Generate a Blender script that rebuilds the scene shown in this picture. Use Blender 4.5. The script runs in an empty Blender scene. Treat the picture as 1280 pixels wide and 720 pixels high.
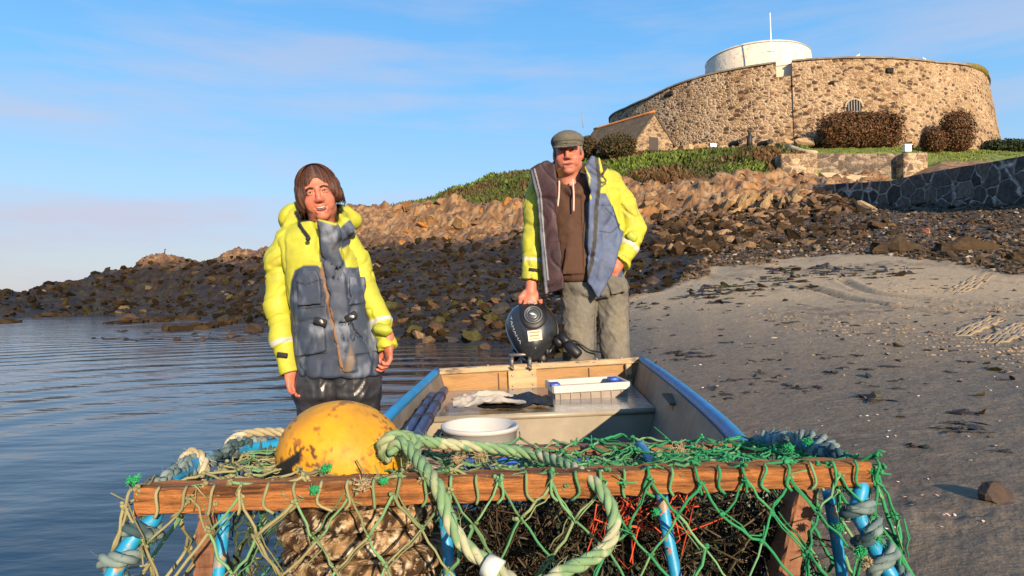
import bpy, math, random
import numpy as np
from mathutils import Vector, Matrix
random.seed(7); np.random.seed(7); RS = np.random.RandomState(11)
S = bpy.context.scene; COL = S.collection; R = math.radians
# ---------------------------------------------------------------- camera
F = 800.0
cam_d = bpy.data.cameras.new('camera'); cam = bpy.data.objects.new('camera', cam_d); COL.objects.link(cam)
cam_d.sensor_width = 36; cam_d.lens = F/1280*36; cam_d.clip_start = .05; cam_d.clip_end = 9000
CH = .8
M3 = Matrix.Rotation(R(90+1.0), 3, 'X') @ Matrix.Rotation(R(-.6), 3, 'Z')
cam.matrix_world = Matrix.Translation((0, 0, CH)) @ M3.to_4x4()
S.camera = cam
def P(px, py, Y):
    d = M3 @ Vector(((px-640)/F, (360-py)/F, -1)); t = Y/d.y
    return Vector((d.x*t, Y, CH+d.z*t))
def Pz(px, py, z):
    d = M3 @ Vector(((px-640)/F, (360-py)/F, -1)); t = (z-CH)/d.z
    return Vector((d.x*t, d.y*t, z))
# ---------------------------------------------------------------- light
SUN_EL, SUN_AZ = 18.0, 160.0
S.view_settings.view_transform = 'Standard'; S.view_settings.look = 'None'
S.view_settings.gamma = 1; S.view_settings.exposure = .86; S.view_settings.use_curve_mapping = False
sd = bpy.data.lights.new('sun', 'SUN'); sd.energy = 4.7; sd.angle = R(.5); sd.color = (1, .78, .54)
so = bpy.data.objects.new('sun', sd); COL.objects.link(so)
ts = Vector((math.sin(R(SUN_AZ))*math.cos(R(SUN_EL)), math.cos(R(SUN_AZ))*math.cos(R(SUN_EL)), math.sin(R(SUN_EL))))
so.rotation_euler = ts.to_track_quat('Z', 'Y').to_euler(); so.location = (5, -20, 12)
W = bpy.data.worlds.new('World'); S.world = W; W.use_nodes = True
nt = W.node_tree; N = nt.nodes; L = nt.links
sky = N.new('ShaderNodeTexSky'); sky.sky_type = 'NISHITA'; sky.sun_disc = False
sky.sun_elevation = R(SUN_EL); sky.sun_rotation = R(SUN_AZ); sky.dust_density = .4; sky.ozone_density = 2.2
tc = N.new('ShaderNodeTexCoord'); sep = N.new('ShaderNodeSeparateXYZ'); L.new(tc.outputs['Generated'], sep.inputs[0])
def mathn(op, a, b=None, clamp=False, tree=None):
    t = tree or nt; m = t.nodes.new('ShaderNodeMath'); m.operation = op; m.use_clamp = clamp
    for i, v in enumerate((a, b)):
        if v is None: continue
        if hasattr(v, 'links'): t.links.new(v, m.inputs[i])
        else: m.inputs[i].default_value = v
    return m.outputs[0]
def mixc(fac, a, b, tree=None, blend='MIX'):
    t = tree or nt; m = t.nodes.new('ShaderNodeMix'); m.data_type = 'RGBA'; m.blend_type = blend
    for s_, v in ((m.inputs[0], fac), (m.inputs[6], a), (m.inputs[7], b)):
        if hasattr(v, 'links'): t.links.new(v, s_)
        elif isinstance(v, (int, float)): s_.default_value = v
        else: s_.default_value = (*v, 1) if len(v) == 3 else v
    return m.outputs[2]
tint = mixc(1.0, sky.outputs[0], (1.28, 1.58, 1.82), blend='MULTIPLY')
el = mathn('MAXIMUM', sep.outputs[2], 0.0)
# pale haze low over the sea horizon
rp_ = N.new('ShaderNodeValToRGB'); e_ = rp_.color_ramp; L.new(mathn('MULTIPLY', el, 2.0), rp_.inputs[0])
for i_, (p_, c_) in enumerate([(0, (4.0, 3.5, 3.75)), (.14, (3.9, 3.7, 4.3)), (.32, (3.1, 4.8, 6.6)), (.62, (1.6, 4.3, 7.5)), (1, (.85, 3.1, 6.8))]):
    k_ = e_.elements[i_] if i_ < 2 else e_.elements.new(p_)
    k_.position = p_; k_.color = (*c_, 1)
colr = mixc(.8, tint, rp_.outputs[0])
# thin cloud streaks
mp = N.new('ShaderNodeMapping'); mp.inputs['Scale'].default_value = (1.2, 1.2, 9); L.new(tc.outputs['Generated'], mp.inputs[0])
cn = N.new('ShaderNodeTexNoise'); cn.inputs['Scale'].default_value = 2.2; cn.inputs['Detail'].default_value = 6; cn.inputs['Roughness'].default_value = .55
L.new(mp.outputs[0], cn.inputs[0])
cr = N.new('ShaderNodeMapRange'); cr.inputs[1].default_value = .42; cr.inputs[2].default_value = .66; L.new(cn.outputs[0], cr.inputs[0])
cl = mathn('MULTIPLY', cr.outputs[0], mathn('MULTIPLY', mathn('POWER', 2.718, mathn('MULTIPLY', el, -2.2)), .95))
colr = mixc(cl, colr, (4.8, 4.7, 5.7))
bg = N['Background']; L.new(colr, bg.inputs[0]); bg.inputs[1].default_value = .072
# ---------------------------------------------------------------- helpers
def tag(o, label=None, cat=None, group=None, kind=None):
    if label: o['label'] = label
    if cat: o['category'] = cat
    if group: o['group'] = group
    if kind: o['kind'] = kind
    return o
def empty(name, loc, label=None, cat=None, group=None, kind=None):
    o = bpy.data.objects.new(name, None); COL.objects.link(o); o.location = loc; o.empty_display_size = .1
    return tag(o, label, cat, group, kind)
def wbase(o):
    v = Vector((0, 0, 0))
    while o is not None: v += Vector(o.location); o = o.parent
    return v
def mk(name, V, Fc, mat, parent=None, smooth=True, col=None, loc=None):
    """mesh object from world-space vertices; origin at loc (or the parent's base)"""
    V = np.asarray(V, dtype=float)
    base = wbase(parent)
    l = Vector(loc) if loc is not None else base
    V = V - np.array(l)
    me = bpy.data.meshes.new(name)
    if isinstance(Fc, np.ndarray): Fc = Fc.tolist()
    me.from_pydata(V.tolist(), [], Fc)
    if smooth: me.polygons.foreach_set('use_smooth', [True]*len(me.polygons))
    if col is not None:
        col = np.asarray(col, dtype=np.float32)
        if col.shape[1] == 3: col = np.concatenate([col, np.ones((len(col), 1), np.float32)], 1)
        ca = me.color_attributes.new('Col', 'FLOAT_COLOR', 'POINT'); ca.data.foreach_set('color', col.ravel())
    if mat: me.materials.append(mat)
    me.update()
    o = bpy.data.objects.new(name, me); COL.objects.link(o)
    o.location = l - base if parent else l
    if parent: o.parent = parent
    return o
def copy_tree(o, parent=None):
    c = o.copy(); COL.objects.link(c); c.parent = parent
    for ch in list(o.children): copy_tree(ch, c)
    return c
class MB:
    def __init__(s): s.V = []; s.F = []; s.C = []; s.n = 0
    def add(s, V, Fc, c=None):
        V = np.asarray(V, dtype=float).reshape(-1, 3)
        s.V.append(V); n = s.n
        s.F.extend([tuple(int(i)+n for i in f) for f in (Fc.tolist() if isinstance(Fc, np.ndarray) else Fc)])
        if c is not None:
            c = np.asarray(c, dtype=float)
            s.C.append(np.broadcast_to(c, (len(V), 3)) if c.ndim == 1 else c)
        s.n += len(V); return s
    def box(s, c, size, rot=None, col=None, bev=0):
        x, y, z = [v/2 for v in size]
        b = min(bev, x*.9, y*.9, z*.9)
        if b <= 0:
            V = np.array([(i*x, j*y, k*z) for i in (-1, 1) for j in (-1, 1) for k in (-1, 1)])
            Fc = [(0, 1, 3, 2), (4, 6, 7, 5), (0, 4, 5, 1), (2, 3, 7, 6), (0, 2, 6, 4), (1, 5, 7, 3)]
        else:
            V = []; idx = {}
            for i in (-1, 1):
                for j in (-1, 1):
                    for k in (-1, 1):
                        for a in range(3):
                            v = [i*(x-b), j*(y-b), k*(z-b)]; v[a] = (i, j, k)[a]*(x, y, z)[a]
                            idx[(i, j, k, a)] = len(V); V.append(v)
            V = np.array(V); Fc = []
            def q(*ks):
                f = [idx[k] for k in ks]; p = V[f]; n = np.cross(p[1]-p[0], p[2]-p[0])
                if n.dot(p.mean(0)) < 0: f = f[::-1]
                Fc.append(tuple(f))
            for a in range(3):
                o1, o2 = [t for t in range(3) if t != a]
                for sg in (-1, 1):
                    ks = []
                    for u, w in ((-1, -1), (1, -1), (1, 1), (-1, 1)):
                        t = [0, 0, 0]; t[a] = sg; t[o1] = u; t[o2] = w; ks.append((*t, a))
                    q(*ks)
                for u in (-1, 1):
                    for w in (-1, 1):
                        k1 = [0, 0, 0]; k2 = [0, 0, 0]; k1[a] = -1; k2[a] = 1
                        for k in (k1, k2): k[o1] = u; k[o2] = w
                        q((*k1, o1), (*k2, o1), (*k2, o2), (*k1, o2))
            for i in (-1, 1):
                for j in (-1, 1):
                    for k in (-1, 1): q((i, j, k, 0), (i, j, k, 1), (i, j, k, 2))
        if rot is not None: V = V @ np.array(rot).T
        return s.add(V+np.array(c), Fc, col)
    def tube(s, pts, r, n=8, col=None, cap=True, closed=False, sy=1.0):
        pts = np.asarray(pts, dtype=float); m = len(pts)
        r = np.broadcast_to(np.asarray(r, dtype=float), (m,))
        if closed: T = np.roll(pts, -1, 0)-np.roll(pts, 1, 0)
        else: T = np.gradient(pts, axis=0)
        T /= np.linalg.norm(T, axis=1)[:, None]+1e-12
        u = np.cross(T[0], (0, 0, 1.0))
        if np.linalg.norm(u) < .1: u = np.cross(T[0], (0, 1.0, 0))
        u /= np.linalg.norm(u); U = [u]
        for i in range(1, m):
            u = U[-1]-T[i]*np.dot(U[-1], T[i]); nn = np.linalg.norm(u); u = u/nn if nn > 1e-9 else U[-1]; U.append(u)
        U = np.array(U); Wv = np.cross(T, U)
        a = np.arange(n)/n*2*math.pi
        V = pts[:, None, :]+r[:, None, None]*(np.cos(a)[None, :, None]*U[:, None, :]+sy*np.sin(a)[None, :, None]*Wv[:, None, :])
        V = V.reshape(-1, 3); i = np.arange(m if closed else m-1)[:, None]; j = np.arange(n)[None, :]
        i2 = (i+1) % m; j2 = (j+1) % n
        Fc = np.stack([i*n+j, i2*n+j, i2*n+j2, i*n+j2], -1).reshape(-1, 4).tolist()
        if cap and not closed: Fc += [list(range(n)), list(range((m-1)*n, m*n))[::-1]]
        if col is not None:
            col = np.asarray(col, dtype=float)
            if col.ndim == 2: col = np.repeat(col, n, 0)
        return s.add(V, Fc, col)
    def ball(s, c, r, nu=10, nv=7, col=None, rot=None):
        r = np.broadcast_to(np.asarray(r, dtype=float), (3,)); V = [(0, 0, 1)]
        for i in range(1, nv):
            t = math.pi*i/nv
            for j in range(nu): V.append((math.sin(t)*math.cos(2*math.pi*j/nu), math.sin(t)*math.sin(2*math.pi*j/nu), math.cos(t)))
        V.append((0, 0, -1)); V = np.array(V)*r
        if rot is not None: V = V @ np.array(rot).T
        Fc = [(0, 1+j, 1+(j+1) % nu) for j in range(nu)]
        for i in range(nv-2):
            for j in range(nu):
                a = 1+i*nu+j; b = 1+i*nu+(j+1) % nu; Fc.append((a, a+nu, b+nu, b))
        e = len(V)-1; o_ = 1+(nv-2)*nu
        Fc += [(e, o_+(j+1) % nu, o_+j) for j in range(nu)]
        return s.add(V+np.array(c), Fc, col)
    def prism(s, poly, f0, f1, col=None):
        """poly: list of 2D pts; f0,f1 map (u,v)->3D for both caps"""
        n = len(poly); V = [f0(*p) for p in poly]+[f1(*p) for p in poly]
        Fc = [tuple(range(n)), tuple(range(2*n-1, n-1, -1))]+[(i, i+n, (i+1) % n+n, (i+1) % n) for i in range(n)]
        return s.add(V, Fc, col)
    def lathe(s, prof, c, n=24, axis=None, col=None):
        a = np.arange(n)/n*2*math.pi; V = np.array([[(r*math.cos(t), r*math.sin(t), z) for t in a] for r, z in prof]).reshape(-1, 3)
        if axis is not None: V = V @ np.array(axis).T
        Fc = [(i*n+j, i*n+(j+1) % n, (i+1)*n+(j+1) % n, (i+1)*n+j) for i in range(len(prof)-1) for j in range(n)]
        return s.add(V+np.array(c), Fc, col)
    def build(s, name, mat, parent=None, smooth=True, loc=None):
        col = np.concatenate(s.C) if s.C and sum(len(c) for c in s.C) == s.n else None
        return mk(name, np.concatenate(s.V), s.F, mat, parent, smooth, col, loc)
def catmull(pts, k=8, closed=False):
    p = np.asarray(pts, dtype=float); n = len(p); out = []
    rng = range(n) if closed else range(n-1)
    for i in rng:
        if closed: a, b, c, d = p[(i-1) % n], p[i], p[(i+1) % n], p[(i+2) % n]
        else: b, c = p[i], p[i+1]; a = p[i-1] if i else 2*b-c; d = p[i+2] if i+2 < n else 2*c-b
        for t in np.arange(k)/k:
            out.append(.5*((2*b)+(-a+c)*t+(2*a-5*b+4*c-d)*t*t+(-a+3*b-3*c+d)*t**3))
    if not closed: out.append(p[-1])
    return np.array(out)
def resample(p, step):
    p = np.asarray(p); d = np.r_[0, np.cumsum(np.linalg.norm(np.diff(p, axis=0), axis=1))]
    n = max(2, int(d[-1]/step)+1); t = np.linspace(0, d[-1], n)
    return np.stack([np.interp(t, d, p[:, k]) for k in range(3)], 1)
def frames(pts):
    T = np.gradient(pts, axis=0); T /= np.linalg.norm(T, axis=1)[:, None]+1e-12
    u = np.cross(T[0], (0, 0, 1.0))
    if np.linalg.norm(u) < .1: u = np.cross(T[0], (0, 1.0, 0))
    u /= np.linalg.norm(u); U = [u]
    for i in range(1, len(pts)):
        u = U[-1]-T[i]*np.dot(U[-1], T[i]); U.append(u/(np.linalg.norm(u)+1e-12))
    U = np.array(U); return T, U, np.cross(T, U)
def vhash(a, b, c, s):
    h = (a.astype(np.int64)*374761393+b.astype(np.int64)*668265263+c.astype(np.int64)*2147483647+s*974711) & 0xffffffff
    h = ((h ^ (h >> 13))*1274126177) & 0xffffffff; h = ((h ^ (h >> 15))*2246822519) & 0xffffffff
    return ((h ^ (h >> 16)) & 0xffff)/65535.0
def vnoise(p, seed=0):
    p = np.asarray(p, dtype=float); i = np.floor(p).astype(np.int64); f = p-i; f = f*f*(3-2*f); o = 0
    for dx in (0, 1):
        for dy in (0, 1):
            for dz in (0, 1):
                w = (f[:, 0] if dx else 1-f[:, 0])*(f[:, 1] if dy else 1-f[:, 1])*(f[:, 2] if dz else 1-f[:, 2])
                o = o+w*vhash(i[:, 0]+dx, i[:, 1]+dy, i[:, 2]+dz, seed)
    return o*2-1
def fbm(p, oct=4, seed=0, gain=.5, ridge=False):
    p = np.asarray(p, dtype=float); a = 1; o = 0; t = 0
    for k in range(oct):
        n = vnoise(p*(2.03**k)+k*17.3, seed+k)
        if ridge: n = 1-2*np.abs(n)
        o = o+a*n; t += a; a *= gain
    return o/t
def sstep(a, b, x): t = np.clip((x-a)/(b-a+1e-12), 0, 1); return t*t*(3-2*t)
def polysd(P2, poly):
    """signed distance to 2D polygon, negative inside"""
    P2 = np.asarray(P2); poly = np.asarray(poly, dtype=float); d = np.full(len(P2), 1e9); ins = np.zeros(len(P2), bool); n = len(poly)
    for i in range(n):
        a = poly[i]; b = poly[(i+1) % n]; e = b-a; w = P2-a
        t = np.clip((w@e)/(e@e+1e-12), 0, 1); d = np.minimum(d, np.linalg.norm(w-t[:, None]*e, axis=1))
        c = ((a[1] <= P2[:, 1]) & (b[1] > P2[:, 1])) | ((b[1] <= P2[:, 1]) & (a[1] > P2[:, 1]))
        with np.errstate(divide='ignore', invalid='ignore'):
            xx = a[0]+(P2[:, 1]-a[1])/(b[1]-a[1])*(b[0]-a[0])
        ins ^= c & (P2[:, 0] < xx)
    return np.where(ins, -d, d)
# ---------------------------------------------------------------- signed distance modelling
class SDF:
    def __init__(s, lo, hi, h):
        s.lo = np.array(lo, dtype=float); s.h = h
        s.shape = tuple(int(math.ceil((hi[k]-lo[k])/h))+1 for k in range(3))
        s.A = np.full(s.shape, .08, np.float32)
    def sub(s, lo, hi):
        a = [max(0, int((lo[k]-s.lo[k])/s.h)) for k in range(3)]; b = [min(s.shape[k], int((hi[k]-s.lo[k])/s.h)+2) for k in range(3)]
        if any(b[k] <= a[k] for k in range(3)): return None, None
        sl = tuple(slice(a[k], b[k]) for k in range(3))
        g = np.meshgrid(*[s.lo[k]+s.h*np.arange(a[k], b[k]) for k in range(3)], indexing='ij')
        return sl, np.stack(g, -1)
    def put(s, lo, hi, fn, k=.015, op='u', ext=.06):
        m = k+ext; sl, G = s.sub([v-m for v in lo], [v+m for v in hi])
        if sl is None: return s
        sh = G.shape[:3]; d = fn(G.reshape(-1, 3)).reshape(sh).astype(np.float32); A = s.A[sl]
        k = max(k, 1e-5)
        if op == 'u': h = np.clip(.5+.5*(A-d)/k, 0, 1); s.A[sl] = A*(1-h)+d*h-k*h*(1-h)
        elif op == 's': h = np.clip(.5-.5*(A+d)/k, 0, 1); s.A[sl] = A*(1-h)+(-d)*h+k*h*(1-h)
        elif op == 'i': s.A[sl] = np.maximum(A, d)
        return s
    def cap(s, a, b, ra, rb=None, k=.015, op='u'):
        a = np.array(a, dtype=float); b = np.array(b, dtype=float); rb = ra if rb is None else rb; R_ = max(ra, rb)
        def f(G):
            e = b-a; w = G-a; t = np.clip(w@e/(e@e+1e-12), 0, 1)
            return np.linalg.norm(w-t[:, None]*e, axis=1)-(ra+(rb-ra)*t)
        return s.put(np.minimum(a, b)-R_, np.maximum(a, b)+R_, f, k, op)
    def chain(s, pts, k=.015, op='u'):
        for p, q in zip(pts[:-1], pts[1:]): s.cap(p[:3], q[:3], p[3], q[3], k, op)
        return s
    def ell(s, c, r, rot=None, k=.015, op='u'):
        c = np.array(c, dtype=float); r = np.array(r, dtype=float); m = r.max()
        def f(G):
            w = G-c
            if rot is not None: w = w@np.array(rot)
            k0 = np.linalg.norm(w/r, axis=1); k1 = np.linalg.norm(w/(r*r), axis=1)
            return k0*(k0-1)/(k1+1e-9)
        return s.put(c-m, c+m, f, k, op)
    def box(s, c, hs, rot=None, rd=.005, k=.01, op='u'):
        c = np.array(c, dtype=float); hs = np.array(hs, dtype=float); m = np.linalg.norm(hs)
        def f(G):
            w = G-c
            if rot is not None: w = w@np.array(rot)
            q = np.abs(w)-hs+rd
            return np.linalg.norm(np.maximum(q, 0), axis=1)+np.minimum(q.max(1), 0)-rd
        return s.put(c-m, c+m, f, k, op)
    def loft(s, rows, k=.02, op='u', p=2.3, rd=.01):
        """rows: z,cx,cy,rx,ry (z ascending)"""
        Rw = np.array(rows, dtype=float); z0, z1 = Rw[0, 0], Rw[-1, 0]
        lo = ((Rw[:, 1]-Rw[:, 3]).min(), (Rw[:, 2]-Rw[:, 4]).min(), z0); hi = ((Rw[:, 1]+Rw[:, 3]).max(), (Rw[:, 2]+Rw[:, 4]).max(), z1)
        def f(G):
            z = np.clip(G[:, 2], z0, z1); I = [np.interp(z, Rw[:, 0], Rw[:, j]) for j in range(1, 5)]
            x = np.abs(G[:, 0]-I[0])/I[2]; y = np.abs(G[:, 1]-I[1])/I[3]
            d = ((x**p+y**p)**(1/p)-1)*np.minimum(I[2], I[3]); dz = np.maximum(z0-G[:, 2], G[:, 2]-z1)
            a = np.maximum(d+rd, 0); b = np.maximum(dz+rd, 0)
            return np.sqrt(a*a+b*b)+np.minimum(np.maximum(d, dz)+rd, 0)-rd
        return s.put(lo, hi, f, k, op)
    def slab(s, poly, yf, th, k=.006, op='u', rd=.006):
        """xz polygon, centre surface y=yf(x,z), half thickness th"""
        poly = np.array(poly, dtype=float); c = np.array([poly[:, 0].mean(), 0, poly[:, 1].mean()])
        t = yf(poly[:, 0], poly[:, 1]); lo = (poly[:, 0].min(), t.min()-th-.05, poly[:, 1].min()); hi = (poly[:, 0].max(), t.max()+th+.05, poly[:, 1].max())
        def f(G):
            d = polysd(G[:, [0, 2]], poly); dy = np.abs(G[:, 1]-yf(G[:, 0], G[:, 2]))-th
            a = np.maximum(d+rd, 0); b = np.maximum(dy+rd, 0)
            return np.sqrt(a*a+b*b)+np.minimum(np.maximum(d, dy)+rd, 0)-rd
        return s.put(lo, hi, f, k, op)
    def disp(s, fn):
        I = np.argwhere(np.abs(s.A) < .06); G = s.lo+I*s.h
        s.A[I[:, 0], I[:, 1], I[:, 2]] -= fn(G).astype(np.float32); return s
    def mesh(s):
        A = s.A; n = A < 0; nx, ny, nz = A.shape
        cnt = sum(n[i:nx-1+i, j:ny-1+j, k:nz-1+k].astype(np.int8) for i in (0, 1) for j in (0, 1) for k in (0, 1))
        act = np.argwhere((cnt > 0) & (cnt < 8)); idm = np.full(cnt.shape, -1, np.int32); idm[act[:, 0], act[:, 1], act[:, 2]] = np.arange(len(act))
        cs = [(i, j, k) for i in (0, 1) for j in (0, 1) for k in (0, 1)]
        v = {c: A[act[:, 0]+c[0], act[:, 1]+c[1], act[:, 2]+c[2]].astype(float) for c in cs}
        acc = np.zeros((len(act), 3)); ct = np.zeros(len(act))
        for c in cs:
            for ax in range(3):
                if c[ax] == 1: continue
                d = list(c); d[ax] = 1; d = tuple(d); a, b = v[c], v[d]; m = (a < 0) != (b < 0)
                t = np.where(m, a/np.where(m, a-b, 1), 0); q = np.tile(np.array(c, dtype=float), (len(act), 1)); q[:, ax] += t
                acc += q*m[:, None]; ct += m
        V = s.lo+(act+acc/ct[:, None])*s.h; Fc = []
        for ax in range(3):
            o1, o2 = [(1, 2), (2, 0), (0, 1)][ax]
            a = [slice(None)]*3; b = [slice(None)]*3; a[ax] = slice(0, -1); b[ax] = slice(1, None)
            na, nb = n[tuple(a)], n[tuple(b)]; E = np.argwhere(na != nb)
            E = E[(E[:, o1] > 0) & (E[:, o2] > 0) & (E[:, o1] < A.shape[o1]-1) & (E[:, o2] < A.shape[o2]-1)]
            ins = na[E[:, 0], E[:, 1], E[:, 2]]
            def g(d1, d2):
                q = E.copy(); q[:, o1] += d1; q[:, o2] += d2; return idm[q[:, 0], q[:, 1], q[:, 2]]
            Q = np.stack([g(-1, -1), g(0, -1), g(0, 0), g(-1, 0)], 1); Q[~ins] = Q[~ins][:, ::-1]; Fc.append(Q)
        Fc = np.concatenate(Fc); Fc = Fc[(Fc >= 0).all(1)]
        return V, Fc
def rotm(rx=0, ry=0, rz=0): return np.array((Matrix.Rotation(R(rz), 3, 'Z')@Matrix.Rotation(R(ry), 3, 'Y')@Matrix.Rotation(R(rx), 3, 'X')))
# ---------------------------------------------------------------- materials
MATS = {}
def mat(name, col=(.5, .5, .5), rough=.7, metal=0, var=.0, vscale=8, bump=0, bscale=40, attr=False, spec=.5, bdist=.01, detail=6, alpha=None, c2=None, c2s=5, c2lo=.5, c2hi=.62, sheen=0, coat=0, stretch=None, emit=None):
    if name in MATS: return MATS[name]
    m = bpy.data.materials.new(name); m.use_nodes = True; MATS[name] = m
    t = m.node_tree; n = t.nodes; l = t.links; b = n['Principled BSDF']
    b.inputs['Roughness'].default_value = rough; b.inputs['Metallic'].default_value = metal
    b.inputs['Specular IOR Level'].default_value = spec
    if coat: b.inputs['Coat Weight'].default_value = coat
    tcx = n.new('ShaderNodeTexCoord'); co = tcx.outputs['Object']
    if stretch:
        mp = n.new('ShaderNodeMapping'); mp.inputs['Scale'].default_value = stretch; l.new(co, mp.inputs[0]); co = mp.outputs[0]
    if attr:
        a = n.new('ShaderNodeAttribute'); a.attribute_name = 'Col'; c = a.outputs['Color']
        if tuple(col) != (.5, .5, .5): c = mixc(1.0, c, col, t, 'MULTIPLY')
    else:
        r_ = n.new('ShaderNodeRGB'); r_.outputs[0].default_value = (*col, 1); c = r_.outputs[0]
    def noise(sc, det=detail, rg=.6):
        q = n.new('ShaderNodeTexNoise'); q.inputs['Scale'].default_value = sc; q.inputs['Detail'].default_value = det; q.inputs['Roughness'].default_value = rg
        l.new(co, q.inputs[0]); return q.outputs[0]
    if c2 is not None:
        mr = n.new('ShaderNodeMapRange'); mr.inputs[1].default_value = c2lo; mr.inputs[2].default_value = c2hi; l.new(noise(c2s, 8, .65), mr.inputs[0])
        c = mixc(mr.outputs[0], c, c2, t)
    if var:
        mr = n.new('ShaderNodeMapRange'); mr.inputs[1].default_value = .3; mr.inputs[2].default_value = .7; mr.inputs[3].default_value = 1-var; mr.inputs[4].default_value = 1+var
        l.new(noise(vscale), mr.inputs[0]); cc = n.new('ShaderNodeCombineColor')
        for i in range(3): l.new(mr.outputs[0], cc.inputs[i])
        c = mixc(1.0, c, cc.outputs[0], t, 'MULTIPLY')
        rr = n.new('ShaderNodeMapRange'); rr.inputs[3].default_value = max(0, rough-.12); rr.inputs[4].default_value = min(1, rough+.12); l.new(noise(vscale*2.3), rr.inputs[0]); l.new(rr.outputs[0], b.inputs['Roughness'])
    l.new(c, b.inputs['Base Color'])
    if bump:
        bp = n.new('ShaderNodeBump'); bp.inputs['Strength'].default_value = bump; bp.inputs['Distance'].default_value = bdist
        l.new(noise(bscale, 6, .65), bp.inputs['Height']); l.new(bp.outputs[0], b.inputs['Normal'])
    if emit: b.inputs['Emission Color'].default_value = (*emit, 1); b.inputs['Emission Strength'].default_value = 1
    return m
def masonry(name, stones, mortar, scale, zs=1.5, mortar_w=.06, bump=.6, bd=.05, dark=None, darkfac=.75):
    m = bpy.data.materials.new(name); m.use_nodes = True; MATS[name] = m; t = m.node_tree; n = t.nodes; l = t.links; b = n['Principled BSDF']
    b.inputs['Roughness'].default_value = .9; b.inputs['Specular IOR Level'].default_value = .2
    tcx = n.new('ShaderNodeTexCoord'); mp = n.new('ShaderNodeMapping'); mp.inputs['Scale'].default_value = (1, 1, zs); l.new(tcx.outputs['Object'], mp.inputs[0])
    nz = n.new('ShaderNodeTexNoise'); nz.inputs['Scale'].default_value = scale*.9; nz.inputs['Detail'].default_value = 3; l.new(mp.outputs[0], nz.inputs[0])
    ad = n.new('ShaderNodeVectorMath'); ad.operation = 'MULTIPLY_ADD'; l.new(nz.outputs[1], ad.inputs[0]); ad.inputs[1].default_value = (.55/scale,)*3; l.new(mp.outputs[0], ad.inputs[2])
    ve = n.new('ShaderNodeTexVoronoi'); ve.feature = 'DISTANCE_TO_EDGE'; ve.inputs['Scale'].default_value = scale; l.new(ad.outputs[0], ve.inputs[0])
    vc = n.new('ShaderNodeTexVoronoi'); vc.inputs['Scale'].default_value = scale; l.new(ad.outputs[0], vc.inputs[0])
    rmp = n.new('ShaderNodeValToRGB'); e = rmp.color_ramp; e.interpolation = 'CONSTANT'
    for i, cc in enumerate(stones):
        el_ = e.elements[i] if i < 2 else e.elements.new(.5)
        el_.color = (*cc, 1)
    for i in range(len(stones)): e.elements[i].position = i/len(stones)
    sp = n.new('ShaderNodeSeparateColor'); l.new(vc.outputs['Color'], sp.inputs[0]); l.new(sp.outputs[0], rmp.inputs[0])
    n2 = n.new('ShaderNodeTexNoise'); n2.inputs['Scale'].default_value = scale*4; n2.inputs['Detail'].default_value = 8; l.new(tcx.outputs['Object'], n2.inputs[0])
    mv = n.new('ShaderNodeMapRange'); mv.inputs[1].default_value = .3; mv.inputs[2].default_value = .7; mv.inputs[3].default_value = .6; mv.inputs[4].default_value = 1.35; l.new(n2.outputs[0], mv.inputs[0])
    cc = n.new('ShaderNodeCombineColor'); [l.new(mv.outputs[0], cc.inputs[i]) for i in range(3)]
    n3 = n.new('ShaderNodeTexNoise'); n3.inputs['Scale'].default_value = scale*.12; n3.inputs['Detail'].default_value = 4; l.new(tcx.outputs['Object'], n3.inputs[0])
    mw = n.new('ShaderNodeMapRange'); mw.inputs[1].default_value = .35; mw.inputs[2].default_value = .65; mw.inputs[3].default_value = mortar_w*.5; mw.inputs[4].default_value = mortar_w*1.9; l.new(n3.outputs[0], mw.inputs[0])
    edge = mathn('DIVIDE', ve.outputs['Distance'], mw.outputs[0], True, t)
    c = mixc(1.0, mixc(edge, mortar, rmp.outputs[0], t), cc.outputs[0], t, 'MULTIPLY')
    if dark:
        sx = n.new('ShaderNodeSeparateXYZ'); l.new(tcx.outputs['Object'], sx.inputs[0])
    l.new(c, b.inputs['Base Color'])
    h = mathn('ADD', mathn('MULTIPLY', edge, 1.0, False, t), mathn('MULTIPLY', n2.outputs[0], .6, False, t), False, t)
    bp = n.new('ShaderNodeBump'); bp.inputs['Strength'].default_value = bump; bp.inputs['Distance'].default_value = bd; l.new(h, bp.inputs['Height']); l.new(bp.outputs[0], b.inputs['Normal'])
    return m
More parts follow.
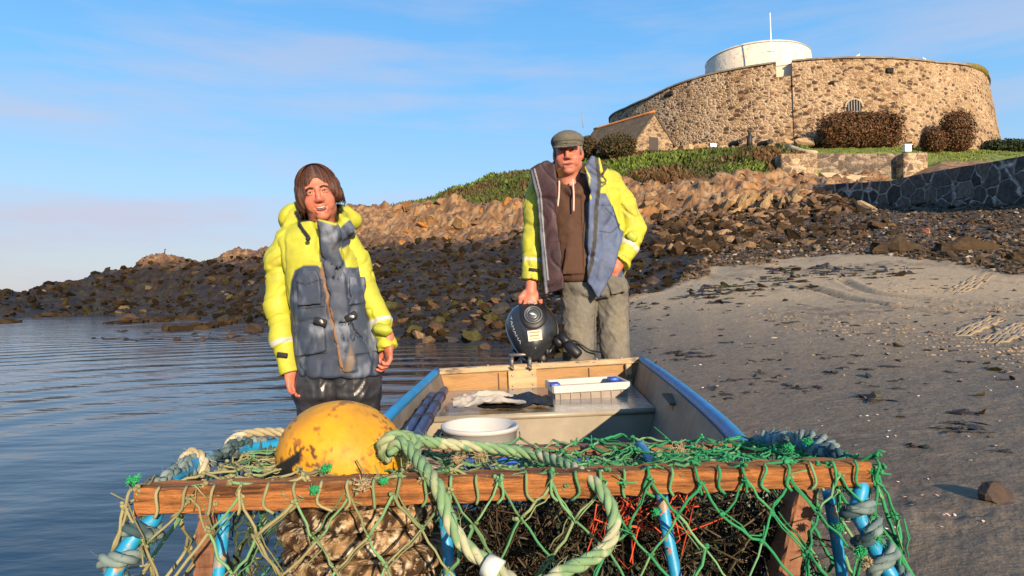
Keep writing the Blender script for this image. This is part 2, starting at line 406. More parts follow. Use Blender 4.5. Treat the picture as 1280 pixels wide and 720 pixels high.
# ================================================================ terrain
def zc(u, Y, py): return P(u, py, Y).z
TAB = {
 -700: [(4,-.6),(40,-.7),(200,-3)],
 -200: [(4,-.5),(36,-.6),(42,.3),(50,.9),(58,.2),(66,-1),(200,-3)],
 0: [(4,-.45),(30,-.5),(36,-.1),(39,.2),(44,('p',374)),(50,('p',369)),(56,.4),(64,-1),(200,-3)],
 60: [(4,-.45),(34,-.5),(42,-.1),(46,.3),(54,('p',362)),(58,('p',360)),(64,.4),(72,-1),(200,-3)],
 120: [(4,-.45),(38,-.5),(48,-.1),(52,.4),(60,('p',350)),(64,('p',348)),(70,.6),(80,-1),(200,-3)],
 165: [(4,-.45),(38,-.5),(50,-.1),(54,.5),(62,('p',341)),(66,('p',340)),(74,.6),(84,-1),(200,-3)],
 185: [(4,-.45),(38,-.5),(50,-.1),(54,.6),(62,('p',332)),(66,('p',327)),(74,.8),(84,-1),(200,-3)],
 200: [(4,-.45),(34,-.45),(50,-.1),(54,.7),(61,('p',334)),(66,('p',322)),(70,('p',326)),(78,.8),(90,-1),(200,-3)],
 218: [(4,-.45),(30,-.4),(42,-.1),(52,.7),(61,('p',336)),(66,('p',331)),(70,('p',334)),(78,.8),(90,-1),(200,-3)],
 260: [(4,-.42),(24,-.35),(34,-.06),(44,.4),(58,('p',340)),(66,('p',331)),(74,('p',334)),(90,0),(110,-2),(200,-3)],
 300: [(4,-.4),(18,-.3),(24,-.05),(30,.2),(44,.6),(58,('p',335)),(66,('p',320)),(74,('p',325)),(90,1),(120,-2),(200,-3)],
 340: [(4,-.38),(16,-.28),(20,-.04),(26,.25),(40,.9),(54,('p',335)),(62,('p',316)),(72,('p',316)),(90,2),(120,-2),(200,-3)],
 400: [(4,-.33),(12,-.22),(15,-.04),(18,.2),(26,.6),(38,1.8),(52,('p',308)),(58,('p',284)),(62,('p',276)),(76,6),(110,0),(200,-3)],
 435: [(4,-.3),(11,-.2),(13.5,-.03),(16,.25),(25,.8),(38,2.2),(52,('p',303)),(57,('p',270)),(60,('p',263)),(80,7),(110,0),(200,-3)],
 480: [(4,-.26),(10,-.18),(12.5,-.02),(15,.35),(25,('p',365)),(38,('p',338)),(52,('p',303)),(57,('p',270)),(60,('p',262)),(80,9),(110,0),(200,-3)],
 530: [(4,-.22),(10,-.14),(12.3,0),(15,.4),(25,('p',362)),(38,('p',333)),(50,('p',303)),(55,('p',265)),(58,('p',257)),(62,('p',253)),(90,10),(200,-3)],
 575: [(4,-.18),(10,-.1),(12.3,.0),(15,.45),(25,('p',360)),(38,('p',330)),(49,('p',300)),(54,('p',258)),(57,('p',250)),(63,('p',236)),(90,12),(200,-3)],
 620: [(4,-.12),(9,-.06),(12,.02),(15,.5),(25,('p',357)),(37,('p',325)),(47,('p',297)),(52,('p',256)),(56,('p',246)),(64,('p',221)),(90,14),(200,2)],
 660: [(4,-.08),(8,-.03),(11,.05),(15,.6),(25,('p',350)),(36,('p',318)),(45,('p',292)),(51,('p',252)),(56,('p',238)),(64,('p',214)),(90,14),(200,4)],
 710: [(4,-.03),(7,0),(10,.2),(15,.8),(25,('p',342)),(35,('p',312)),(43,('p',288)),(50,('p',240)),(57,('p',216)),(64,('p',205)),(90,16),(200,8)],
 760: [(4,.01),(7,.12),(10,.42),(14,.9),(22,('p',335)),(32,('p',310)),(41,('p',286)),(48,('p',236)),(55,('p',206)),(63,('p',196)),(90,17),(200,10)],
 820: [(4,.05),(7,.25),(10,.55),(14,1.05),(22,('p',328)),(30,('p',305)),(39,('p',284)),(46,('p',232)),(53,('p',200)),(62,('p',192)),(90,17),(200,12)],
 880: [(4,.08),(7,.32),(10,.65),(14,1.2),(22,('p',320)),(30,('p',300)),(38,('p',280)),(45,('p',228)),(51,('p',197)),(58,('p',190)),(90,16),(200,12)],
 940: [(4,.1),(7,.38),(10,.7),(14,1.3),(22,('p',312)),(30,('p',292)),(37,('p',276)),(44,('p',232)),(48.5,('p',196)),(56,('p',188)),(90,16),(200,12)],
 1000: [(4,.12),(7,.42),(10,.75),(14,1.35),(20,('p',318)),(28,('p',290)),(35,('p',272)),(42,('p',242)),(46.3,('p',230)),(48.3,('p',196)),(56,('p',186)),(90,16),(200,12)],
 1060: [(4,.14),(7,.45),(10,.78),(14,1.4),(20,('p',308)),(27,('p',281)),(34,('p',262)),(40,('p',250)),(45,('p',231)),(47.6,('p',226)),(48.3,('p',194)),(57,('p',181)),(90,15),(200,12)],
 1120: [(4,.15),(7,.47),(10,.8),(14,1.45),(20,('p',300)),(26,('p',276)),(32,('p',263)),(33,('p',255)),(45,('p',231)),(47.6,('p',226)),(48.3,('p',192)),(57,('p',182)),(90,15),(200,12)],
 1180: [(4,.15),(7,.47),(10,.8),(14,1.45),(20,('p',298)),(25,('p',273)),(29,('p',262)),(30,('p',250)),(45,('p',208)),(50,('p',196)),(57,('p',186)),(90,15),(200,12)],
 1240: [(4,.15),(7,.47),(10,.8),(14,1.45),(18,('p',302)),(22,('p',275)),(25.5,('p',263)),(27,('p',250)),(45,('p',205)),(53,('p',192)),(62,('p',188)),(90,14),(200,12)],
 1300: [(4,.16),(7,.48),(10,.8),(14,1.45),(18,('p',300)),(21,('p',277)),(23.5,('p',263)),(25,('p',248)),(45,('p',210)),(53,('p',195)),(65,('p',186)),(90,12),(200,10)],
 1500: [(4,.2),(7,.5),(10,.85),(14,1.5),(18,3.0),(24,5.2),(45,9),(70,12),(200,10)],
 1900: [(4,.25),(7,.6),(10,1.0),(14,1.8),(18,3.4),(24,5.6),(45,9),(70,12),(200,10)]}
US = sorted(TAB)
def ys_rows():
    y = [.35]
    while y[-1] < 190:
        Y = y[-1]; st = .03 if Y < 3 else (Y*.011 if Y < 14 else (.16 if Y < 40 else (.22 if Y < 66 else (1.0 if Y < 90 else 5))))
        y.append(Y+st)
    return np.array(y)
YR = ys_rows()
prof = []
for u in US:
    yy = [a for a, b in TAB[u]]; zz = [b if not isinstance(b, tuple) else zc(u, a, b[1]) for a, b in TAB[u]]
    prof.append(np.interp(YR, yy, zz))
prof = np.array(prof)
UR = np.concatenate([np.arange(-700, -40, 20), np.arange(-40, 1330, 2.4), np.arange(1330, 1901, 20)])
# smooth interpolation in u
wi = np.clip(np.searchsorted(US, UR, side='right')-1, 0, len(US)-2); usn = np.array(US, dtype=float)
tt = (UR-usn[wi])/(usn[wi+1]-usn[wi]); tt = tt*.5+.5*(tt*tt*(3-2*tt))
ZG = prof[wi]*(1-tt)[:, None]+prof[wi+1]*tt[:, None]
XG = (UR[:, None]-640)/F*YR[None, :]; YG = np.broadcast_to(YR[None, :], XG.shape)
near = np.interp(XG, [-6, -3, -1, -.3, .3, .6, 1.2, 3, 6], [-.7, -.5, -.3, -.17, -.06, .0, .05, .2, .5])+(YG-3)*.012
ZG = near+(ZG-near)*sstep(3.6, 6.5, YG)
Zbase = ZG.copy()
pts = np.stack([XG.ravel(), YG.ravel(), ZG.ravel()], 1)
UG = np.broadcast_to(UR[:, None], XG.shape)
Ysand = np.interp(UG, [640, 700, 740, 760, 800, 860, 900, 1000, 1060, 1100, 1280, 1900], [0, 6, 7.6, 9, 11.5, 15, 17.5, 17.5, 15.5, 14.5, 13.5, 15])
wob = fbm(pts*.35*np.array([1, 1, 0]), 3, 5).reshape(XG.shape)
sandm = 1-sstep(-.8, .8, (YG-Ysand)+wob*4.2)           # 1 on sand
uw = sstep(.25, -.1, ZG)*(YG < 12)*1.0                     # under water near: smooth bed
grass = sstep(-.6, .6, YG-np.interp(UG, [430, 480, 560, 640, 700, 760, 820, 900, 960, 1000, 1050], [66, 61, 55.5, 51.5, 50, 47.5, 46, 45, 45, 46.6, 46.6])+wob*2.0)
Ypeb1 = np.interp(UG, [850, 900, 1000, 1060, 1100, 1900], [15, 24, 31, 31, 40, 40])
peb = (1-sandm)*sstep(840, 900, UG+wob*40)*(1-sstep(-1, 1, YG-Ypeb1+wob*2))
rock = (1-sandm)*(1-grass)*(1-peb*.85)*(1-sstep(26, 30, YG)*sstep(1100, 1130, UG))
land = sstep(-.35, .1, ZG)
fr = fbm(pts*np.array([.9, .9, 1.6]), 5, 21, .55, ridge=True).reshape(XG.shape)
fr2 = fbm(pts*np.array([.28, .28, .5])+3, 4, 31, .5, ridge=True).reshape(XG.shape)
fine = fbm(pts*3.1, 4, 41, .55).reshape(XG.shape)
low = 1-sstep(0, 2.5, ZG)
amp = np.clip(.012*YG, .1, .55)*(1-.55*low)
ZG = ZG+rock*land*(amp*(fr*.8+.1)+amp*1.0*fr2*(1-low*.6)+.10*fine)
fisx = fbm(np.stack([XG.ravel()*.9+ZG.ravel()*.5, YG.ravel()*.25, ZG.ravel()*.45], 1), 3, 131, .55).reshape(XG.shape); blk_ = np.floor(fisx*6)/6
cl_m = rock*sstep(4.2, 5.4, ZG)*sstep(33, 36, YG)
ZG = ZG+cl_m*(.5*blk_+.28*fbm(np.stack([XG.ravel()*2.2+ZG.ravel()*.8, YG.ravel()*.8, ZG.ravel()*.8], 1), 3, 141, .5, ridge=True).reshape(XG.shape))
ZG = ZG+peb*(.05*fine+.08*wob)+grass*(.12*fine+.18*fr)
sp3 = pts*np.array([1, 1, 0])
sw = fbm(sp3*1.3, 3, 51).reshape(XG.shape); swf = fbm(sp3*9, 3, 55).reshape(XG.shape)
rp = fbm(sp3*np.array([5, 14, 1]), 3, 57, .6).reshape(XG.shape)
ZG = ZG+sandm*(1-uw)*(.018*sw+.006*swf+.008*rp)
# trampled wet patch by the water beside the pots
tr = sstep(.75, .1, np.hypot((XG-1.25)/1.0, (YG-2.2)/1.0))
ZG = ZG+tr*.022*fbm(sp3*6, 3, 61, .6, ridge=True).reshape(XG.shape)
# tyre tracks across the sand
def curve_d(pl, X, Y):
    pp = resample(catmull([(*a, 0) for a in pl], 10), .1)[:, :2]; d = np.full(X.shape, 9.)
    m = (Y > 5) & (Y < 17) & (X > 1)
    q = np.stack([X[m], Y[m]], 1); dm = np.full(len(q), 9.)
    for a in pp: dm = np.minimum(dm, np.hypot(q[:, 0]-a[0], q[:, 1]-a[1]))
    d[m] = dm; return d
def gp(px, py):     # ground point under pixel, from the base surface
    iu = int(np.clip(np.searchsorted(UR, px), 0, len(UR)-1)); zr = Zbase[iu]
    h = np.array([P(px, py, Y).z for Y in YR[::3]]); d = h-zr[::3]; k = np.argmax(d < 0)
    if d[k] >= 0: k = len(d)-1
    Y = YR[::3][k]; return ((px-640)/F*Y, Y)
TRK = [[gp(a, b) for a, b in c] for c in (
    [(985, 357), (1030, 366), (1090, 380), (1165, 388), (1280, 392)],
    [(1052, 351), (1080, 364), (1130, 373), (1200, 380), (1290, 384)],
    [(1000, 357), (1060, 372), (1110, 384), (1170, 392)])]
grv = np.zeros(XG.shape)
for c in TRK:
    d = curve_d(c, XG, YG); grv = np.maximum(grv, 1-sstep(.02, .14, d)); ZG = ZG+.02*sstep(.1, .16, d)*(1-sstep(.16, .28, d))
ZG = ZG-.045*grv*sandm
def gz(x, y):
    x = np.asarray(x, dtype=float); y = np.asarray(y, dtype=float)
    u = x/y*F+640; a = np.clip(np.searchsorted(UR, u, side='right')-1, 0, len(UR)-2); b = np.clip(np.searchsorted(YR, y, side='right')-1, 0, len(YR)-2)
    s_ = np.clip((u-UR[a])/(UR[a+1]-UR[a]), 0, 1); t = np.clip((y-YR[b])/(YR[b+1]-YR[b]), 0, 1)
    return (ZG[a, b]*(1-s_)+ZG[a+1, b]*s_)*(1-t)+(ZG[a, b+1]*(1-s_)+ZG[a+1, b+1]*s_)*t
def field(A, x, y):
    u = x/y*F+640; a = np.clip(np.searchsorted(UR, u), 0, len(UR)-1); b = np.clip(np.searchsorted(YR, y), 0, len(YR)-1); return A[a, b]
def lerp(a, b, t): return np.asarray(a)*(1-t[..., None])+np.asarray(b)*t[..., None]
n1 = fbm(pts*.7, 4, 71).reshape(XG.shape); n2 = fbm(pts*2.6, 4, 81).reshape(XG.shape); n3 = fbm(pts*.22, 3, 91).reshape(XG.shape)
weed = lerp((.010, .006, .003), (.034, .020, .008), sstep(-.35, .45, n2)); weed = lerp(weed, (.035, .032, .009), sstep(.1, .5, n1)*.55)
weed = lerp(weed, (.08, .055, .03), sstep(.3, .55, fine)*.5)
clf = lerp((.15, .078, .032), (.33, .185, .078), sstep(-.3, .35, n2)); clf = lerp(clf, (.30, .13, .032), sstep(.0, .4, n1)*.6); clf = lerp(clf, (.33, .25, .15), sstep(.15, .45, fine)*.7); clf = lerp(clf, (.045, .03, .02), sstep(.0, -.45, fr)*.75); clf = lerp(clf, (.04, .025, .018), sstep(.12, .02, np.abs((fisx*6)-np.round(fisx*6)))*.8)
tide = sstep(4.6, 6.0, ZG+n1*1.1+n3*.6)
midb = lerp((.045, .026, .013), (.15, .085, .038), sstep(-.2, .4, n2))
rc = lerp(weed, (0, 0, 0), np.zeros(XG.shape)); t1 = sstep(3.4, 5.0, ZG+n1*1.2)
rc = rc*(1-t1[..., None]*.8)+midb*t1[..., None]*.8; rc = rc*(1-tide[..., None])+clf*tide[..., None]
gr = lerp((.045, .065, .012), (.09, .12, .02), sstep(-.3, .4, n2)); gr = lerp(gr, (.10, .06, .025), sstep(.05, .45, n1)*.75)
terr = sstep(46, 47.5, YG)*sstep(960, 1010, UG); gr = lerp(gr, (0, 0, 0), np.zeros(XG.shape))*(1-terr[..., None])+lerp((.10, .13, .022), (.16, .19, .03), sstep(-.3, .4, n2))*terr[..., None]
pb = lerp((.035, .026, .016), (.095, .07, .045), sstep(-.3, .4, fine))
dry = sstep(.12, .9, ZG)
sc = lerp((.150, .114, .074), (.34, .255, .150), dry); sc = lerp(sc, (.115, .086, .054), sstep(.05, .45, n1*.7+swf*.4)*.75)
sc = lerp(sc, (.40, .29, .16), sstep(.25, .6, n2+.3*sw)*.35*dry); sc = lerp(sc, (.12, .075, .04), grv*.6)
sc = lerp(sc, (.07, .055, .045), sstep(.05, -.1, ZG))
tc3 = lerp(sc, (.10, .065, .05), tr*sstep(.1, .5, fine)*.7)
C = rc*(1-grass[..., None])+gr*grass[..., None]; C = C*(1-peb[..., None])+pb*peb[..., None]; C = C*(1-sandm[..., None])+tc3*sandm[..., None]
bedm = sstep(-.0, -.12, ZG)[..., None]; C = C*(1-bedm)+np.array((.035, .04, .035))*bedm
nu_, ny_ = XG.shape; ii = np.arange(nu_-1)[:, None]; jj = np.arange(ny_-1)[None, :]
QF = np.stack([ii*ny_+jj, (ii+1)*ny_+jj, (ii+1)*ny_+jj+1, ii*ny_+jj+1], -1).reshape(-1, 4)
gm = mat('ground', attr=True, rough=.72, var=.22, vscale=14, bump=.5, bscale=22, bdist=.05, spec=.4)
def big_field(name, V, Q, m, col, kind, label=None, cat=None):
    me = bpy.data.meshes.new(name); me.vertices.add(len(V)); me.vertices.foreach_set('co', np.asarray(V, dtype=np.float32).ravel())
    k = Q.shape[1]; me.loops.add(Q.size); me.loops.foreach_set('vertex_index', Q.astype(np.int32).ravel()); me.polygons.add(len(Q))
    me.polygons.foreach_set('loop_start', np.arange(len(Q), dtype=np.int32)*k); me.polygons.foreach_set('loop_total', np.full(len(Q), k, np.int32))
    me.update(calc_edges=True); me.polygons.foreach_set('use_smooth', np.ones(len(Q), bool)) 
    ca = me.color_attributes.new('Col', 'FLOAT_COLOR', 'POINT'); ca.data.foreach_set('color', np.concatenate([col, np.ones((len(col), 1))], 1).astype(np.float32).ravel())
    me.materials.append(m); me.validate(); o = bpy.data.objects.new(name, me); COL.objects.link(o); return tag(o, label, cat, None, kind)
big_field('beach', np.stack([XG.ravel(), YG.ravel(), ZG.ravel()], 1), QF, gm, C.reshape(-1, 3), 'structure')
mk('seabed', [(-4000, -600, -1.6), (4000, -600, -1.6), (4000, 6000, -3), (-4000, 6000, -3)], [(0, 1, 2, 3)], mat('seabed', (.03, .04, .04), .9)); tag(bpy.data.objects['seabed'], kind='structure')
gx = np.concatenate([np.linspace(-12, 8, 81), np.linspace(8.5, 70, 60)]); gy_ = np.concatenate([np.linspace(-50, -6, 30), np.linspace(-5.6, 12, 90), np.linspace(12.5, 45, 60)])
GX, GY = np.meshgrid(gx, gy_, indexing='ij'); uu_ = GX/np.maximum(GY, .36)*F+640; ins_ = (GY > .45) & (uu_ < 1880) & (uu_ > -690)
nr_ = np.interp(GX, [-6, -3, -1, -.3, .3, .6, 1.2, 3, 6, 12, 70], [-.7, -.5, -.3, -.17, -.06, .0, .05, .2, .5, 1.2, 8])+(np.minimum(GY, 4)-3)*.012
gq = gz(np.clip(GX, -.01, None)*0+np.minimum(GX, 1.575*np.maximum(GY, .4)), np.maximum(GY, .4)); tt_ = sstep(3.4, 7, GY); GZ = np.where(ins_, gq-.012-.3*np.minimum(sstep(1860, 1500, uu_), sstep(.5, 2.5, GY)), nr_*(1-tt_)+gq*tt_)
GZ = GZ+.012*fbm(np.stack([GX.ravel()*2, GY.ravel()*2, GX.ravel()*0], 1), 3, 7).reshape(GX.shape)*(~ins_)
a_, b_ = GX.shape; i_ = np.arange(a_-1)[:, None]; j_ = np.arange(b_-1)[None, :]
dq = sstep(.1, .9, GZ)[..., None]; gc_ = np.array((.15, .114, .074))*(1-dq)+np.array((.34, .255, .15))*dq
big_field('foreshore', np.stack([GX.ravel(), GY.ravel(), GZ.ravel()], 1), np.stack([i_*b_+j_, (i_+1)*b_+j_, (i_+1)*b_+j_+1, i_*b_+j_+1], -1).reshape(-1, 4), gm, gc_.reshape(-1, 3), 'structure')
# water
wm = bpy.data.materials.new('water'); wm.use_nodes = True; t = wm.node_tree; n = t.nodes; l = t.links; b = n['Principled BSDF']
b.inputs['Base Color'].default_value = (.012, .022, .034, 1); b.inputs['Roughness'].default_value = .10; b.inputs['IOR'].default_value = 1.33
geo = n.new('ShaderNodeNewGeometry')
def wn(sc, stretch, det=3):
    mp = n.new('ShaderNodeMapping'); mp.inputs['Scale'].default_value = stretch; mp.inputs['Rotation'].default_value = (0, 0, R(12)); l.new(geo.outputs['Position'], mp.inputs[0])
    q = n.new('ShaderNodeTexNoise'); q.inputs['Scale'].default_value = sc; q.inputs['Detail'].default_value = det; l.new(mp.outputs[0], q.inputs[0]); return q.outputs[0]
mpw = n.new('ShaderNodeMapping'); mpw.inputs['Location'].default_value = (.75, -2.7, 0); l.new(geo.outputs['Position'], mpw.inputs[0])
wv = n.new('ShaderNodeTexWave'); wv.wave_type = 'RINGS'; wv.rings_direction = 'Z'; wv.inputs['Scale'].default_value = .42; wv.inputs['Distortion'].default_value = 3.5; wv.inputs['Detail'].default_value = 2; wv.inputs['Detail Scale'].default_value = .55
l.new(mpw.outputs[0], wv.inputs[0])
wmask = n.new('ShaderNodeMapRange'); wmask.inputs[1].default_value = .4; wmask.inputs[2].default_value = .62; wmask.inputs[3].default_value = .15; l.new(wn(.45, (1, 1, 1), 2), wmask.inputs[0])
h = mathn('ADD', mathn('MULTIPLY', mathn('MULTIPLY', wv.outputs[1], wmask.outputs[0], False, t), .030, False, t), mathn('MULTIPLY', wn(1.6, (.35, 1.3, 1)), .038, False, t), False, t)
h = mathn('ADD', h, mathn('MULTIPLY', wn(5.5, (.6, 1.4, 1), 3), .016, False, t), False, t)
bp = n.new('ShaderNodeBump'); bp.inputs['Strength'].default_value = .75; bp.inputs['Distance'].default_value = .55; l.new(h, bp.inputs['Height']); l.new(bp.outputs[0], b.inputs['Normal'])
wo = mk('water', [(-4000, -600, 0), (4000, -600, 0), (4000, 6000, 0), (-4000, 6000, 0)], [(0, 1, 2, 3)], wm, smooth=False); tag(wo, kind='structure')
# ---------------------------------------------------------------- rocks
def rock_templates(k, nu=9, nv=6, amp=.32, seed=3, facet=True):
    out = []
    for i in range(k):
        m = MB(); m.ball((0, 0, 0), 1, nu, nv); V = m.V[0].copy(); Fc = m.F
        rs = np.random.RandomState(seed*100+i)
        for _ in range(16 if facet else 3):                     # chip flat facets off
            d = rs.normal(size=3); d /= np.linalg.norm(d); c = .30+rs.rand()*.42; s_ = V@d; V = V-np.maximum(s_-c, 0)[:, None]*d
        V = V*(1+amp*.5*vnoise(V*1.7+i*9, seed)[:, None]); V /= np.abs(V).max(); out.append((V, Fc))
    return out
RTR = rock_templates(6, 16, 11, .35, 21, False); RT = rock_templates(10); RTB = rock_templates(8, 16, 11, .3, 8)
def tri_of(Fc):
    o = []
    for f in Fc: o += [f[:3]] if len(f) == 3 else [(f[0], f[1], f[2]), (f[0], f[2], f[3])]
    return np.array(o)
def scatter(name, T, pos, size, col, m, kind='stuff', label=None, cat=None, flat=.65, smooth=False, tilt=.5):
    Vs, Fs, Cs, n0 = [], [], [], 0
    for i in range(len(pos)):
        V, Fc = T[i % len(T)]; s_ = size[i]*np.array([1+.4*(RS.rand()-.5), 1+.4*(RS.rand()-.5), flat*(1+.5*(RS.rand()-.5))])
        a = RS.rand()*6.28; ca, sa = math.cos(a), math.sin(a); tx = (RS.rand()-.5)*tilt*2
        Rm = np.array([[ca, -sa, 0], [sa, ca, 0], [0, 0, 1]])@np.array([[1, 0, 0], [0, math.cos(tx), -math.sin(tx)], [0, math.sin(tx), math.cos(tx)]])
        W_ = (V*s_)@Rm.T+pos[i]; Vs.append(W_); Fs.append(tri_of(Fc)+n0); n0 += len(V); Cs.append(np.tile(col[i], (len(V), 1)))
    V = np.concatenate(Vs); C_ = np.clip(np.concatenate(Cs)*(1+.25*vnoise(V*9, 3))[:, None], 0, 1)
    o = big_field(name, V, np.concatenate(Fs), m, C_, kind, label, cat)
    if not smooth: o.data.polygons.foreach_set('use_smooth', np.zeros(len(o.data.polygons), bool))
    return o
rm = mat('rock', attr=True, rough=.9, var=.3, vscale=5, bump=.8, bscale=9, bdist=.05, spec=.12)
def samp(n, u0, u1, Y0, Y1, pw=1.0):
    u = u0+RS.rand(n)*(u1-u0); Y = Y0*(Y1/Y0)**(RS.rand(n)**pw); x = (u-640)/F*Y; return u, x, Y
def pal(n, cols, w=None):
    k = RS.choice(len(cols), n, p=w); return np.array(cols)[k]*(.7+.6*RS.rand(n))[:, None]
# pebble bank
u, x, y = samp(15000, 830, 1420, 11.5, 36); g = gz(x, y); k = (field(peb, x, y) > .35) & (g > .5) & (g < 8.5)
k &= ~((u > 1110) & (y > np.interp(u, [1110, 1300, 1420], [34, 24, 20]))); x, y, g = x[k], y[k], g[k]; n_ = len(x)
sz = .035+.075*RS.rand(n_)**2.2+.012*(y-12)/20*RS.rand(n_); sz[RS.rand(n_) < .02] *= 2.2
scatter('pebbles', RT, np.stack([x, y, g+sz*.2], 1), sz, pal(n_, [(.042, .031, .020), (.08, .057, .036), (.12, .088, .058), (.2, .155, .11), (.13, .07, .035), (.36, .32, .26)], [.34, .28, .2, .07, .09, .02]), rm, 'stuff', 'bank of mixed dark pebbles lying below the sea wall', 'pebbles')
# broken rock over the foreshore (dark, weed covered)
u, x, y = samp(15000, -10, 900, 8, 66, .85); g = gz(x, y); k = (field(rock, x, y) > .4) & (g > .02) & (g < 5.2); x, y, g = x[k], y[k], g[k]; n_ = len(x)
sz = (.06+.34*RS.rand(n_)**3.2)*np.clip(y/38, .45, 1.4)
scatter('foreshore_rocks', RT, np.stack([x, y, g+sz*.1], 1), sz, pal(n_, [(.012, .008, .003), (.024, .014, .006), (.030, .025, .008), (.055, .036, .018), (.12, .09, .05)], [.40, .33, .18, .07, .02]), rm, 'stuff', 'dark weed covered broken rock over the foreshore', 'rocks', tilt=1.0)
u, x, y = samp(3200, 820, 1120, 21, 38); g = gz(x, y); k = (field(sandm, x, y) < .2) & (field(grass, x, y) < .3) & (g > 1.5) & (g < 7.5) & ((field(peb, x, y) < .6) | (RS.rand(len(g)) < .12)); x, y, g = x[k], y[k], g[k]; n_ = len(x)
sz = .07+.4*RS.rand(n_)**3
scatter('broken_rocks', RT, np.stack([x, y, g+sz*.05], 1), sz, pal(n_, [(.028, .018, .009), (.055, .034, .018), (.12, .075, .04), (.22, .14, .075)], [.4, .32, .18, .1]), rm, 'stuff', 'brown broken rock between the cliff foot and the pebble bank', 'rocks', tilt=1.0)
# cliff crags
u, x, y = samp(1500, 400, 1110, 33, 60, .8); g = gz(x, y); k = (field(rock, x, y) > .4) & (g > 4.4+RS.rand(len(g))*.9) & (field(grass, x, y) < .4) & ~((u > 1010) & (y > 41)); x, y, g = x[k], y[k], g[k]; n_ = len(x)
sz = .16+1.0*RS.rand(n_)**2.6
scatter('cliff_crags', RT, np.stack([x, y, g-sz*.42], 1), sz, pal(n_, [(.24, .145, .068), (.18, .10, .042), (.27, .185, .105), (.27, .12, .032), (.10, .062, .036)], [.3, .26, .2, .12, .12]), rm, 'stuff', 'orange and tan broken crags on the low cliff', 'rocks', flat=.6, tilt=.8)
# leaning slabs of the outcrop right of the man
def slabs(nm, lab, spots, colr, w0, tall):
    m = MB()
    for (px, py, Y, sx, sz_, tl) in spots:
        c = P(px, py, Y); c.z = min(c.z, float(gz(c.x, c.y))+sz_*.4); V, Fc = RTB[RS.randint(8)]
        a = R(tl); Rm = np.array([[math.cos(a), 0, math.sin(a)], [0, 1, 0], [-math.sin(a), 0, math.cos(a)]])
        m.add((V*np.array([sx, sx*1.6, sz_]))@Rm.T+np.array(c), Fc, np.array(colr)*(.75+.5*RS.rand()))
    o = m.build(nm, rm, None, False, loc=P(*spots[0][:3])); tag(o, lab, 'rock'); return o
slabs('rock_outcrop', 'jagged outcrop of leaning tan slabs at the cliff foot right of the man', [(px, 238+RS.rand()*40, 36.5+RS.rand()*3, .22+.2*RS.rand(), .5+.45*RS.rand(), 14+RS.rand()*30) for px in np.arange(905, 1010, 4.2)], (.27, .18, .09), 1, 1)
slabs('pale_boulder', 'pale pointed boulder at the left end of the sea wall foot', [(1078, 262, 32.5, .7, .5, 20), (1062, 263, 33, .6, .6, -10), (1092, 268, 31.5, .5, .22, 5)], (.34, .245, .15), 1, 1)
slabs('orange_boulder', 'orange and pink stone alone on the dark pebble bank', [(1150, 293, 21.5, .3, .24, 10)], (.5, .2, .1), 1, 1)
for (px, py, s_, lab) in [(1130, 316, .8, 'long low brown rock ledge at the seaward edge of the pebbles, left one of two'), (1212, 316, .9, 'long low brown rock ledge at the seaward edge of the pebbles, right one of two')]:
    x, y = gp(px, py); m = MB(); V, Fc = RTR[int(px) % 6]; m.add(V*(1+.25*vnoise(V*3, 5))[:, None]*np.array([s_*1.1, s_*.55, .30])+np.array((x, y, float(gz(x, y))+.02)), Fc, (.06, .04, .022)); tag(m.build('rock_ledge', rm, None, False, loc=(x, y, float(gz(x, y)))), lab, 'rock')
# boulders at the waterline, each its own thing
pos = []; tries = 0
while len(pos) < 120 and tries < 6000:
    tries += 1
    px = 415+RS.rand()*270; py = 378+RS.rand()*52
    if py > 404 and px > 640 and RS.rand() < .5: continue
    x, y = gp(px, py); s_ = .10+.26*RS.rand()**1.8
    if y > 26 or y < 8.5: continue
    if all(math.hypot(x-a, y-b) > (s_+c)*.75 for a, b, c in pos): pos.append((x, y, s_))
bm = []
bcols = [(.075, .045, .025), (.05, .045, .04), (.13, .075, .035), (.06, .055, .02), (.2, .13, .07), (.035, .03, .028)]
for i, (V, Fc) in enumerate(RTB):
    m = MB(); m.add(V*np.array([1, .8, .62]), Fc, np.clip(np.array(bcols[i % 6])*(1+.5*fbm(V*2.2+i, 4, i))[:, None], .01, 1)); o = m.build('boulder', rm, None, False, loc=(0, 0, 0)); bm.append(o)
for i, (x, y, s_) in enumerate(pos):
    o = bm[i] if i < len(bm) else bm[i % len(bm)].copy()
    if i >= len(bm): COL.objects.link(o)
    o.location = (x, y, float(gz(x, y))+s_*.12); o.scale = (s_, s_, s_); o.rotation_euler = (RS.rand()*.5-.25, RS.rand()*.5-.25, RS.rand()*6.28)
    pxb = 640+x/y*F; szw = 'big' if s_ > .24 else ('middling' if s_ > .15 else 'small'); cw = ['brown', 'grey', 'rusty', 'olive', 'tan', 'blackish', 'brown', 'grey'][i % 8]; sh = ['angular', 'angular', 'angular', 'angular', 'angular', 'angular', 'blocky', 'blocky'][i % 8]
    wh = "beside the woman's sleeve" if pxb < 500 else ('between the two people' if pxb < 570 else ('just left of the motor' if pxb < 632 else 'behind the motor')); row = 'at the waterline' if y < 14 else ('mid-heap' if y < 18 else 'high in the heap')
    tag(o, f"{szw} {sh} {cw} boulder {row}, {wh}", 'boulder', "boulders heaped at the water's edge")
dl = {}
for o in [o for o in COL.objects if o.get('group') == "boulders heaped at the water's edge"]: dl.setdefault(o['label'], []).append(o)
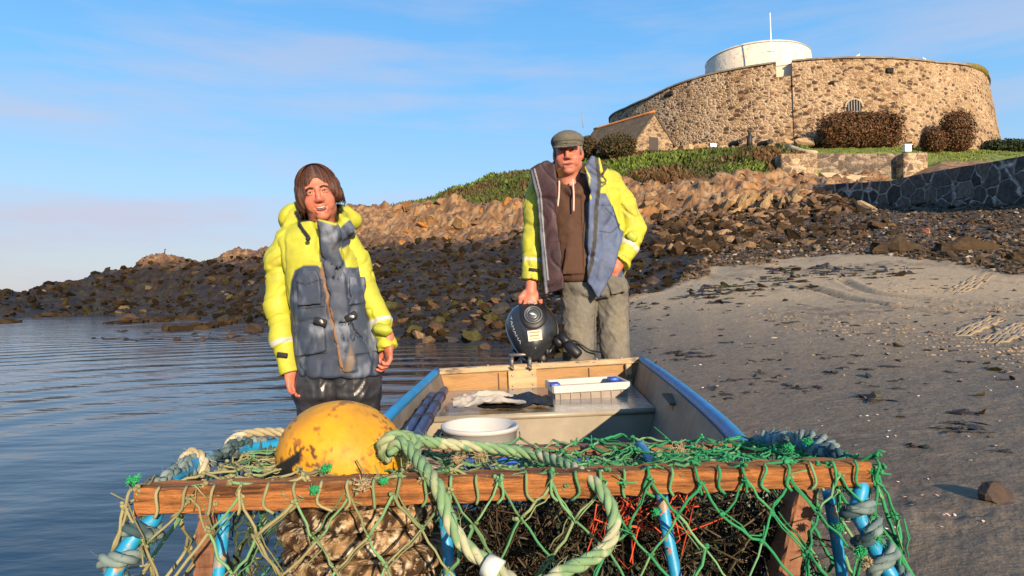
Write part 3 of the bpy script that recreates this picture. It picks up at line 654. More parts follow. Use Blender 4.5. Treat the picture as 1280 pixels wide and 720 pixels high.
for k_, os_ in dl.items():
    if len(os_) > 1:
        os_.sort(key=lambda o: o.location.x/o.location.y)
        for q_, o in enumerate(os_): o['label'] = k_.replace(',', ' and')+', '+('leftmost' if q_ == 0 else 'rightmost' if q_ == len(os_)-1 else ['', 'second', 'third', 'fourth', 'fifth', 'sixth'][q_]+' along')
for (px, py, s_, lab) in [(317, 415, .19, 'largest brown rounded stone standing in the water left of the woman'), (290, 421, .085, 'small dark stone in the water beside the largest stone left of the woman'), (163, 401, .28, 'dark stone breaking the water beside the weedy reef on the left'), (254, 425, .055, 'tiny dark stone in the water, farthest left of the stones before the woman'), (300, 426, .05, 'flat dark pebble awash between two stones in front of the reef'), (221, 425, .06, 'low dark stone just above the water left of the tiny stone'), (818, 357, .16, 'dark weedy boulder on the sand right of the man'), (1243, 626, .05, 'flat dark stone half buried in wet sand at the right edge'),
    (650, 418, .16, 'brown flat stone in the shallow water left of the outboard motor'), (606, 437, .09, 'dark wet stone in the shallows behind the boat transom')]:
    inw = px < 700
    p = Pz(px, py, 0) if inw else Vector((*gp(px, py), 0)); 
    if not inw: p.z = float(gz(p.x, p.y))
    m = MB(); V, Fc = RTR[int(px) % 6]; m.add(V*np.array([1, .8, .75])*s_*1.45+np.array(p)+np.array((0, 0, s_*.25)), Fc, np.clip(np.array((.05, .028, .015))*(1+.6*fbm(V*2, 3, 5))[:, None], 0.01, 1)); tag(m.build('stone', mat('wet_rock', attr=True, rough=.75, bump=.5, bscale=14, bdist=.03, spec=.5), None, False, loc=p), lab, 'stone')
# low weedy reefs just awash
for k_, (pl, w, lab) in enumerate([([(145, 404), (185, 402), (235, 399)], .7, 'low weedy reef awash left of the stone in the bay'), ([(232, 412), (280, 405), (320, 398), (350, 392)], .55, 'long weedy reef reaching out from the foreshore into the bay'), ([(-10, 404), (22, 403)], .6, 'small brown reef awash at the left edge'), ([(55, 396), (100, 393)], .8, 'thin weedy reef awash before the far rocks')]):
    pp = np.array([Pz(a, b, 0) for a, b in pl]); q = resample(catmull(pp, 6), .35); m = MB()
    for c in q:
        for _ in range(3):
            V, Fc = RT[RS.randint(10)]; s_ = w*(.35+.5*RS.rand()); m.add(V*np.array([s_, s_, .16+.14*RS.rand()])+c+np.array((RS.normal()*w*.25, RS.normal()*w*.5, -.02)), Fc, np.array((.04, .025, .012))*(.6+.8*RS.rand()))
    tag(m.build('reef', rm, None, False, loc=q[0]), lab, 'reef')
# sea weed, shells and clods on the sand
def bits(name, lab, cat, pts_, sizes, cols, m_, thick=.17, blades=5):
    m = MB()
    for (x, y), s_, c in zip(pts_, sizes, cols):
        z = float(gz(x, y))
        for _ in range(blades):
            a = RS.rand()*6.28; L_ = s_*(.5+.9*RS.rand()); k = 5; tt_ = np.linspace(-.5, .5, k); bend = RS.normal()*.5
            q = np.stack([x+RS.normal()*s_*.25+L_*(np.cos(a+bend*tt_)*tt_), y+RS.normal()*s_*.25+L_*(np.sin(a+bend*tt_)*tt_), np.full(k, z+.001+s_*.02*RS.rand())], 1); q[:, 2] += .03*s_*np.cos(tt_*5)+.002
            m.tube(q, np.array([.15, .7, 1, .7, .2])*s_*thick*.5, 5, c, sy=.5)
    o = m.build(name, m_); tag(o, lab, cat, None, 'stuff'); return o
wmt = mat('seaweed', attr=True, rough=.45, bump=.4, bscale=60, bdist=.01)
pt = []; szs = []; cl_ = []
def addw(px, py, s_, c): 
    x, y = gp(px, py); pt.append((x, y)); szs.append(s_); cl_.append(np.array(c)*(.6+.8*RS.rand()))
dk = (.018, .012, .008)
for (px, py, n_, sp, s_) in [(862, 445, 14, 14, .11), (1095, 500, 8, 12, .12), (1128, 519, 8, 16, .07), (1195, 518, 4, 5, .09), (1200, 537, 9, 14, .08), (1136, 560, 3, 5, .05), (1250, 567, 3, 5, .05), (1240, 392, 5, 20, .2), (1190, 356, 8, 30, .2), (905, 498, 5, 10, .06), (940, 436, 3, 10, .1), (925, 362, 40, 50, .18), (805, 385, 14, 16, .18), (800, 360, 18, 20, .2)]:
    for _ in range(n_): addw(px+RS.normal()*sp, py+RS.normal()*sp*.18, s_*(.5+RS.rand()), dk)
for _ in range(300): addw(790+RS.rand()**1.3*480, 352+RS.rand()**1.6*150, .05+.07*RS.rand(), dk)
for _ in range(130):
    t_ = RS.rand(); addw(860+130*t_+RS.normal()*8, 372-22*t_+RS.normal()*4, .14+.12*RS.rand(), (.05, .055, .012) if RS.rand() < .5 else dk)
for _ in range(110): addw(960+RS.rand()*180, 334+RS.rand()*16, .2+.1*RS.rand(), (.07, .06, .012) if RS.rand() < .4 else dk)
_s = [k for k in range(len(pt)) if RS.rand() < .3]; bits('seaweed', 'dark strands of washed up seaweed strewn over the sand', 'seaweed', [pt[k] for k in _s], [szs[k] for k in _s], [cl_[k] for k in _s], wmt)
kk = np.arange(0, len(pt)); wp = np.array([(pt[k][0]+RS.normal()*.04, pt[k][1]+RS.normal()*.06, 0) for k in kk]); wp[:, 2] = gz(wp[:, 0], wp[:, 1])
scatter('weed_clumps', RT, wp, np.array([szs[k] for k in kk])*(.12+.5*RS.rand(len(kk))**2), pal(len(kk), [(.016, .011, .007), (.03, .02, .01), (.03, .03, .01)]), wmt, 'stuff', 'small dark clumps of wet weed stranded on the sand', 'seaweed', flat=.4, tilt=1.0)
# weed floating in the shallows
pt, szs, cl_ = [], [], []
def gzw(x, y): return 0.0
_g = gz; gz = lambda x, y: 0.0
for _ in range(90):
    p = Pz(495+RS.rand()*150, 424+RS.rand()*34, 0); pt.append((p.x, p.y)); szs.append(.05+.06*RS.rand()); cl_.append(np.array((.02, .02, .012)))
for _ in range(60):
    p = Pz(120+RS.rand()*230, 405+RS.rand()*22, 0); pt.append((p.x, p.y)); szs.append(.15+.2*RS.rand()); cl_.append(np.array((.03, .02, .012)))
bits('floating_weed', 'dark scraps of weed floating in the shallows', 'seaweed', pt, szs, cl_, wmt, blades=2); gz = _g
# pushed up sand clods
pt, sz = [], []
for (px, py, sx, sy, n_) in [(1060, 410, 45, 9, 240), (1190, 430, 60, 10, 260), (975, 398, 25, 4, 60), (1265, 447, 20, 8, 90), (1225, 388, 40, 7, 120), (1180, 362, 40, 3, 60)]:
    for _ in range(n_):
        x, y = gp(px+RS.normal()*sx, min(max(py+RS.normal()*sy, 350), 600)); pt.append((x, y, float(gz(x, y)))); sz.append(.012+.03*RS.rand()**2)
pt = np.array(pt); sz = np.array(sz)
scatter('sand_clods', RT, pt, sz, pal(len(pt), [(.30, .225, .135), (.22, .17, .115)]), gm, 'stuff', 'crumbled heaps of pale sand clods on the beach', 'sand', flat=.5, smooth=True)
pt = np.array([(*gp(800+RS.rand()*470, 355+RS.rand()*330), 0) for _ in range(150)]); pt[:, 2] = gz(pt[:, 0], pt[:, 1])+.004
scatter('shell_fragments', RT, pt, .006+.012*RS.rand(150)*np.clip(pt[:, 1]/8, .3, 1.6), pal(150, [(.65, .6, .55), (.5, .35, .28)]), gm, 'stuff', 'white shell fragments dotted over the sand', 'shells', flat=.3)
# raked ridges of dragged sand
m = MB()
for (a, b, k_) in [((1195, 422), (1250, 398), 6), ((1235, 430), (1285, 408), 8), ((1225, 405), (1285, 428), 7), ((1190, 368), (1240, 343), 6)]:
    for j in range(k_):
        o_ = (j-k_/2)*3.0; q = []
        for t_ in np.linspace(0, 1, 12):
            x, y = gp(a[0]+(b[0]-a[0])*t_+o_*.9, a[1]+(b[1]-a[1])*t_+o_*.35+math.sin(t_*3)*2); q.append((x, y, float(gz(x, y))+.004))
        m.tube(np.array(q), .032*np.sin(np.linspace(.2, 2.9, 12)), 6, (.27, .205, .125), sy=.6)
tag(m.build('sand_ridges', gm), 'raked ridges of sand where something was dragged on the beach', 'sand', None, 'stuff')
# ================================================================ fort
FC = np.array([32.4, 76.6]); FR = 21.2; FT = 20.2
def fort_hit(px, r=FR):
    d = np.array([(px-640)/F, 1.0]); d /= np.linalg.norm(d); b = d@FC; q = b*b-(FC@FC-r*r)
    p = d*(b-math.sqrt(max(q, 0))); return p
SIL = [(762, 150), (785, 136), (812, 124), (850, 106), (890, 94), (975, 79), (1060, 73), (1110, 73), (1180, 79), (1236, 88)]
phs, zts = [], []
for px, py in SIL:
    p = fort_hit(px, FT+.1); phs.append(math.atan2(p[0]-FC[0], -(p[1]-FC[1]))); zts.append(zc(px, p[1], py))
def ftop(ph): return float(np.interp(ph, phs, zts))
def fph(px): p = fort_hit(px, FT+.1); return math.atan2(p[0]-FC[0], -(p[1]-FC[1]))
stone_w = masonry('fort_rubble', [(.10, .058, .03), (.32, .21, .115), (.20, .115, .055), (.36, .255, .145), (.065, .038, .022), (.33, .225, .12), (.29, .195, .11)], (.47, .34, .215), 2.1, 1.7, .17, .8, .12)
fort = empty('fort', (FC[0], FC[1], 13), 'round rubble stone fort with battered wall on the green hill', 'fort')
e0, e1 = fph(975), fph(995); ph = np.sort(np.concatenate([np.linspace(-math.pi, math.pi, 261)[:-1], [e0-.0005, e0+.0005, e1-.0005, e1+.0005]])); n_ = len(ph)
zt = np.array([ftop(a)-(1.25 if e0 < a < e1 else 0) for a in ph]); zt = np.where(np.abs(ph) > 2.2, np.mean(zts), zt)
rows = []
hs = np.linspace(0, 1, 14); zb = 10.5
zz = np.array([zb+(zt-zb)*h for h in hs]); rr = np.array([FR+.7-(FR+.7-FT)*h for h in hs])
V = []
for k in range(14):
    for i, a in enumerate(ph):
        r_ = rr[k]; V.append((FC[0]+math.sin(a)*r_, FC[1]-math.cos(a)*r_, zz[k, i]))
V = np.array(V); nb = fbm(V*1.6, 3, 7)*.06+fbm(V*.3, 2, 8)*.1; dv = V[:, :2]-FC; V[:, :2] += dv/np.linalg.norm(dv, axis=1)[:, None]*nb[:, None]
mb = MB(); Fq = [(k*n_+i, k*n_+(i+1) % n_, (k+1)*n_+(i+1) % n_, (k+1)*n_+i) for k in range(13) for i in range(n_)]; mb.add(V, Fq)
# parapet top and inner face
inn = np.array([(FC[0]+math.sin(a)*(FT-1.3), FC[1]-math.cos(a)*(FT-1.3), zt[i]) for i, a in enumerate(ph)]); low_ = inn.copy(); low_[:, 2] -= 2.2
mb.add(np.concatenate([V[-n_:], inn, low_]), [(i, (i+1) % n_, (i+1) % n_+n_, i+n_) for i in range(n_)]+[(i+n_, (i+1) % n_+n_, (i+1) % n_+2*n_, i+2*n_) for i in range(n_)])
mb.build('wall', stone_w, fort, False)
cap = MB()
for seg in (np.arange(0, n_),):
    for i in seg:
        j = (i+1) % n_
        if (e0 < ph[i] < e1) or (e0 < ph[j] < e1): continue
        o1 = np.array([math.sin(ph[i]), -math.cos(ph[i])]); o2 = np.array([math.sin(ph[j]), -math.cos(ph[j])])
        P4 = []
        for (o_, z) in ((o1, zt[i]), (o2, zt[j])):
            for r_, dz in ((FT+.14, .02), (FT+.14, .17), (FT-1.35, .2), (FT-1.35, .02)): P4.append((*(FC+o_*r_), z+dz))
        cap.add(P4, [(0, 1, 5, 4), (1, 2, 6, 5), (2, 3, 7, 6), (3, 0, 4, 7)])
cap.build('coping', mat('coping', (.2, .17, .13), .9, var=.4, vscale=1.5, bump=.5, bscale=5, bdist=.03), fort, False)
# mossy turf on the parapet at the right end
m = MB(); a = fph(1205); q = [np.array([FC[0]+math.sin(t_)*(FT-.35), FC[1]-math.cos(t_)*(FT-.35), ftop(t_)+.15]) for t_ in np.linspace(a, a+.42, 9)]
m.tube(np.array(q), np.array([.1, .4, .55, .6, .62, .62, .6, .5, .2]), 8, sy=.6); m.build('mossy_cap', mat('moss', (.16, .13, .03), .95, var=.4, vscale=3, bump=.7, bscale=9, bdist=.05), fort)
# barred arched window, dark holes
def on_wall(px, py, out=.02):
    p = fort_hit(px, FT+.7); zz_ = zc(px, p[1], py); h = (zz_-zb)/(ftop(fph(px))-zb); r_ = FR+.7-(FR+.7-FT)*h
    p = fort_hit(px, r_+out); a = math.atan2(p[0]-FC[0], -(p[1]-FC[1])); return np.array([p[0], p[1], zc(px, p[1], py)]), a
dkm = mat('dark_opening', (.012, .010, .009), .9)
c, a = on_wall(1072, 134, .12); X_ = np.array([math.cos(a), math.sin(a), 0]); Nn = np.array([math.sin(a), -math.cos(a), 0]); Zz = np.array([0, 0, 1.])
def frm(c, X_, Nn): return lambda u, v, w=0: tuple(np.array(c)+X_*u+Zz*v+Nn*w)
f = frm(c, X_, Nn); arc = [(-.62, -1.0)]+[(.62*math.cos(t_)*-1, .62*math.sin(t_)) for t_ in np.linspace(0, math.pi, 12)]+[(.62, -1.0)]
m = MB(); m.prism(arc, lambda u, v: f(u, v, .0), lambda u, v: f(u, v, -.3)); win = m.build('window', dkm, fort, False)
m = MB()
for u_ in np.linspace(-.45, .45, 5): m.tube([f(u_, -1, .04), f(u_, math.sqrt(.62**2-u_*u_), .04)], .035, 5)
m.tube([f(-.6, -.4, .05), f(.6, -.4, .05)], .03, 5); m.build('bar', mat('window_bar', (.35, .33, .3), .7), win)
m = MB(); arcp = np.array([f(.72*math.cos(t_), .72*math.sin(t_), .0) for t_ in np.linspace(0, math.pi, 14)])
for k in range(13): m.box((arcp[k]+arcp[k+1])/2, (.18, .2, .16), rotm(rz=math.degrees(a)), bev=.03)
m.build('arch_stone', mat('arch_stone', (.42, .33, .22), .9, var=.3, vscale=3), win, False)
for (px, py, w_, h_) in [(1118, 88, .3, .22), (841, 117, .35, .22), (1045, 103, .2, .12), (835, 119, .15, .12)]:
    c, a = on_wall(px, py, .1); m = MB(); m.box(c, (w_*2, .25, h_*2), rotm(rz=math.degrees(a)), bev=.05); m.build('drain_hole', dkm, fort, False)

m = MB()   # white rendered infill of the embrasure
mid = (e0+e1)/2; c = np.array([FC[0]+math.sin(mid)*(FT-1.0), FC[1]-math.cos(mid)*(FT-1.0), ftop(mid)-.75])
m.box(c, (1.42, .5, 1.5), rotm(rz=math.degrees(mid)), bev=.02); m.box(c+np.array([0, -.02, .8]), (1.46, .6, .1), rotm(rz=math.degrees(mid)), bev=.02); m.build('white_panel', mat('limewash', (.58, .52, .42), .85, var=.1, vscale=1.2, bump=.3, bscale=3, bdist=.05, c2=(.55, .5, .42), c2s=.8, c2lo=.55, c2hi=.75), fort, False)
# bedrock at the foot of the wall
m = MB()
for _ in range(60):
    px = 838+RS.rand()*190; p = fort_hit(px, FR+.9); s_ = .25+.5*RS.rand(); V, Fc = RT[RS.randint(10)]
    zb_ = float(gz(p[0], p[1])); m.add(V*np.array([s_*1.5, s_, s_])+np.array([p[0], p[1]-.3*RS.rand(), zb_+.7*RS.rand()**2*(1 if px < 900 else .6)]), Fc, np.array((.38, .25, .13))*(.6+.7*RS.rand()))
tag(m.build('bedrock', rm, None, False, loc=(*fort_hit(900), 15)), 'tan bedrock ledges breaking out at the foot of the fort wall', 'rock', None, 'stuff')
# white tower
TC = np.array([.389*77.0, 77.0]); tr_ = 6.0; tz = 29.6
tw = empty('tower', (TC[0], TC[1], 20), 'white rendered round tower rising inside the fort', 'tower')
m = MB(); m.lathe([(tr_+.25, -8), (tr_+.12, -2), (tr_, -.55), (tr_-.06, -.2), (tr_-.3, 0), (tr_-1.2, .05), (tr_-1.3, -1), (0, -1)], (TC[0], TC[1], tz), 72)
V = m.V[0]; dv = V[:, :2]-TC; nl = np.linalg.norm(dv, axis=1)[:, None]+1e-6
m.build('drum', mat('tower_render', (.70, .62, .49), .88, var=.10, vscale=.9, bump=.5, bscale=2.2, bdist=.12, c2=(.42, .39, .34), c2s=2.2, c2lo=.52, c2hi=.66), tw)
m = MB(); m.lathe([(tr_+.03, -.32), (tr_+.05, -.26), (tr_-.02, -.2)], (TC[0], TC[1], tz), 72); m.build('string_course', mat('lead', (.35, .33, .3), .8), tw)
# flagpole
fp = P(965, 82, 68); fl = empty('flagpole', fp, 'tall white flagpole with crosstree in front of the white tower', 'flagpole')
m = MB(); tp = P(962.5, 16, 68); m.tube([np.array(fp)-(0, 0, 2), tp], np.array([.09, .05]), 8); m.build('pole', mat('white_paint', (.8, .8, .78), .5), fl)
m = MB(); c = P(964, 64, 68); m.tube([np.array(c)-(.42, 0, 0), np.array(c)+(.42, 0, 0)], .045, 6); m.build('crosstree', mat('grey_metal', (.25, .24, .23), .6), fl)
ae = P(729, 160, 72); m = MB(); m.tube([np.array(ae), np.array(P(727, 139, 72))], .035, 5); tag(m.build('mast', mat('grey_metal'), None, loc=ae), 'thin bare mast standing beyond the cottage by the man', 'mast')
# ---------------------------------------------------------------- stone cottage
A = np.array(P(795, 194, 60)); Bp = np.array(P(841, 193, 61.3)); C0 = np.array(P(722, 194, 66)); zg = zc(800, 60, 195)
A[2] = Bp[2] = C0[2] = zg; g1 = Bp-A; wd = np.linalg.norm(g1); g1 /= wd; l1 = C0-A; ln = np.linalg.norm(l1); l1 /= ln
ez = zc(800, 60, 176); rz_ = zc(818, 60.6, 141)
hut = empty('stone_cottage', A, 'small stone cottage with dark mossy roof below the fort wall', 'cottage')
cm = masonry('cottage_rubble', [(.16, .10, .06), (.28, .195, .11), (.22, .145, .08), (.33, .25, .15), (.11, .07, .045)], (.40, .31, .2), 2.6, 1.5, .12, .7, .06)
Q = lambda l, g, z: A+l1*l+g1*g+np.array([0, 0, z-zg])
def wallmesh():
    V = [Q(0, 0, zg), Q(0, wd, zg), Q(0, wd, ez), Q(0, wd/2, rz_), Q(0, 0, ez), Q(ln, 0, zg), Q(ln, wd, zg), Q(ln, wd, ez), Q(ln, wd/2, rz_-.1), Q(ln, 0, ez)]
    return V, [(0, 1, 2, 3, 4), (9, 8, 7, 6, 5), (0, 4, 9, 5), (1, 6, 7, 2)]
hw = mk('wall', *wallmesh(), cm, hut, False)
m = MB()
for sg, g0 in ((1, 0), (-1, wd)):
    ns = 14
    for s_ in range(1):
        V = []; 
        for i in range(ns+1):
            for k in range(6):
                l_ = -.1+(ln+.2)*i/ns; v = k/5; g_ = g0+(wd/2-g0)*v-(1-v)*.25*sg; z_ = ez-.15+(rz_+.08-ez+.15)*v+.04*math.sin(i*1.7+k)
                V.append(Q(l_, g_, z_))
        V = np.array(V); n0 = len(V); V = np.concatenate([V, V-np.array([0, 0, .22])]); Fq = []
        for i in range(ns):
            for k in range(5): a_ = i*6+k; Fq += [(a_, a_+6, a_+7, a_+1), (a_+n0, a_+1+n0, a_+7+n0, a_+6+n0)]
        for k in range(5): Fq += [(k, k+1, k+1+n0, k+n0), (ns*6+k, ns*6+k+n0, ns*6+k+1+n0, ns*6+k+1)]
        for i in range(ns): Fq += [(i*6, i*6+n0, (i+1)*6+n0, (i+1)*6)]
        m.add(V, Fq)
m.build('roof', mat('mossy_roof', (.09, .067, .043), .95, var=.3, vscale=2.0, bump=.8, bscale=5, bdist=.06, c2=(.07, .06, .035), c2s=1.1), hut, False)
m = MB(); m.tube(np.array([Q(l_, wd/2, rz_+.12) for l_ in np.linspace(-.1, ln+.1, 12)]), .13, 6); m.build('ridge', mat('ridge_tile', (.5, .2, .07), .9, var=.3, vscale=3), hut)
m = MB(); dn = -l1; dx0 = wd*.36; m.prism([(0, 0), (.95, 0), (.95, 1.9), (0, 1.9)], lambda u, v: Q(-.03, dx0+u, zg+v), lambda u, v: Q(.1, dx0+u, zg+v)); m.build('door', mat('dark_door', (.05, .04, .035), .8), hut, False)
# ---------------------------------------------------------------- walls by the shore
sw_m = masonry('sea_wall_stone', [(.07, .065, .058), (.11, .095, .08), (.045, .043, .04), (.14, .12, .10), (.085, .078, .07)], (.50, .46, .40), 1.2, 1.15, .075, .9, .15)
def wall_strip(name, top, bot, thick, m_, lab, cat, nn=40, cope=None):
    """top/bot: (px,Y,py) polylines sharing px and Y"""
    px = np.linspace(top[0][0], top[-1][0], nn); Y = np.interp(px, [t[0] for t in top], [t[1] for t in top])
    pt_ = np.interp(px, [t[0] for t in top], [t[2] for t in top]); pb_ = np.interp(px, [t[0] for t in bot], [t[1] for t in bot])
    a = np.array([P(u_, v_, y_) for u_, v_, y_ in zip(px, pt_, Y)]); b_ = np.array([P(u_, v_, y_) for u_, v_, y_ in zip(px, pb_, Y)]); b_[:, :2] = a[:, :2]; b_[:, 2] -= .6
    d = np.gradient(a[:, :2], axis=0); d /= np.linalg.norm(d, axis=1)[:, None]; nr = np.stack([-d[:, 1], d[:, 0]], 1)
    if (nr@np.array([0, 1.])).mean() < 0 or (nr@np.array([1, 1.])).mean() < 0: nr = -nr
    a2 = a.copy(); a2[:, :2] += nr*thick; c2_ = b_.copy(); c2_[:, :2] += nr*thick
    rws = [b_+(a-b_)*t_ for t_ in np.linspace(0, 1, 7)]+[a2, c2_]; V = np.concatenate(rws); jit = fbm(V*2.1, 3, 3)*.05; V[:, 0] += jit; V[:, 2] += np.where(np.arange(len(V))//nn >= 6, jit*.8, 0)
    Fq = [(k*nn+i, k*nn+i+1, (k+1)*nn+i+1, (k+1)*nn+i) for k in range(8) for i in range(nn-1)]+[tuple(k*nn for k in range(9)), tuple(k*nn+nn-1 for k in range(8, -1, -1))]
    o = mk(name, V, Fq, m_, None, False, loc=a[0]); return tag(o, lab, cat)
wall_strip('sea_wall', [(1016, 39, 231), (1060, 36.5, 229), (1110, 33, 226), (1180, 29, 212), (1240, 26, 202), (1290, 24.2, 193), (1400, 21, 165)], [(1016, 246), (1060, 262), (1110, 267), (1180, 268), (1290, 268), (1400, 270)], 1.1, sw_m, 'long shaded sea wall of dark boulders in pale mortar rising to the right', 'sea wall', 70)
tan_m = masonry('retaining_stone', [(.2, .13, .08), (.34, .24, .14), (.26, .18, .1), (.12, .085, .06), (.4, .3, .19)], (.42, .33, .22), 2.0, 1.3, .09, .7, .08)
grey_m = masonry('retaining_stone_grey', [(.13, .10, .075), (.22, .17, .12), (.09, .07, .055), (.27, .21, .15)], (.24, .19, .14), 2.2, 1.6, .07, .7, .08)
wall_strip('retaining_wall', [(1020, 47.6, 192), (1060, 47.6, 192), (1134, 47.6, 191.5)], [(1020, 224), (1134, 226)], .8, grey_m, 'grey brown rubble retaining wall between two paler stone piers', 'wall')
def pier(px0, px1, Y, pt_, pb_, lab, m_=tan_m, dep=1.6):
    a = P(px0, pb_, Y); b_ = P(px1, pt_, Y); c = ((a.x+b_.x)/2, Y+dep/2, (a.z+b_.z)/2-.4); m = MB(); m.box(c, (b_.x-a.x, dep, b_.z-a.z+.8), bev=.06); return tag(m.build('stone_pier', m_, None, False, loc=c), lab, 'pier')
pier(977, 1022, 46.2, 191.5, 229, 'broad tan stone pier left of the beach steps')
pier(1130, 1160, 46.6, 190.5, 216, 'pale stone pier at the right end of the retaining wall')
m = MB()
for i in range(7):
    a = P(1022+i*1.5, 227-i*2.0, 46.4-.0*i); b_ = P(1066-i*3+(6-i)*2.5, 227-i*2.0, 46.4); m.box(((a.x+b_.x)/2, 45.2+i*.32, a.z-.3), (b_.x-a.x, .34, .75), bev=.03)
tag(m.build('stone_steps', mat('step_stone', (.4, .31, .2), .9, var=.3, vscale=2.5, bump=.5, bscale=6, bdist=.04), None, False, loc=P(1040, 226, 45)), 'worn tan stone steps climbing between pier and retaining wall', 'steps')
wall_strip('terrace_wall', [(915, 55.5, 183), (960, 55.5, 183), (1000, 55.2, 185)], [(915, 190), (1000, 191)], 1.2, tan_m, 'low stone platform wall carrying the dark guns below the fort', 'wall', 24)
m = MB(); q = np.array([P(x, y, Y) for x, y, Y in [(985, 183, 52), (992, 186, 51), (1004, 190, 50), (1020, 192, 49)]]); m.tube(q, .28, 7, sy=.8); tag(m.build('path_kerb', mat('step_stone'), None, loc=q[0]), 'grey sloping kerb leading down to the beach steps', 'kerb')
# guns and upright figure-like post on the platform
gm_ = mat('black_iron', (.015, .014, .014), .6, bump=.3, bscale=20)
for (px, lab) in [(919, 'left black cannon lying on the low platform'), (955, 'right black cannon lying on the low platform')]:
    c = P(px, 179.5, 55.9); g_ = empty('cannon', c, lab, 'cannon'); m = MB(); ax = rotm(ry=90, rz=-75); m.lathe([(0, -.7), (.28, -.68), (.3, -.3), (.24, .1), (.2, .6), (.24, .75), (.14, .76), (0, .5)], c, 14, ax); m.build('barrel', gm_, g_)
    m = MB(); m.box((c[0], c[1]+.1, c[2]-.3), (.75, .7, .22), bev=.04); m.build('carriage', mat('oak_carriage', (.09, .07, .05), .9), g_)
c = P(937, 184, 54.9); st = empty('statue', c, 'dark upright weathered post beside the cannons on the platform', 'post')
m = MB(); c = np.array(c); m.tube([c, c+(0, 0, .5), c+(.03, 0, .95), c+(0, 0, 1.15)], np.array([.26, .24, .22, .1]), 8); m.ball(c+(0, 0, 1.28), (.13, .13, .17)); m.build('post', gm_, st)
m = MB(); m.box(c+(0.02, 0, .9), (.62, .2, .14), rotm(ry=8), bev=.04); m.build('crossbar', gm_, st)
def sign_box(px, py, Y, w, h, lab, nm='electric_box', m_=None):
    c = np.array(P(px, py, Y)); m = MB(); m.box(c+(0, 0, h/2), (w, .35, h), bev=.03); m.box(c+(0, 0, h+.03), (w+.1, .42, .08), bev=.02); return tag(m.build(nm, m_ or mat('white_paint'), None, False, loc=c), lab, 'box')
sign_box(1134, 190, 48.6, .5, .5, 'small white cabinet on the lawn above the right pier')
c = np.array(P(892, 190, 56)); ib = empty('information_board', c, 'small white information board low on the grass below the fort', 'sign'); m = MB(); m.box(c+(0, 0, .6), (.55, .06, .4), rotm(rx=-25), bev=.01); m.build('panel', mat('white_paint'), ib, False); m = MB(); m.tube([c-(.15, 0, .2), c+(-.15, 0, .5)], .03, 6); m.tube([c-(-.15, 0, .2), c+(.15, 0, .5)], .03, 6); m.build('leg', mat('grey_metal'), ib)
# ---------------------------------------------------------------- shrubs and hedges
def leaf_cloud(fn, n, ls, cols, seed=0):
    """fn(k)->k points, outward normals"""
    rs = np.random.RandomState(seed); Pp, Nn = fn(n, rs); k = len(Pp); d = rs.normal(size=(k, 3))*.7+Nn; d /= np.linalg.norm(d, axis=1)[:, None]
    u = np.cross(d, rs.normal(size=(k, 3))); u /= np.linalg.norm(u, axis=1)[:, None]; w = np.cross(d, u); s_ = ls*(.6+.8*rs.rand(k))[:, None]
    V = np.stack([Pp-u*s_, Pp-w*s_*.55, Pp+u*s_, Pp+w*s_*.55], 1).reshape(-1, 3); Q_ = np.arange(k*4).reshape(-1, 4)
    c = np.array(cols)[rs.choice(len(cols), k)]*(.6+.8*rs.rand(k))[:, None]; return V, Q_, np.repeat(c, 4, 0)
lm = mat('leaves', attr=True, rough=.7, spec=.25)
def shrub(name, lab, cat, px, py, Y, rx, ry, rz, cols, n=2600, ls=.10, boxy=2.0, tz=.0, flat_top=False, lump=.16):
    c = np.array(P(px, py, Y)); o = empty(name, c, lab, cat)
    def fn(k, rs):
        d = rs.normal(size=(k, 3)); d /= (np.abs(d)**boxy).sum(1)[:, None]**(1/boxy); r_ = rs.rand(k)**.22; bump_ = 1+lump*fbm(d*2.4+px, 3, int(px))+.05*rs.normal(size=k)
        p = d*(r_*bump_)[:, None]*np.array([rx, ry, rz])+c+np.array([0, 0, rz*.92]); return p, d
    V, Q_, cc = leaf_cloud(fn, n, ls, cols, int(px)); mk('crown', V, Q_, lm, o, False, cc)
    m = MB(); 
    for k in range(5): m.tube([c+(RS.normal()*rx*.15, RS.normal()*ry*.15, -.4), c+(RS.normal()*rx*.3, RS.normal()*ry*.2, rz*1.1)], np.array([.06, .03]), 5)
    m.build('trunk', mat('bark', (.08, .055, .035), .9), o); return o
brn = [(.10, .042, .018), (.13, .055, .022), (.06, .03, .014), (.16, .075, .028), (.055, .045, .016)]
shrub('hedge', 'long clipped brown hedge hiding the foot of the fort below the barred window', 'hedge', 1075, 183, 53.5, 3.25, 1.2, 1.42, brn, 15000, .10, 7.0, lump=.05)
shrub('shrub', 'tall brown clipped bush right of the long hedge', 'shrub', 1196, 190, 53.8, 1.22, 1.2, 1.78, brn, 6500, .09, 3.0, lump=.1)
shrub('shrub', 'low rounded brown bush in front of the tall clipped bush', 'shrub', 1167, 190, 52.0, .85, .85, .98, brn, 4200, .08, 2.6, lump=.1)
shrub('shrub', 'spreading dark green shrub at the right foot of the fort', 'shrub', 1262, 194, 58, 3.0, 1.6, .72, [(.02, .035, .012), (.035, .055, .02), (.015, .02, .01)], 5200, .12, 2.2)
shrub('shrub', 'round dark bush in front of the cottage wall', 'shrub', 772, 198, 58, 1.75, 1.4, 1.15, [(.05, .04, .015), (.08, .05, .02), (.04, .045, .015)], 5200, .10, 2.2)
shrub('shrub', 'small dark bush half hidden beside the man, left of the round bush', 'shrub', 735, 197, 60, .9, .9, 1.05, [(.05, .045, .015), (.07, .045, .02)], 2600, .10, 2.2)
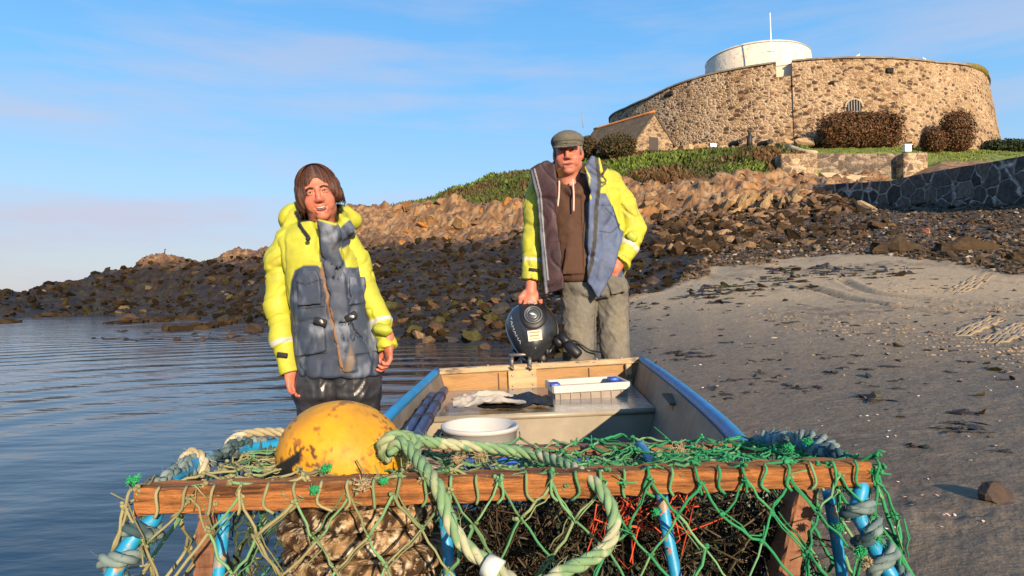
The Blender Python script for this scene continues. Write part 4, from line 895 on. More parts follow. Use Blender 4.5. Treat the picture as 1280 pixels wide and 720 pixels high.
# boulders by the pier right of the hedge
for (px, py, s_, lab, cc) in [(1136, 184, .85, 'tan boulder against the fort wall right of the long hedge', (.42, .28, .15)), (1152, 181, .95, 'grey lichened boulder between the hedge and the brown bushes', (.25, .22, .17)), (1005, 181, 1.1, 'craggy tan rock left of the long hedge', (.36, .25, .14)), (1022, 178, .8, 'dark cleft boulder touching the left end of the hedge', (.2, .14, .09))]:
    c = P(px, py, 54.8); m = MB(); V, Fc = RTB[int(px) % 8]; m.add(V*np.array([s_, s_, s_*.85])+np.array(c), Fc, np.clip(np.array(cc)*(1+.5*fbm(V*2.5, 3, 1))[:, None], 0, 1)); tag(m.build('boulder', rm, None, False, loc=c), lab, 'boulder')
# grass and heather tufts
def tufts(n, u0, u1, Y0, Y1, thr, cols, ls, name, lab, up=.8):
    u, x, y = samp(n, u0, u1, Y0, Y1, .9); k = field(grass, x, y) > thr; x, y = x[k], y[k]; g = gz(x, y); k = len(x); rs = np.random.RandomState(4)
    hf = ls*(.4+1.2*rs.rand(k)*(1+.9*vnoise(np.stack([x*.5, y*.5, x*0], 1), 5))); a = rs.rand(k)*6.28; w = hf*.5
    V = np.stack([np.stack([x-np.cos(a)*w, y-np.sin(a)*w, g-.03], 1), np.stack([x+np.cos(a)*w, y+np.sin(a)*w, g-.03], 1), np.stack([x+rs.normal(size=k)*w*.7, y+rs.normal(size=k)*w*.7, g+hf*up], 1)], 1).reshape(-1, 3)
    nz_ = vnoise(np.stack([x*.35, y*.35, x*0], 1), 9); ci = np.clip(((nz_+1)/2*len(cols)+rs.normal(size=k)*.6).astype(int), 0, len(cols)-1); c = np.repeat(np.array(cols)[ci]*(.6+.8*rs.rand(k))[:, None], 3, 0)
    o = big_field(name, V, np.arange(k*3).reshape(-1, 3), lm, c, 'stuff', lab, 'grass'); o.data.polygons.foreach_set('use_smooth', np.zeros(k, bool)); return o
tufts(60000, 430, 1010, 44, 68, .45, [(.14, .075, .03), (.10, .06, .025), (.055, .06, .018), (.07, .10, .018), (.11, .15, .025), (.10, .14, .02)], .30, 'hill_grass', 'green and brown heath grass covering the hill top')
tufts(16000, 1000, 1310, 47, 62, .5, [(.12, .15, .025), (.17, .2, .03), (.10, .13, .02)], .09, 'lawn_grass', 'mown green lawn below the fort')
# ---------------------------------------------------------------- birds
def bird(c, s_, lab, cols, yaw=0, neck=.6, name='gull'):
    c = np.array(c); q = lambda x, y, z: c+rotm(rz=yaw)@np.array([x, y, z])*s_
    h = s_*.028; f = SDF(c-s_*.8, c+s_*.9+np.array([0, 0, .3*s_]), h)
    f.ell(q(0, 0, .32), np.array([.30, .13, .15])*s_, rotm(ry=-25, rz=yaw), k=.04*s_); f.cap(q(.2, 0, .4), q(.26, 0, .4+neck*.5), .06*s_, .04*s_, k=.05*s_); f.ell(q(.28, 0, .44+neck*.5), np.array([.085, .06, .06])*s_, k=.03*s_)
    f.cap(q(-.2, 0, .25), q(-.5, 0, .14), .07*s_, .03*s_, k=.04*s_)
    V, Q_ = f.mesh(); o = mk(name, V, Q_, mat('bird_'+name, cols, .7), None, True, loc=c); tag(o, lab, 'bird')
    m = MB(); m.tube([q(.34, 0, .44+neck*.5), q(.46, 0, .42+neck*.5)], np.array([.025, .006])*s_, 5); m.build('beak', mat('beak', (.45, .25, .06), .5), o)
    m = MB()
    for sy_ in (-.05, .05): m.tube([q(0, sy_, .2), q(.02, sy_, 0)], .015*s_, 5)
    m.build('legs', mat('beak'), o)
p = P(203, 322, 66); p.z = float(gz(p.x, p.y))+.05
bird(p, .95, 'dark cormorant perched on the peak of the far left rocks', (.012, .012, .014), 10, .9, 'cormorant')
for (px, yaw, lab) in [(1081, 0, 'white gull on the fort parapet above the hedge'), (1167, 180, 'small gull on the fort parapet right of the middle'), (1227, 20, 'white gull at the right end of the fort parapet')]:
    a = fph(px); z_ = ftop(a)+.2; c = (FC[0]+math.sin(a)*(FT-.3), FC[1]-math.cos(a)*(FT-.3), z_); bird(c, .55, lab, (.7, .7, .7), yaw, .3)
# ================================================================ boat
def V3(*a): return np.array(a, dtype=float)
GL = catmull([V3(-.40, 1.28, .36), V3(-.45, 1.7, .36), V3(-.46, 2.4, .362), V3(-.452, 3.1, .367), V3(-.445, 3.75, .371)], 4)
GR = catmull([V3(.50, 1.30, .43), V3(.59, 1.75, .423), V3(.665, 2.4, .42), V3(.73, 3.15, .419), V3(.775, 3.85, .418)], 4)
boat = empty('dinghy', (.13, 2.6, -.1), 'open dinghy with blue gunwales beached at the water edge behind the netted pot', 'boat')
hm = mat('hull_inside', (.18, .155, .12), .55, var=.3, vscale=5, bump=.3, bscale=18, bdist=.01, c2=(.10, .085, .07), c2s=3.5, c2lo=.5, c2hi=.7)
def sect(i, off):
    l, r_ = GL[i], GR[i]; f = min(1, .55+.45*i/8); d = off
    zb = -.12+.16*(1-sstep(0, 5, i))
    return [l+V3(d, 0, 0), l+V3(.05+d, 0, -.17), V3(l[0]+.13+d, l[1], zb+.05+d), V3(l[0]+.2+d, l[1], zb+d), V3((l[0]+r_[0])/2, (l[1]+r_[1])/2, zb-.02+d), V3(r_[0]-.2-d, r_[1], zb+d), V3(r_[0]-.13-d, r_[1], zb+.05+d), r_+V3(-.05-d, 0, -.19), r_+V3(-d, 0, 0)]
ns = len(GL); Vo = np.array([sect(i, 0) for i in range(ns)]).reshape(-1, 3); Vi = np.array([sect(i, .022) for i in range(ns)]).reshape(-1, 3); k9 = 9
Fq = []
for i in range(ns-1):
    for k in range(k9-1): a = i*k9+k; Fq += [(a, a+1, a+1+k9, a+k9), (a+ns*k9, a+k9+ns*k9, a+1+k9+ns*k9, a+1+ns*k9)]
    for k in (0, 8): a = i*k9+k; Fq.append((a, a+k9, a+k9+ns*k9, a+ns*k9))
b0 = list(range(9)); Fq.append(tuple(b0)); Fq.append(tuple(x+ns*k9 for x in b0[::-1]))
mk('hull', np.concatenate([Vo, Vi]), Fq, hm, boat, False)
gb = mat('blue_paint', (.008, .22, .46), .45, var=.2, vscale=9, bump=.3, bscale=30, bdist=.004, c2=(.10, .2, .28), c2s=14, c2lo=.58, c2hi=.68)
for g_ in (GL, GR):
    m = MB(); m.tube(g_+V3(0, 0, .012), .021, 10); m.build('gunwale', gb, boat)
m = MB(); bt = sect(0, -.004); m.prism([(p[0], p[2]) for p in bt], lambda u, v: (u, 1.27+(.36-v)*.1, v), lambda u, v: (u, 1.31+(.36-v)*.1, v)); m.build('bow_board', hm, boat, False)
# transom
woodm = mat('transom_wood', (.31, .165, .052), .6, var=.35, vscale=5, bump=.4, bscale=30, bdist=.006, c2=(.22, .12, .05), c2s=5, c2lo=.52, c2hi=.66, stretch=(1, 1, 5))
capm = mat('pale_wood', (.38, .27, .15), .6, var=.3, vscale=8, bump=.4, bscale=30, bdist=.005, c2=(.13, .09, .06), c2s=6, c2lo=.53, c2hi=.62, stretch=(1.2, 6, 6))
TLp, TRp = GL[-1], GR[-1]; tx = (TRp-TLp)/np.linalg.norm(TRp-TLp); TW = np.linalg.norm(TRp-TLp); ty = np.cross((0, 0, 1.), tx); ty /= np.linalg.norm(ty)
tzv = np.cross(tx, ty)
TQ = lambda u, v, w=0: TLp+tx*u+tzv*v+ty*w            # u along, v up, w aft
Rt = np.stack([tx, ty, tzv], 1)
m = MB(); m.prism([(0.0, -.01), (TW, -.01), (TW-.07, -.35), (TW-.2, -.5), (.2, -.48), (.07, -.33)], lambda u, v: TQ(u, v, -.0), lambda u, v: TQ(u, v, .035)); m.build('transom', woodm, boat, False)
m = MB(); m.box(TQ(TW/2, .008, .012), (TW-.02, .055, .035), Rt, bev=.006); m.build('transom_cap', capm, boat, False)
m = MB(); m.box(TQ(.50, -.062, -.012), (.17, .022, .11), Rt, bev=.004); m.build('motor_pad', mat('pad_wood', (.40, .28, .14), .6, var=.25, vscale=9, bump=.3, bscale=40, bdist=.004, stretch=(1, 1, 5)), boat, False)
for u_ in (.36, .9):
    m = MB(); m.box(TQ(u_, -.10, -.004), (.006, .006, .16), Rt); m.build('seam', mat('dark_wood', (.10, .06, .035), .8), boat, False)
stl = mat('steel', (.45, .42, .38), .4, .8, var=.2, vscale=20)
for (u_, v_) in [(.44, -.035), (.56, -.035), (.44, -.095), (.56, -.095), (.30, .03), (.62, .03), (.95, .03), (1.1, .03)]:
    m = MB(); m.ball(TQ(u_, v_, -.026 if v_ < 0 else -.008), .006, 8, 5); m.build('screw', stl, boat)
m = MB(); m.box(TQ(.55, -.135, -.008), (.12, .01, .035), Rt, bev=.003); m.box(TQ(.57, -.132, -.016), (.03, .02, .02), Rt, bev=.004); m.build('bracket', stl, boat, False)
m = MB(); m.box(TQ(TW-.09, -.09, -.02), (.035, .03, .17), Rt, bev=.004); m.build('knee', capm, boat, False)
# stern bench: moulded box with a wet top
bz = .275; gel = mat('gelcoat', (.31, .27, .20), .4, var=.18, vscale=6, bump=.15, bscale=10, bdist=.01, c2=(.27, .23, .18), c2s=4, c2lo=.5, c2hi=.68)
wet = mat('wet_bench_top', (.23, .22, .20), .16, var=.3, vscale=7, bump=.2, bscale=12, bdist=.01, c2=(.45, .38, .26), c2s=4.5, c2lo=.56, c2hi=.64)
def bq(x, y, z): return V3(x, y, z)
fl_, fr_ = V3(-.40, 2.86, bz), V3(.655, 2.98, bz+.012); rl_, rr_ = V3(-.40, 3.70, bz), V3(.70, 3.80, bz+.014)
m = MB(); bot = V3(0, .03, -.26)
for (a, b_, c, d) in ((fl_, fr_, fr_+bot, fl_+bot),): m.add([a, b_, c, d], [(0, 3, 2, 1)])
m.tube([fl_+V3(0, .004, -.012), fr_+V3(0, .004, -.012)], .014, 8)
m.build('bench', gel, boat)
m = MB(); m.add([fl_+V3(0, 0, .003), fr_+V3(0, 0, .003), rr_, rl_, fl_+V3(0, 0, -.015), fr_+V3(0, 0, -.015), rr_-V3(0, 0, .02), rl_-V3(0, 0, .02)], [(0, 1, 2, 3), (0, 4, 5, 1), (1, 5, 6, 2), (4, 7, 6, 5)]); m.build('bench_top', wet, boat, False)
m = MB(); q = Pz(770, 545, .12); m.ball((q.x, q.y, .05), (.17, .1, .10), 18, 9); m.build('floor_hump', gel, boat)
m = MB(); c = np.array(P(846, 508, 2.62)); m.box(c, (.05, .09, .045), rotm(rz=-5), bev=.008); m.build('rowlock_block', mat('block_wood', (.42, .23, .09), .7, var=.3, vscale=20, bump=.4, bscale=60), boat, False)
m = MB(); m.box(c+V3(-.01, -.0, .03), (.07, .14, .01), rotm(rx=8), bev=.003); m.build('rowlock_plate', mat('dark_wood'), boat, False)
m = MB(); c = V3(-.405, 2.35, .27); m.box(c, (.05, .16, .06), rotm(rz=2), bev=.01); m.build('rowlock_block', mat('dark_wood'), boat, False)
# ---------------------------------------------------------------- things in the boat
white = mat('white_plastic', (.45, .44, .41), .4, var=.08, vscale=6)
bc = np.array(P(600, 531, 2.2)); bk = empty('bucket', (bc[0], bc[1], bc[2]-.29), 'round white plastic bucket standing open in the bottom of the boat', 'bucket')
m = MB(); z0 = bc[2]; m.lathe([(0, -.29), (.105, -.29), (.112, -.2), (.127, -.012), (.134, -.012), (.134, 0), (.128, .003), (.122, 0), (.106, -.2), (.098, -.275), (0, -.275)], (bc[0], bc[1], z0), 48); m.build('pail', white, bk)
m = MB(); a = np.linspace(-.2, math.pi+.2, 20); m.tube(np.stack([bc[0]+.137*np.cos(a), bc[1]+.137*np.sin(a)*-1, z0-.035-.02*np.sin(a)], 1), .0025, 6); m.build('handle', stl, bk)
fc = np.array(P(733, 484, 3.42)); fyaw = 6; Rf = rotm(rz=fyaw, ry=-2)
fc[2] += .015; fb = empty('fish_box', (fc[0], fc[1], .29), 'white rimmed fish box with blue corner grips on the stern bench', 'box')
fq = lambda x, y, z: fc+Rf@V3(x, y, z)
m = MB()
for (cx, cy, sx, sy) in ((0, -.125, .40, .018), (0, .125, .40, .018), (-.195, 0, .018, .25), (.195, 0, .018, .25)): m.box(fq(cx, cy, 0), (sx, sy, .04), Rf, bev=.004)
m.build('rim', white, fb, False)
m = MB(); gw = mat('grey_box', (.24, .2, .16), .6, var=.2, vscale=12)
for (cx, cy, sx, sy) in ((0, -.115, .38, .01), (0, .115, .38, .01), (-.185, 0, .01, .23), (.185, 0, .01, .23)): m.box(fq(cx, cy, -.055), (sx, sy, .09), Rf)
m.box(fq(0, 0, -.05), (.37, .22, .01), Rf)
for k in range(7): m.box(fq(-.16+.053*k, -.122, -.045), (.008, .01, .065), Rf)
m.build('tray', gw, fb, False)
bl = mat('blue_plastic', (.02, .08, .42), .4)
for (cx, cy) in ((.155, .03), (-.18, -.05)): m = MB(); m.box(fq(cx, cy, .016), (.05, .075, .02), Rf, bev=.003); m.build('grip', bl, fb)
def cloth(name, lab, cat, c, sx, sy, m_, h=.05, seed=1, yaw=0):
    n = 46; g = np.linspace(-1, 1, n); X, Y = np.meshgrid(g, g, indexing='ij'); p = np.stack([X.ravel()*1.4, Y.ravel()*1.4, np.full(n*n, seed*1.7)], 1)
    z = h*(.45+.9*fbm(p*1.0, 3, seed, .5, ridge=True))*(1-.5*np.clip(np.hypot(X, Y).ravel(), 0, 1)**2); r_ = 1+.18*vnoise(p*1.6, seed+3)
    x = X.ravel()*sx*r_; y = Y.ravel()*sy*r_; ca, sa = math.cos(R(yaw)), math.sin(R(yaw)); Vt = np.stack([c[0]+x*ca-y*sa, c[1]+x*sa+y*ca, c[2]+np.maximum(z, .004)], 1)
    Vb = Vt-np.array([0, 0, .004]); Fq = [(i*n+j, (i+1)*n+j, (i+1)*n+j+1, i*n+j+1) for i in range(n-1) for j in range(n-1)]; N_ = n*n
    Fq += [tuple(x_+N_ for x_ in f[::-1]) for f in Fq]; o = mk(name, np.concatenate([Vt, Vb]), Fq, m_, None, True, loc=(c[0], c[1], c[2])); tag(o, lab, cat); return o
cc = np.array(P(607, 510, 2.98)); cloth('cloth', 'crumpled white cloth lying on the left of the stern bench', 'cloth', (cc[0]+.0, cc[1]+.02, bz+.035), .16, .13, mat('cloth', (.40, .35, .28), .85, var=.12, vscale=30, bump=.2, bscale=120, bdist=.002), .055, 2, 10)
cc = np.array(P(650, 512, 3.0)); cloth('sack', 'black crumpled sack tucked behind the white cloth', 'bag', (cc[0]-.02, cc[1]+.06, bz+.008), .17, .15, mat('black_sack', (.012, .012, .014), .4, bump=.3, bscale=60), .07, 5)
cc = np.array(P(560, 530, 2.62)); cloth('sack', 'dark bundled bag between the oars and the bucket', 'bag', (cc[0]+.03, cc[1], .12), .14, .16, mat('black_sack'), .16, 8)
oarm = mat('navy_tube', (.015, .028, .10), .35, var=.3, vscale=15, bump=.1)
for (a, b_, lab) in [((556, 487, 3.35), (518, 552, 1.95), 'navy blue oar shaft lying along the left side of the boat, inner one'), ((541, 494, 3.2), (506, 548, 2.05), 'navy blue oar shaft lying along the left side of the boat, outer one')]:
    a, b_ = np.array(P(*a)), np.array(P(*b_)); o = empty('oar', b_, lab, 'oar'); m = MB(); m.tube([a, a+(b_-a)*.02, a+(b_-a)*.98, b_], np.array([.016, .021, .021, .017]), 14); m.build('shaft', oarm, o)
    m = MB()
    for t_ in (.22, .45, .7): m = MB(); d = (b_-a)/np.linalg.norm(b_-a); c = a+(b_-a)*t_; m.tube([c-d*.02, c+d*.02], .025, 14); m.build('collar', mat('black_rubber', (.02, .02, .022), .6), o)
# deep blue crates and tubs seen through the netting
for (px, py, Y, sx, sy, sz_, lab) in [(655, 600, 1.72, .30, .20, .12, 'deep blue plastic crate in the bow seen through the netting'), (715, 606, 1.5, .12, .14, .09, 'small blue plastic tub in the bow right of the blue crate')]:
    c = np.array(P(px, py, Y)); o = empty('crate', c-(0, 0, sz_/2), lab, 'crate'); m = MB()
    for (cx, cy, wx, wy) in ((0, -sy/2, sx, .01), (0, sy/2, sx, .01), (-sx/2, 0, .01, sy), (sx/2, 0, .01, sy)): m.box(c+(cx, cy, 0), (wx, wy, sz_), bev=.003)
    m.box(c-(0, 0, sz_/2-.005), (sx, sy, .01)); m.build('body', bl, o, False); m = MB()
    for (cx, cy, wx, wy) in ((0, -sy/2-.004, sx+.03, .02), (0, sy/2+.004, sx+.03, .02), (-sx/2-.004, 0, .02, sy), (sx/2+.004, 0, .02, sy)): m.box(c+(cx, cy, sz_/2), (wx, wy, .014), bev=.003)
    m.build('rim', bl, o, False)
# ---------------------------------------------------------------- outboard motor
mc = np.array(P(665, 412, 3.93)); om = empty('outboard_motor', (mc[0], mc[1], .1), 'black outboard motor clamped to the transom under the man\'s hand', 'motor')
K = 3.93/F
blk = mat('motor_black', (.018, .020, .023), .28, var=.15, vscale=10, coat=.3); blk2 = mat('motor_dark', (.008, .008, .010), .5); grym = mat('motor_grey', (.045, .05, .055), .35, coat=.2)
out = [(665, 375), (680, 378), (690, 388), (696, 402), (697, 416), (692, 430), (684, 442), (673, 451), (664, 453), (654, 448), (645, 437), (638, 424), (633, 410), (634, 396), (641, 384), (652, 377)]
oc = catmull([(a, b, 0) for a, b in out], 5, True)[:, :2]; cen = np.array([665, 411.])
tlt = rotm(rx=-22)
def cowl_pt(f, q, bulge): # f radial fraction, q outline pt
    d = (q-cen)*f; return mc+tlt@V3(d[0]*K, bulge, -d[1]*K)
def dome(fs, bs, sc=1.0):
    V = [cowl_pt(f*sc, q, b) for f, b in zip(fs, bs) for q in oc]; n = len(oc); Fq = [(i*n+j, i*n+(j+1) % n, (i+1)*n+(j+1) % n, (i+1)*n+j) for i in range(len(fs)-1) for j in range(n)]; return V, Fq
th = np.linspace(0, math.pi/2, 10)
fs = list(np.sin(th)**.8); bs = list(-.115*np.cos(th))
V, Fq = dome(fs+[1.0, .97, .8, .0001], bs+[.06, .12, .16, .16]); mk('cowl', V, Fq, blk, om)
V, Fq = dome([1.0, 1.018, 1.018, 1.0], [.004, .006, .022, .026]); mk('trim_line', V, Fq, mat('chrome_line', (.55, .56, .58), .3, .6), om)
def dome_y(x, z):  # cowl surface y-offset at local x,z (m)
    r_ = np.hypot(x, z); ang = math.atan2(-z, x); qa = np.arctan2(oc[:, 1]-cen[1], oc[:, 0]-cen[0]); i = np.argmin(np.abs(np.angle(np.exp(1j*(qa-ang))))); R_ = np.linalg.norm(oc[i]-cen)*K
    f = min(r_/R_, 1)**(1/.8); return -.115*math.sqrt(max(0, 1-f*f))
def on_cowl(px, py, o_=.002): x = (px-cen[0])*K; z = -(py-cen[1])*K; return mc+tlt@V3(x, dome_y(x, z)-o_, z)
# centre panel
m = MB(); pan = [(651, 377.5), (680, 379), (683, 395), (682, 408), (674, 417), (665, 419), (656, 416), (650, 405), (649, 392)]
pc = catmull([(a, b, 0) for a, b in pan], 4, True)[:, :2]; pcen = pc.mean(0); rings = [pcen+(pc-pcen)*f for f in (1.0, .94, .7, .4, .1)]
V = [on_cowl(*q, o_) for rg, o_ in zip(rings, (-.002, .006, .007, .007, .007)) for q in rg]; n = len(pc); m.add(V, [(i*n+j, i*n+(j+1) % n, (i+1)*n+(j+1) % n, (i+1)*n+j) for i in range(4) for j in range(n)]+[tuple(range(4*n, 5*n))]); m.build('panel', blk2, om)
gc = on_cowl(666, 401, .012); nrm = tlt@V3(0, -1, 0); Rg = tlt@rotm(rx=90)
m = MB(); m.lathe([(.055, -.012), (.055, .004), (.050, .010), (.045, .006), (.043, .0), (.034, 0), (.032, .008), (.020, .010), (.0, .011)], gc, 40, Rg); em = m.build('starter_disc', grym, om)
m = MB()
for r_ in (.053, .036): a = np.linspace(0, 2*math.pi, 41)[:-1]; m.tube(np.array([gc+Rg@V3(r_*math.cos(t_), r_*math.sin(t_), .008) for t_ in a]), .0014, 5, closed=True)
m.build('ring', mat('dull_ring', (.16, .17, .18), .4), em)
m = MB(); m.prism([(-.022, -.006), (-.004, .006), (.004, .004), (.022, .012), (.006, -.004), (-.002, -.008)], lambda u, v: gc+Rg@V3(u, -v, .011), lambda u, v: gc+Rg@V3(u, -v, .016)); m.build('pull_handle', mat('silver', (.7, .7, .72), .3, .5), em, False)
# round emblem at the top of the cowl
lc = on_cowl(665, 382, .012); m = MB(); a = np.linspace(0, 2*math.pi, 33)[:-1]; m.tube(np.array([lc+Rg@V3(.021*math.cos(t_), -.013*math.sin(t_), .0) for t_ in a]), .0014, 5, closed=True)
for t_ in (90, 210, 330): m.tube([lc, lc+Rg@V3(.018*math.cos(R(t_)), -.011*math.sin(R(t_)), 0)], .0013, 5)
m.build('emblem', mat('chrome_line'), om)
# sticker
q = [on_cowl(658.5, 421, .003), on_cowl(675, 419.5, .003), on_cowl(676.5, 431, .003), on_cowl(660, 433.5, .003)]; q = np.array(q); nn_ = np.cross(q[1]-q[0], q[3]-q[0]); nn_ /= np.linalg.norm(nn_)
if nn_[1] > 0: nn_ = -nn_
q = q+nn_*.006
m = MB(); m.add(np.concatenate([q, q-nn_*.004]), [(0, 1, 2, 3), (0, 4, 5, 1), (1, 5, 6, 2), (2, 6, 7, 3), (3, 7, 4, 0)]); stk = m.build('sticker', mat('sticker', (.72, .55, .36), .5), om, False)
def onq(u, v): return q[0]*(1-u)*(1-v)+q[1]*u*(1-v)+q[2]*u*v+q[3]*(1-u)*v+nn_*.001
m = MB()
for (v0, v1, u1) in ((.12, .26, .92), (.42, .6, .8), (.76, .86, .9)): m.add([onq(.1, v0), onq(u1, v0), onq(u1, v1), onq(.1, v1)], [(0, 1, 2, 3)])
m.build('sticker_stripe', mat('sticker_red', (.55, .12, .05), .5), stk, False)
def text_mesh(s_, size, f, m_, name, parent, ext=.0006):
    cu = bpy.data.curves.new('t', 'FONT'); cu.body = s_; cu.size = 1; cu.extrude = 0; o = bpy.data.objects.new('t', cu); COL.objects.link(o)
    bpy.context.view_layer.update(); me = bpy.data.meshes.new_from_object(o.evaluated_get(bpy.context.evaluated_depsgraph_get()))
    Vt = np.array([v.co[:] for v in me.vertices]); Fc = [tuple(p.vertices) for p in me.polygons]; w = Vt[:, 0].max(); bpy.data.objects.remove(o); bpy.data.meshes.remove(me)
    return mk(name, np.array([f(v[0]/w, v[1]*size) for v in Vt]), Fc, m_, parent, False)
def edge_f(u, v): # text running down the left edge of the cowl
    pa = catmull([(637.5, 398, 0), (639.5, 412, 0), (644, 424, 0), (650, 435, 0)], 12)[:, :2]; i = u*(len(pa)-1); k = int(min(i, len(pa)-2)); p = pa[k]+(pa[k+1]-pa[k])*(i-k); d = pa[k+1]-pa[k]; d = d/np.linalg.norm(d); nn = np.array([d[1], -d[0]])
    p = p+nn*v; return on_cowl(p[0], p[1], .0035)
text_mesh('YAMAHA', 3.4, edge_f, mat('lettering', (.42, .43, .45), .4), 'lettering', om)
# bracket, tiller, leg and propeller
m = MB(); b0 = TQ(.50, .03, .02)
for dx in (-.055, .05): m.box(b0+V3(dx, -.005, -.0), (.022, .10, .075), rotm(rx=8), bev=.008); m.tube([b0+V3(dx, -.065, -.022), b0+V3(dx, .01, -.022)], .006, 8); m.box(b0+V3(dx, -.068, -.022), (.034, .009, .009), rotm(ry=40), bev=.003)
m.tube([b0+V3(-.07, .02, .045), b0+V3(.07, .02, .05)], .010, 8); m.build('clamp_bracket', mat('cast_grey', (.16, .15, .14), .45, .5, var=.3, vscale=20), om)
m = MB(); m.tube([mc+V3(0, .09, -.18), mc+V3(.01, .12, -.35), (mc[0]+.01, mc[1]+.12, -.02)], np.array([.07, .05, .04]), 12, sy=1.4); m.build('leg', blk, om)
m = MB(); m.tube(np.array([P(700, 418, 3.84), P(706, 425, 3.82), P(712, 431, 3.8)]), np.array([.035, .028, .03]), 10); m.tube(np.array([P(696, 430, 3.86), P(702, 424, 3.84)]), .04, 10); m.build('tiller_arm', blk2, om)
m = MB(); m.tube(np.array([P(708, 429, 3.80), P(711, 432, 3.79), P(722, 443, 3.76), P(724, 445, 3.76)]), np.array([.024, .034, .034, .026]), 14); m.build('grip', blk2, om)
m = MB(); m.tube(catmull([P(712, 425, 3.82), P(722, 428, 3.86), P(738, 438, 3.85), P(752, 440, 3.9)], 6), .006, 6); m.build('cable', blk2, om)
m = MB(); m.box(P(678, 447, 3.86), (.06, .05, .07), rotm(rx=-20), bev=.015); m.box(P(684, 440, 3.84), (.03, .03, .05), bev=.01); m.box(P(643, 444, 3.95), (.06, .08, .07), bev=.02); m.build('latch', blk2, om)
# ================================================================ lobster pot
pot = empty('lobster_pot', (.02, .95, .22), 'netted lobster pot with wooden rails and rope bound frame in the foreground', 'lobster pot', None)
TLf, TRf, BLf, BRf = V3(-.465, .80, .553), V3(.497, .90, .553), V3(-.56, .73, .22), V3(.60, .84, .22)
TLr, TRr, BLr, BRr = V3(-.43, 1.16, .535), V3(.46, 1.20, .532), V3(-.52, 1.22, .22), V3(.56, 1.26, .22)
rail_m = mat('rail_wood', (.34, .135, .042), .75, var=.4, vscale=20, bump=1, bscale=26, bdist=.006, c2=(.09, .038, .016), c2s=9, c2lo=.46, c2hi=.66, stretch=(.5, 9, 9), spec=.2)
post_m = mat('post_wood', (.20, .085, .04), .75, var=.4, vscale=15, bump=.7, bscale=40, bdist=.004, stretch=(4, 4, .5))
def beam(name, a, b_, w, h, m_, parent, n=26, seed=0):
    a, b_ = np.array(a, dtype=float), np.array(b_, dtype=float); t_ = np.linspace(0, 1, n); d = (b_-a)/np.linalg.norm(b_-a); s_ = np.cross(d, (0, 0, 1.)); 
    if np.linalg.norm(s_) < .3: s_ = np.cross(d, (0, 1., 0))
    s_ /= np.linalg.norm(s_); u_ = np.cross(s_, d); prof_ = [(-1, -.8), (-1, .8), (-.8, 1), (.8, 1), (1, .8), (1, -.8), (.8, -1), (-.8, -1)]; V = []
    for i, tt_ in enumerate(t_):
        for k, (p, q_) in enumerate(prof_): j = 1+.07*math.sin(i*1.3+k*2.1+seed)+.05*math.sin(i*3.1+k+seed); V.append(a+(b_-a)*tt_+s_*p*w/2*j+u_*q_*h/2*j)
    Fq = [(i*8+k, i*8+(k+1) % 8, (i+1)*8+(k+1) % 8, (i+1)*8+k) for i in range(n-1) for k in range(8)]+[tuple(range(7, -1, -1)), tuple(range((n-1)*8, n*8))]
    return mk(name, V, Fq, m_, parent, False)
beam('rail', P(176, 623, .80), P(1080, 589, .90), .038, .032, rail_m, pot, 60, 1)
beam('rail', TLr-V3(0, 0, .012), TRr-V3(0, 0, .012), .03, .018, post_m, pot, 40, 5)
beam('base_rail', BLf, BRf, .036, .03, post_m, pot); beam('base_rail', BLr, BRr, .036, .03, post_m, pot); beam('base_rail', BLf, BLr, .036, .03, post_m, pot); beam('base_rail', BRf, BRr, .036, .03, post_m, pot)
beam('post', P(268, 640, .92), P(256, 790, .90), .03, .04, post_m, pot, seed=2)
beam('post', P(1002, 607, .97), P(962, 790, .95), .03, .045, post_m, pot, seed=3)
bar_m = mat('blue_bar', (.012, .24, .44), .45, var=.2, vscale=20, bump=.3, bscale=60, bdist=.003, c2=(.30, .22, .13), c2s=38, c2lo=.57, c2hi=.62)
def bar(pts_, r_=.0085): m = MB(); m.tube(catmull(pts_, 8), r_, 14); m.build('frame_bar', bar_m, pot)
bar([P(800, 556, 1.17), P(815, 578, 1.05), P(824, 602, .94), P(828, 625, .915), P(834, 665, .90), P(846, 730, .88), P(850, 800, .86)])
bar([P(278, 618, .90), P(280, 650, .895), P(272, 730, .88), P(268, 790, .87)])
bar([P(548, 590, .98), P(556, 650, .94), P(562, 720, .92), P(562, 790, .91)])
bar([P(1035, 615, .99), P(1043, 660, .99), P(1054, 730, .99), P(1060, 790, .98)])
WL1 = [P(372, 555, 1.17), P(310, 560, 1.10), P(258, 574, .98), P(222, 594, .88), P(192, 614, .82)]; WL2 = [P(192, 630, .815), P(192, 648, .80), P(168, 672, .785), P(150, 702, .775), P(136, 740, .765), P(100, 900, .76)]
WR1 = [P(945, 552, 1.20), P(985, 549, 1.10), P(1030, 562, 1.0), P(1062, 579, .93)]; WR2 = [P(1076, 596, .90), P(1076, 612, .885), P(1072, 640, .88), P(1086, 668, .875), P(1100, 700, .87), P(1122, 740, .86), P(1170, 900, .85)]
for w_ in (WL1, WL2, WR1, WR2): bar(w_, .010)
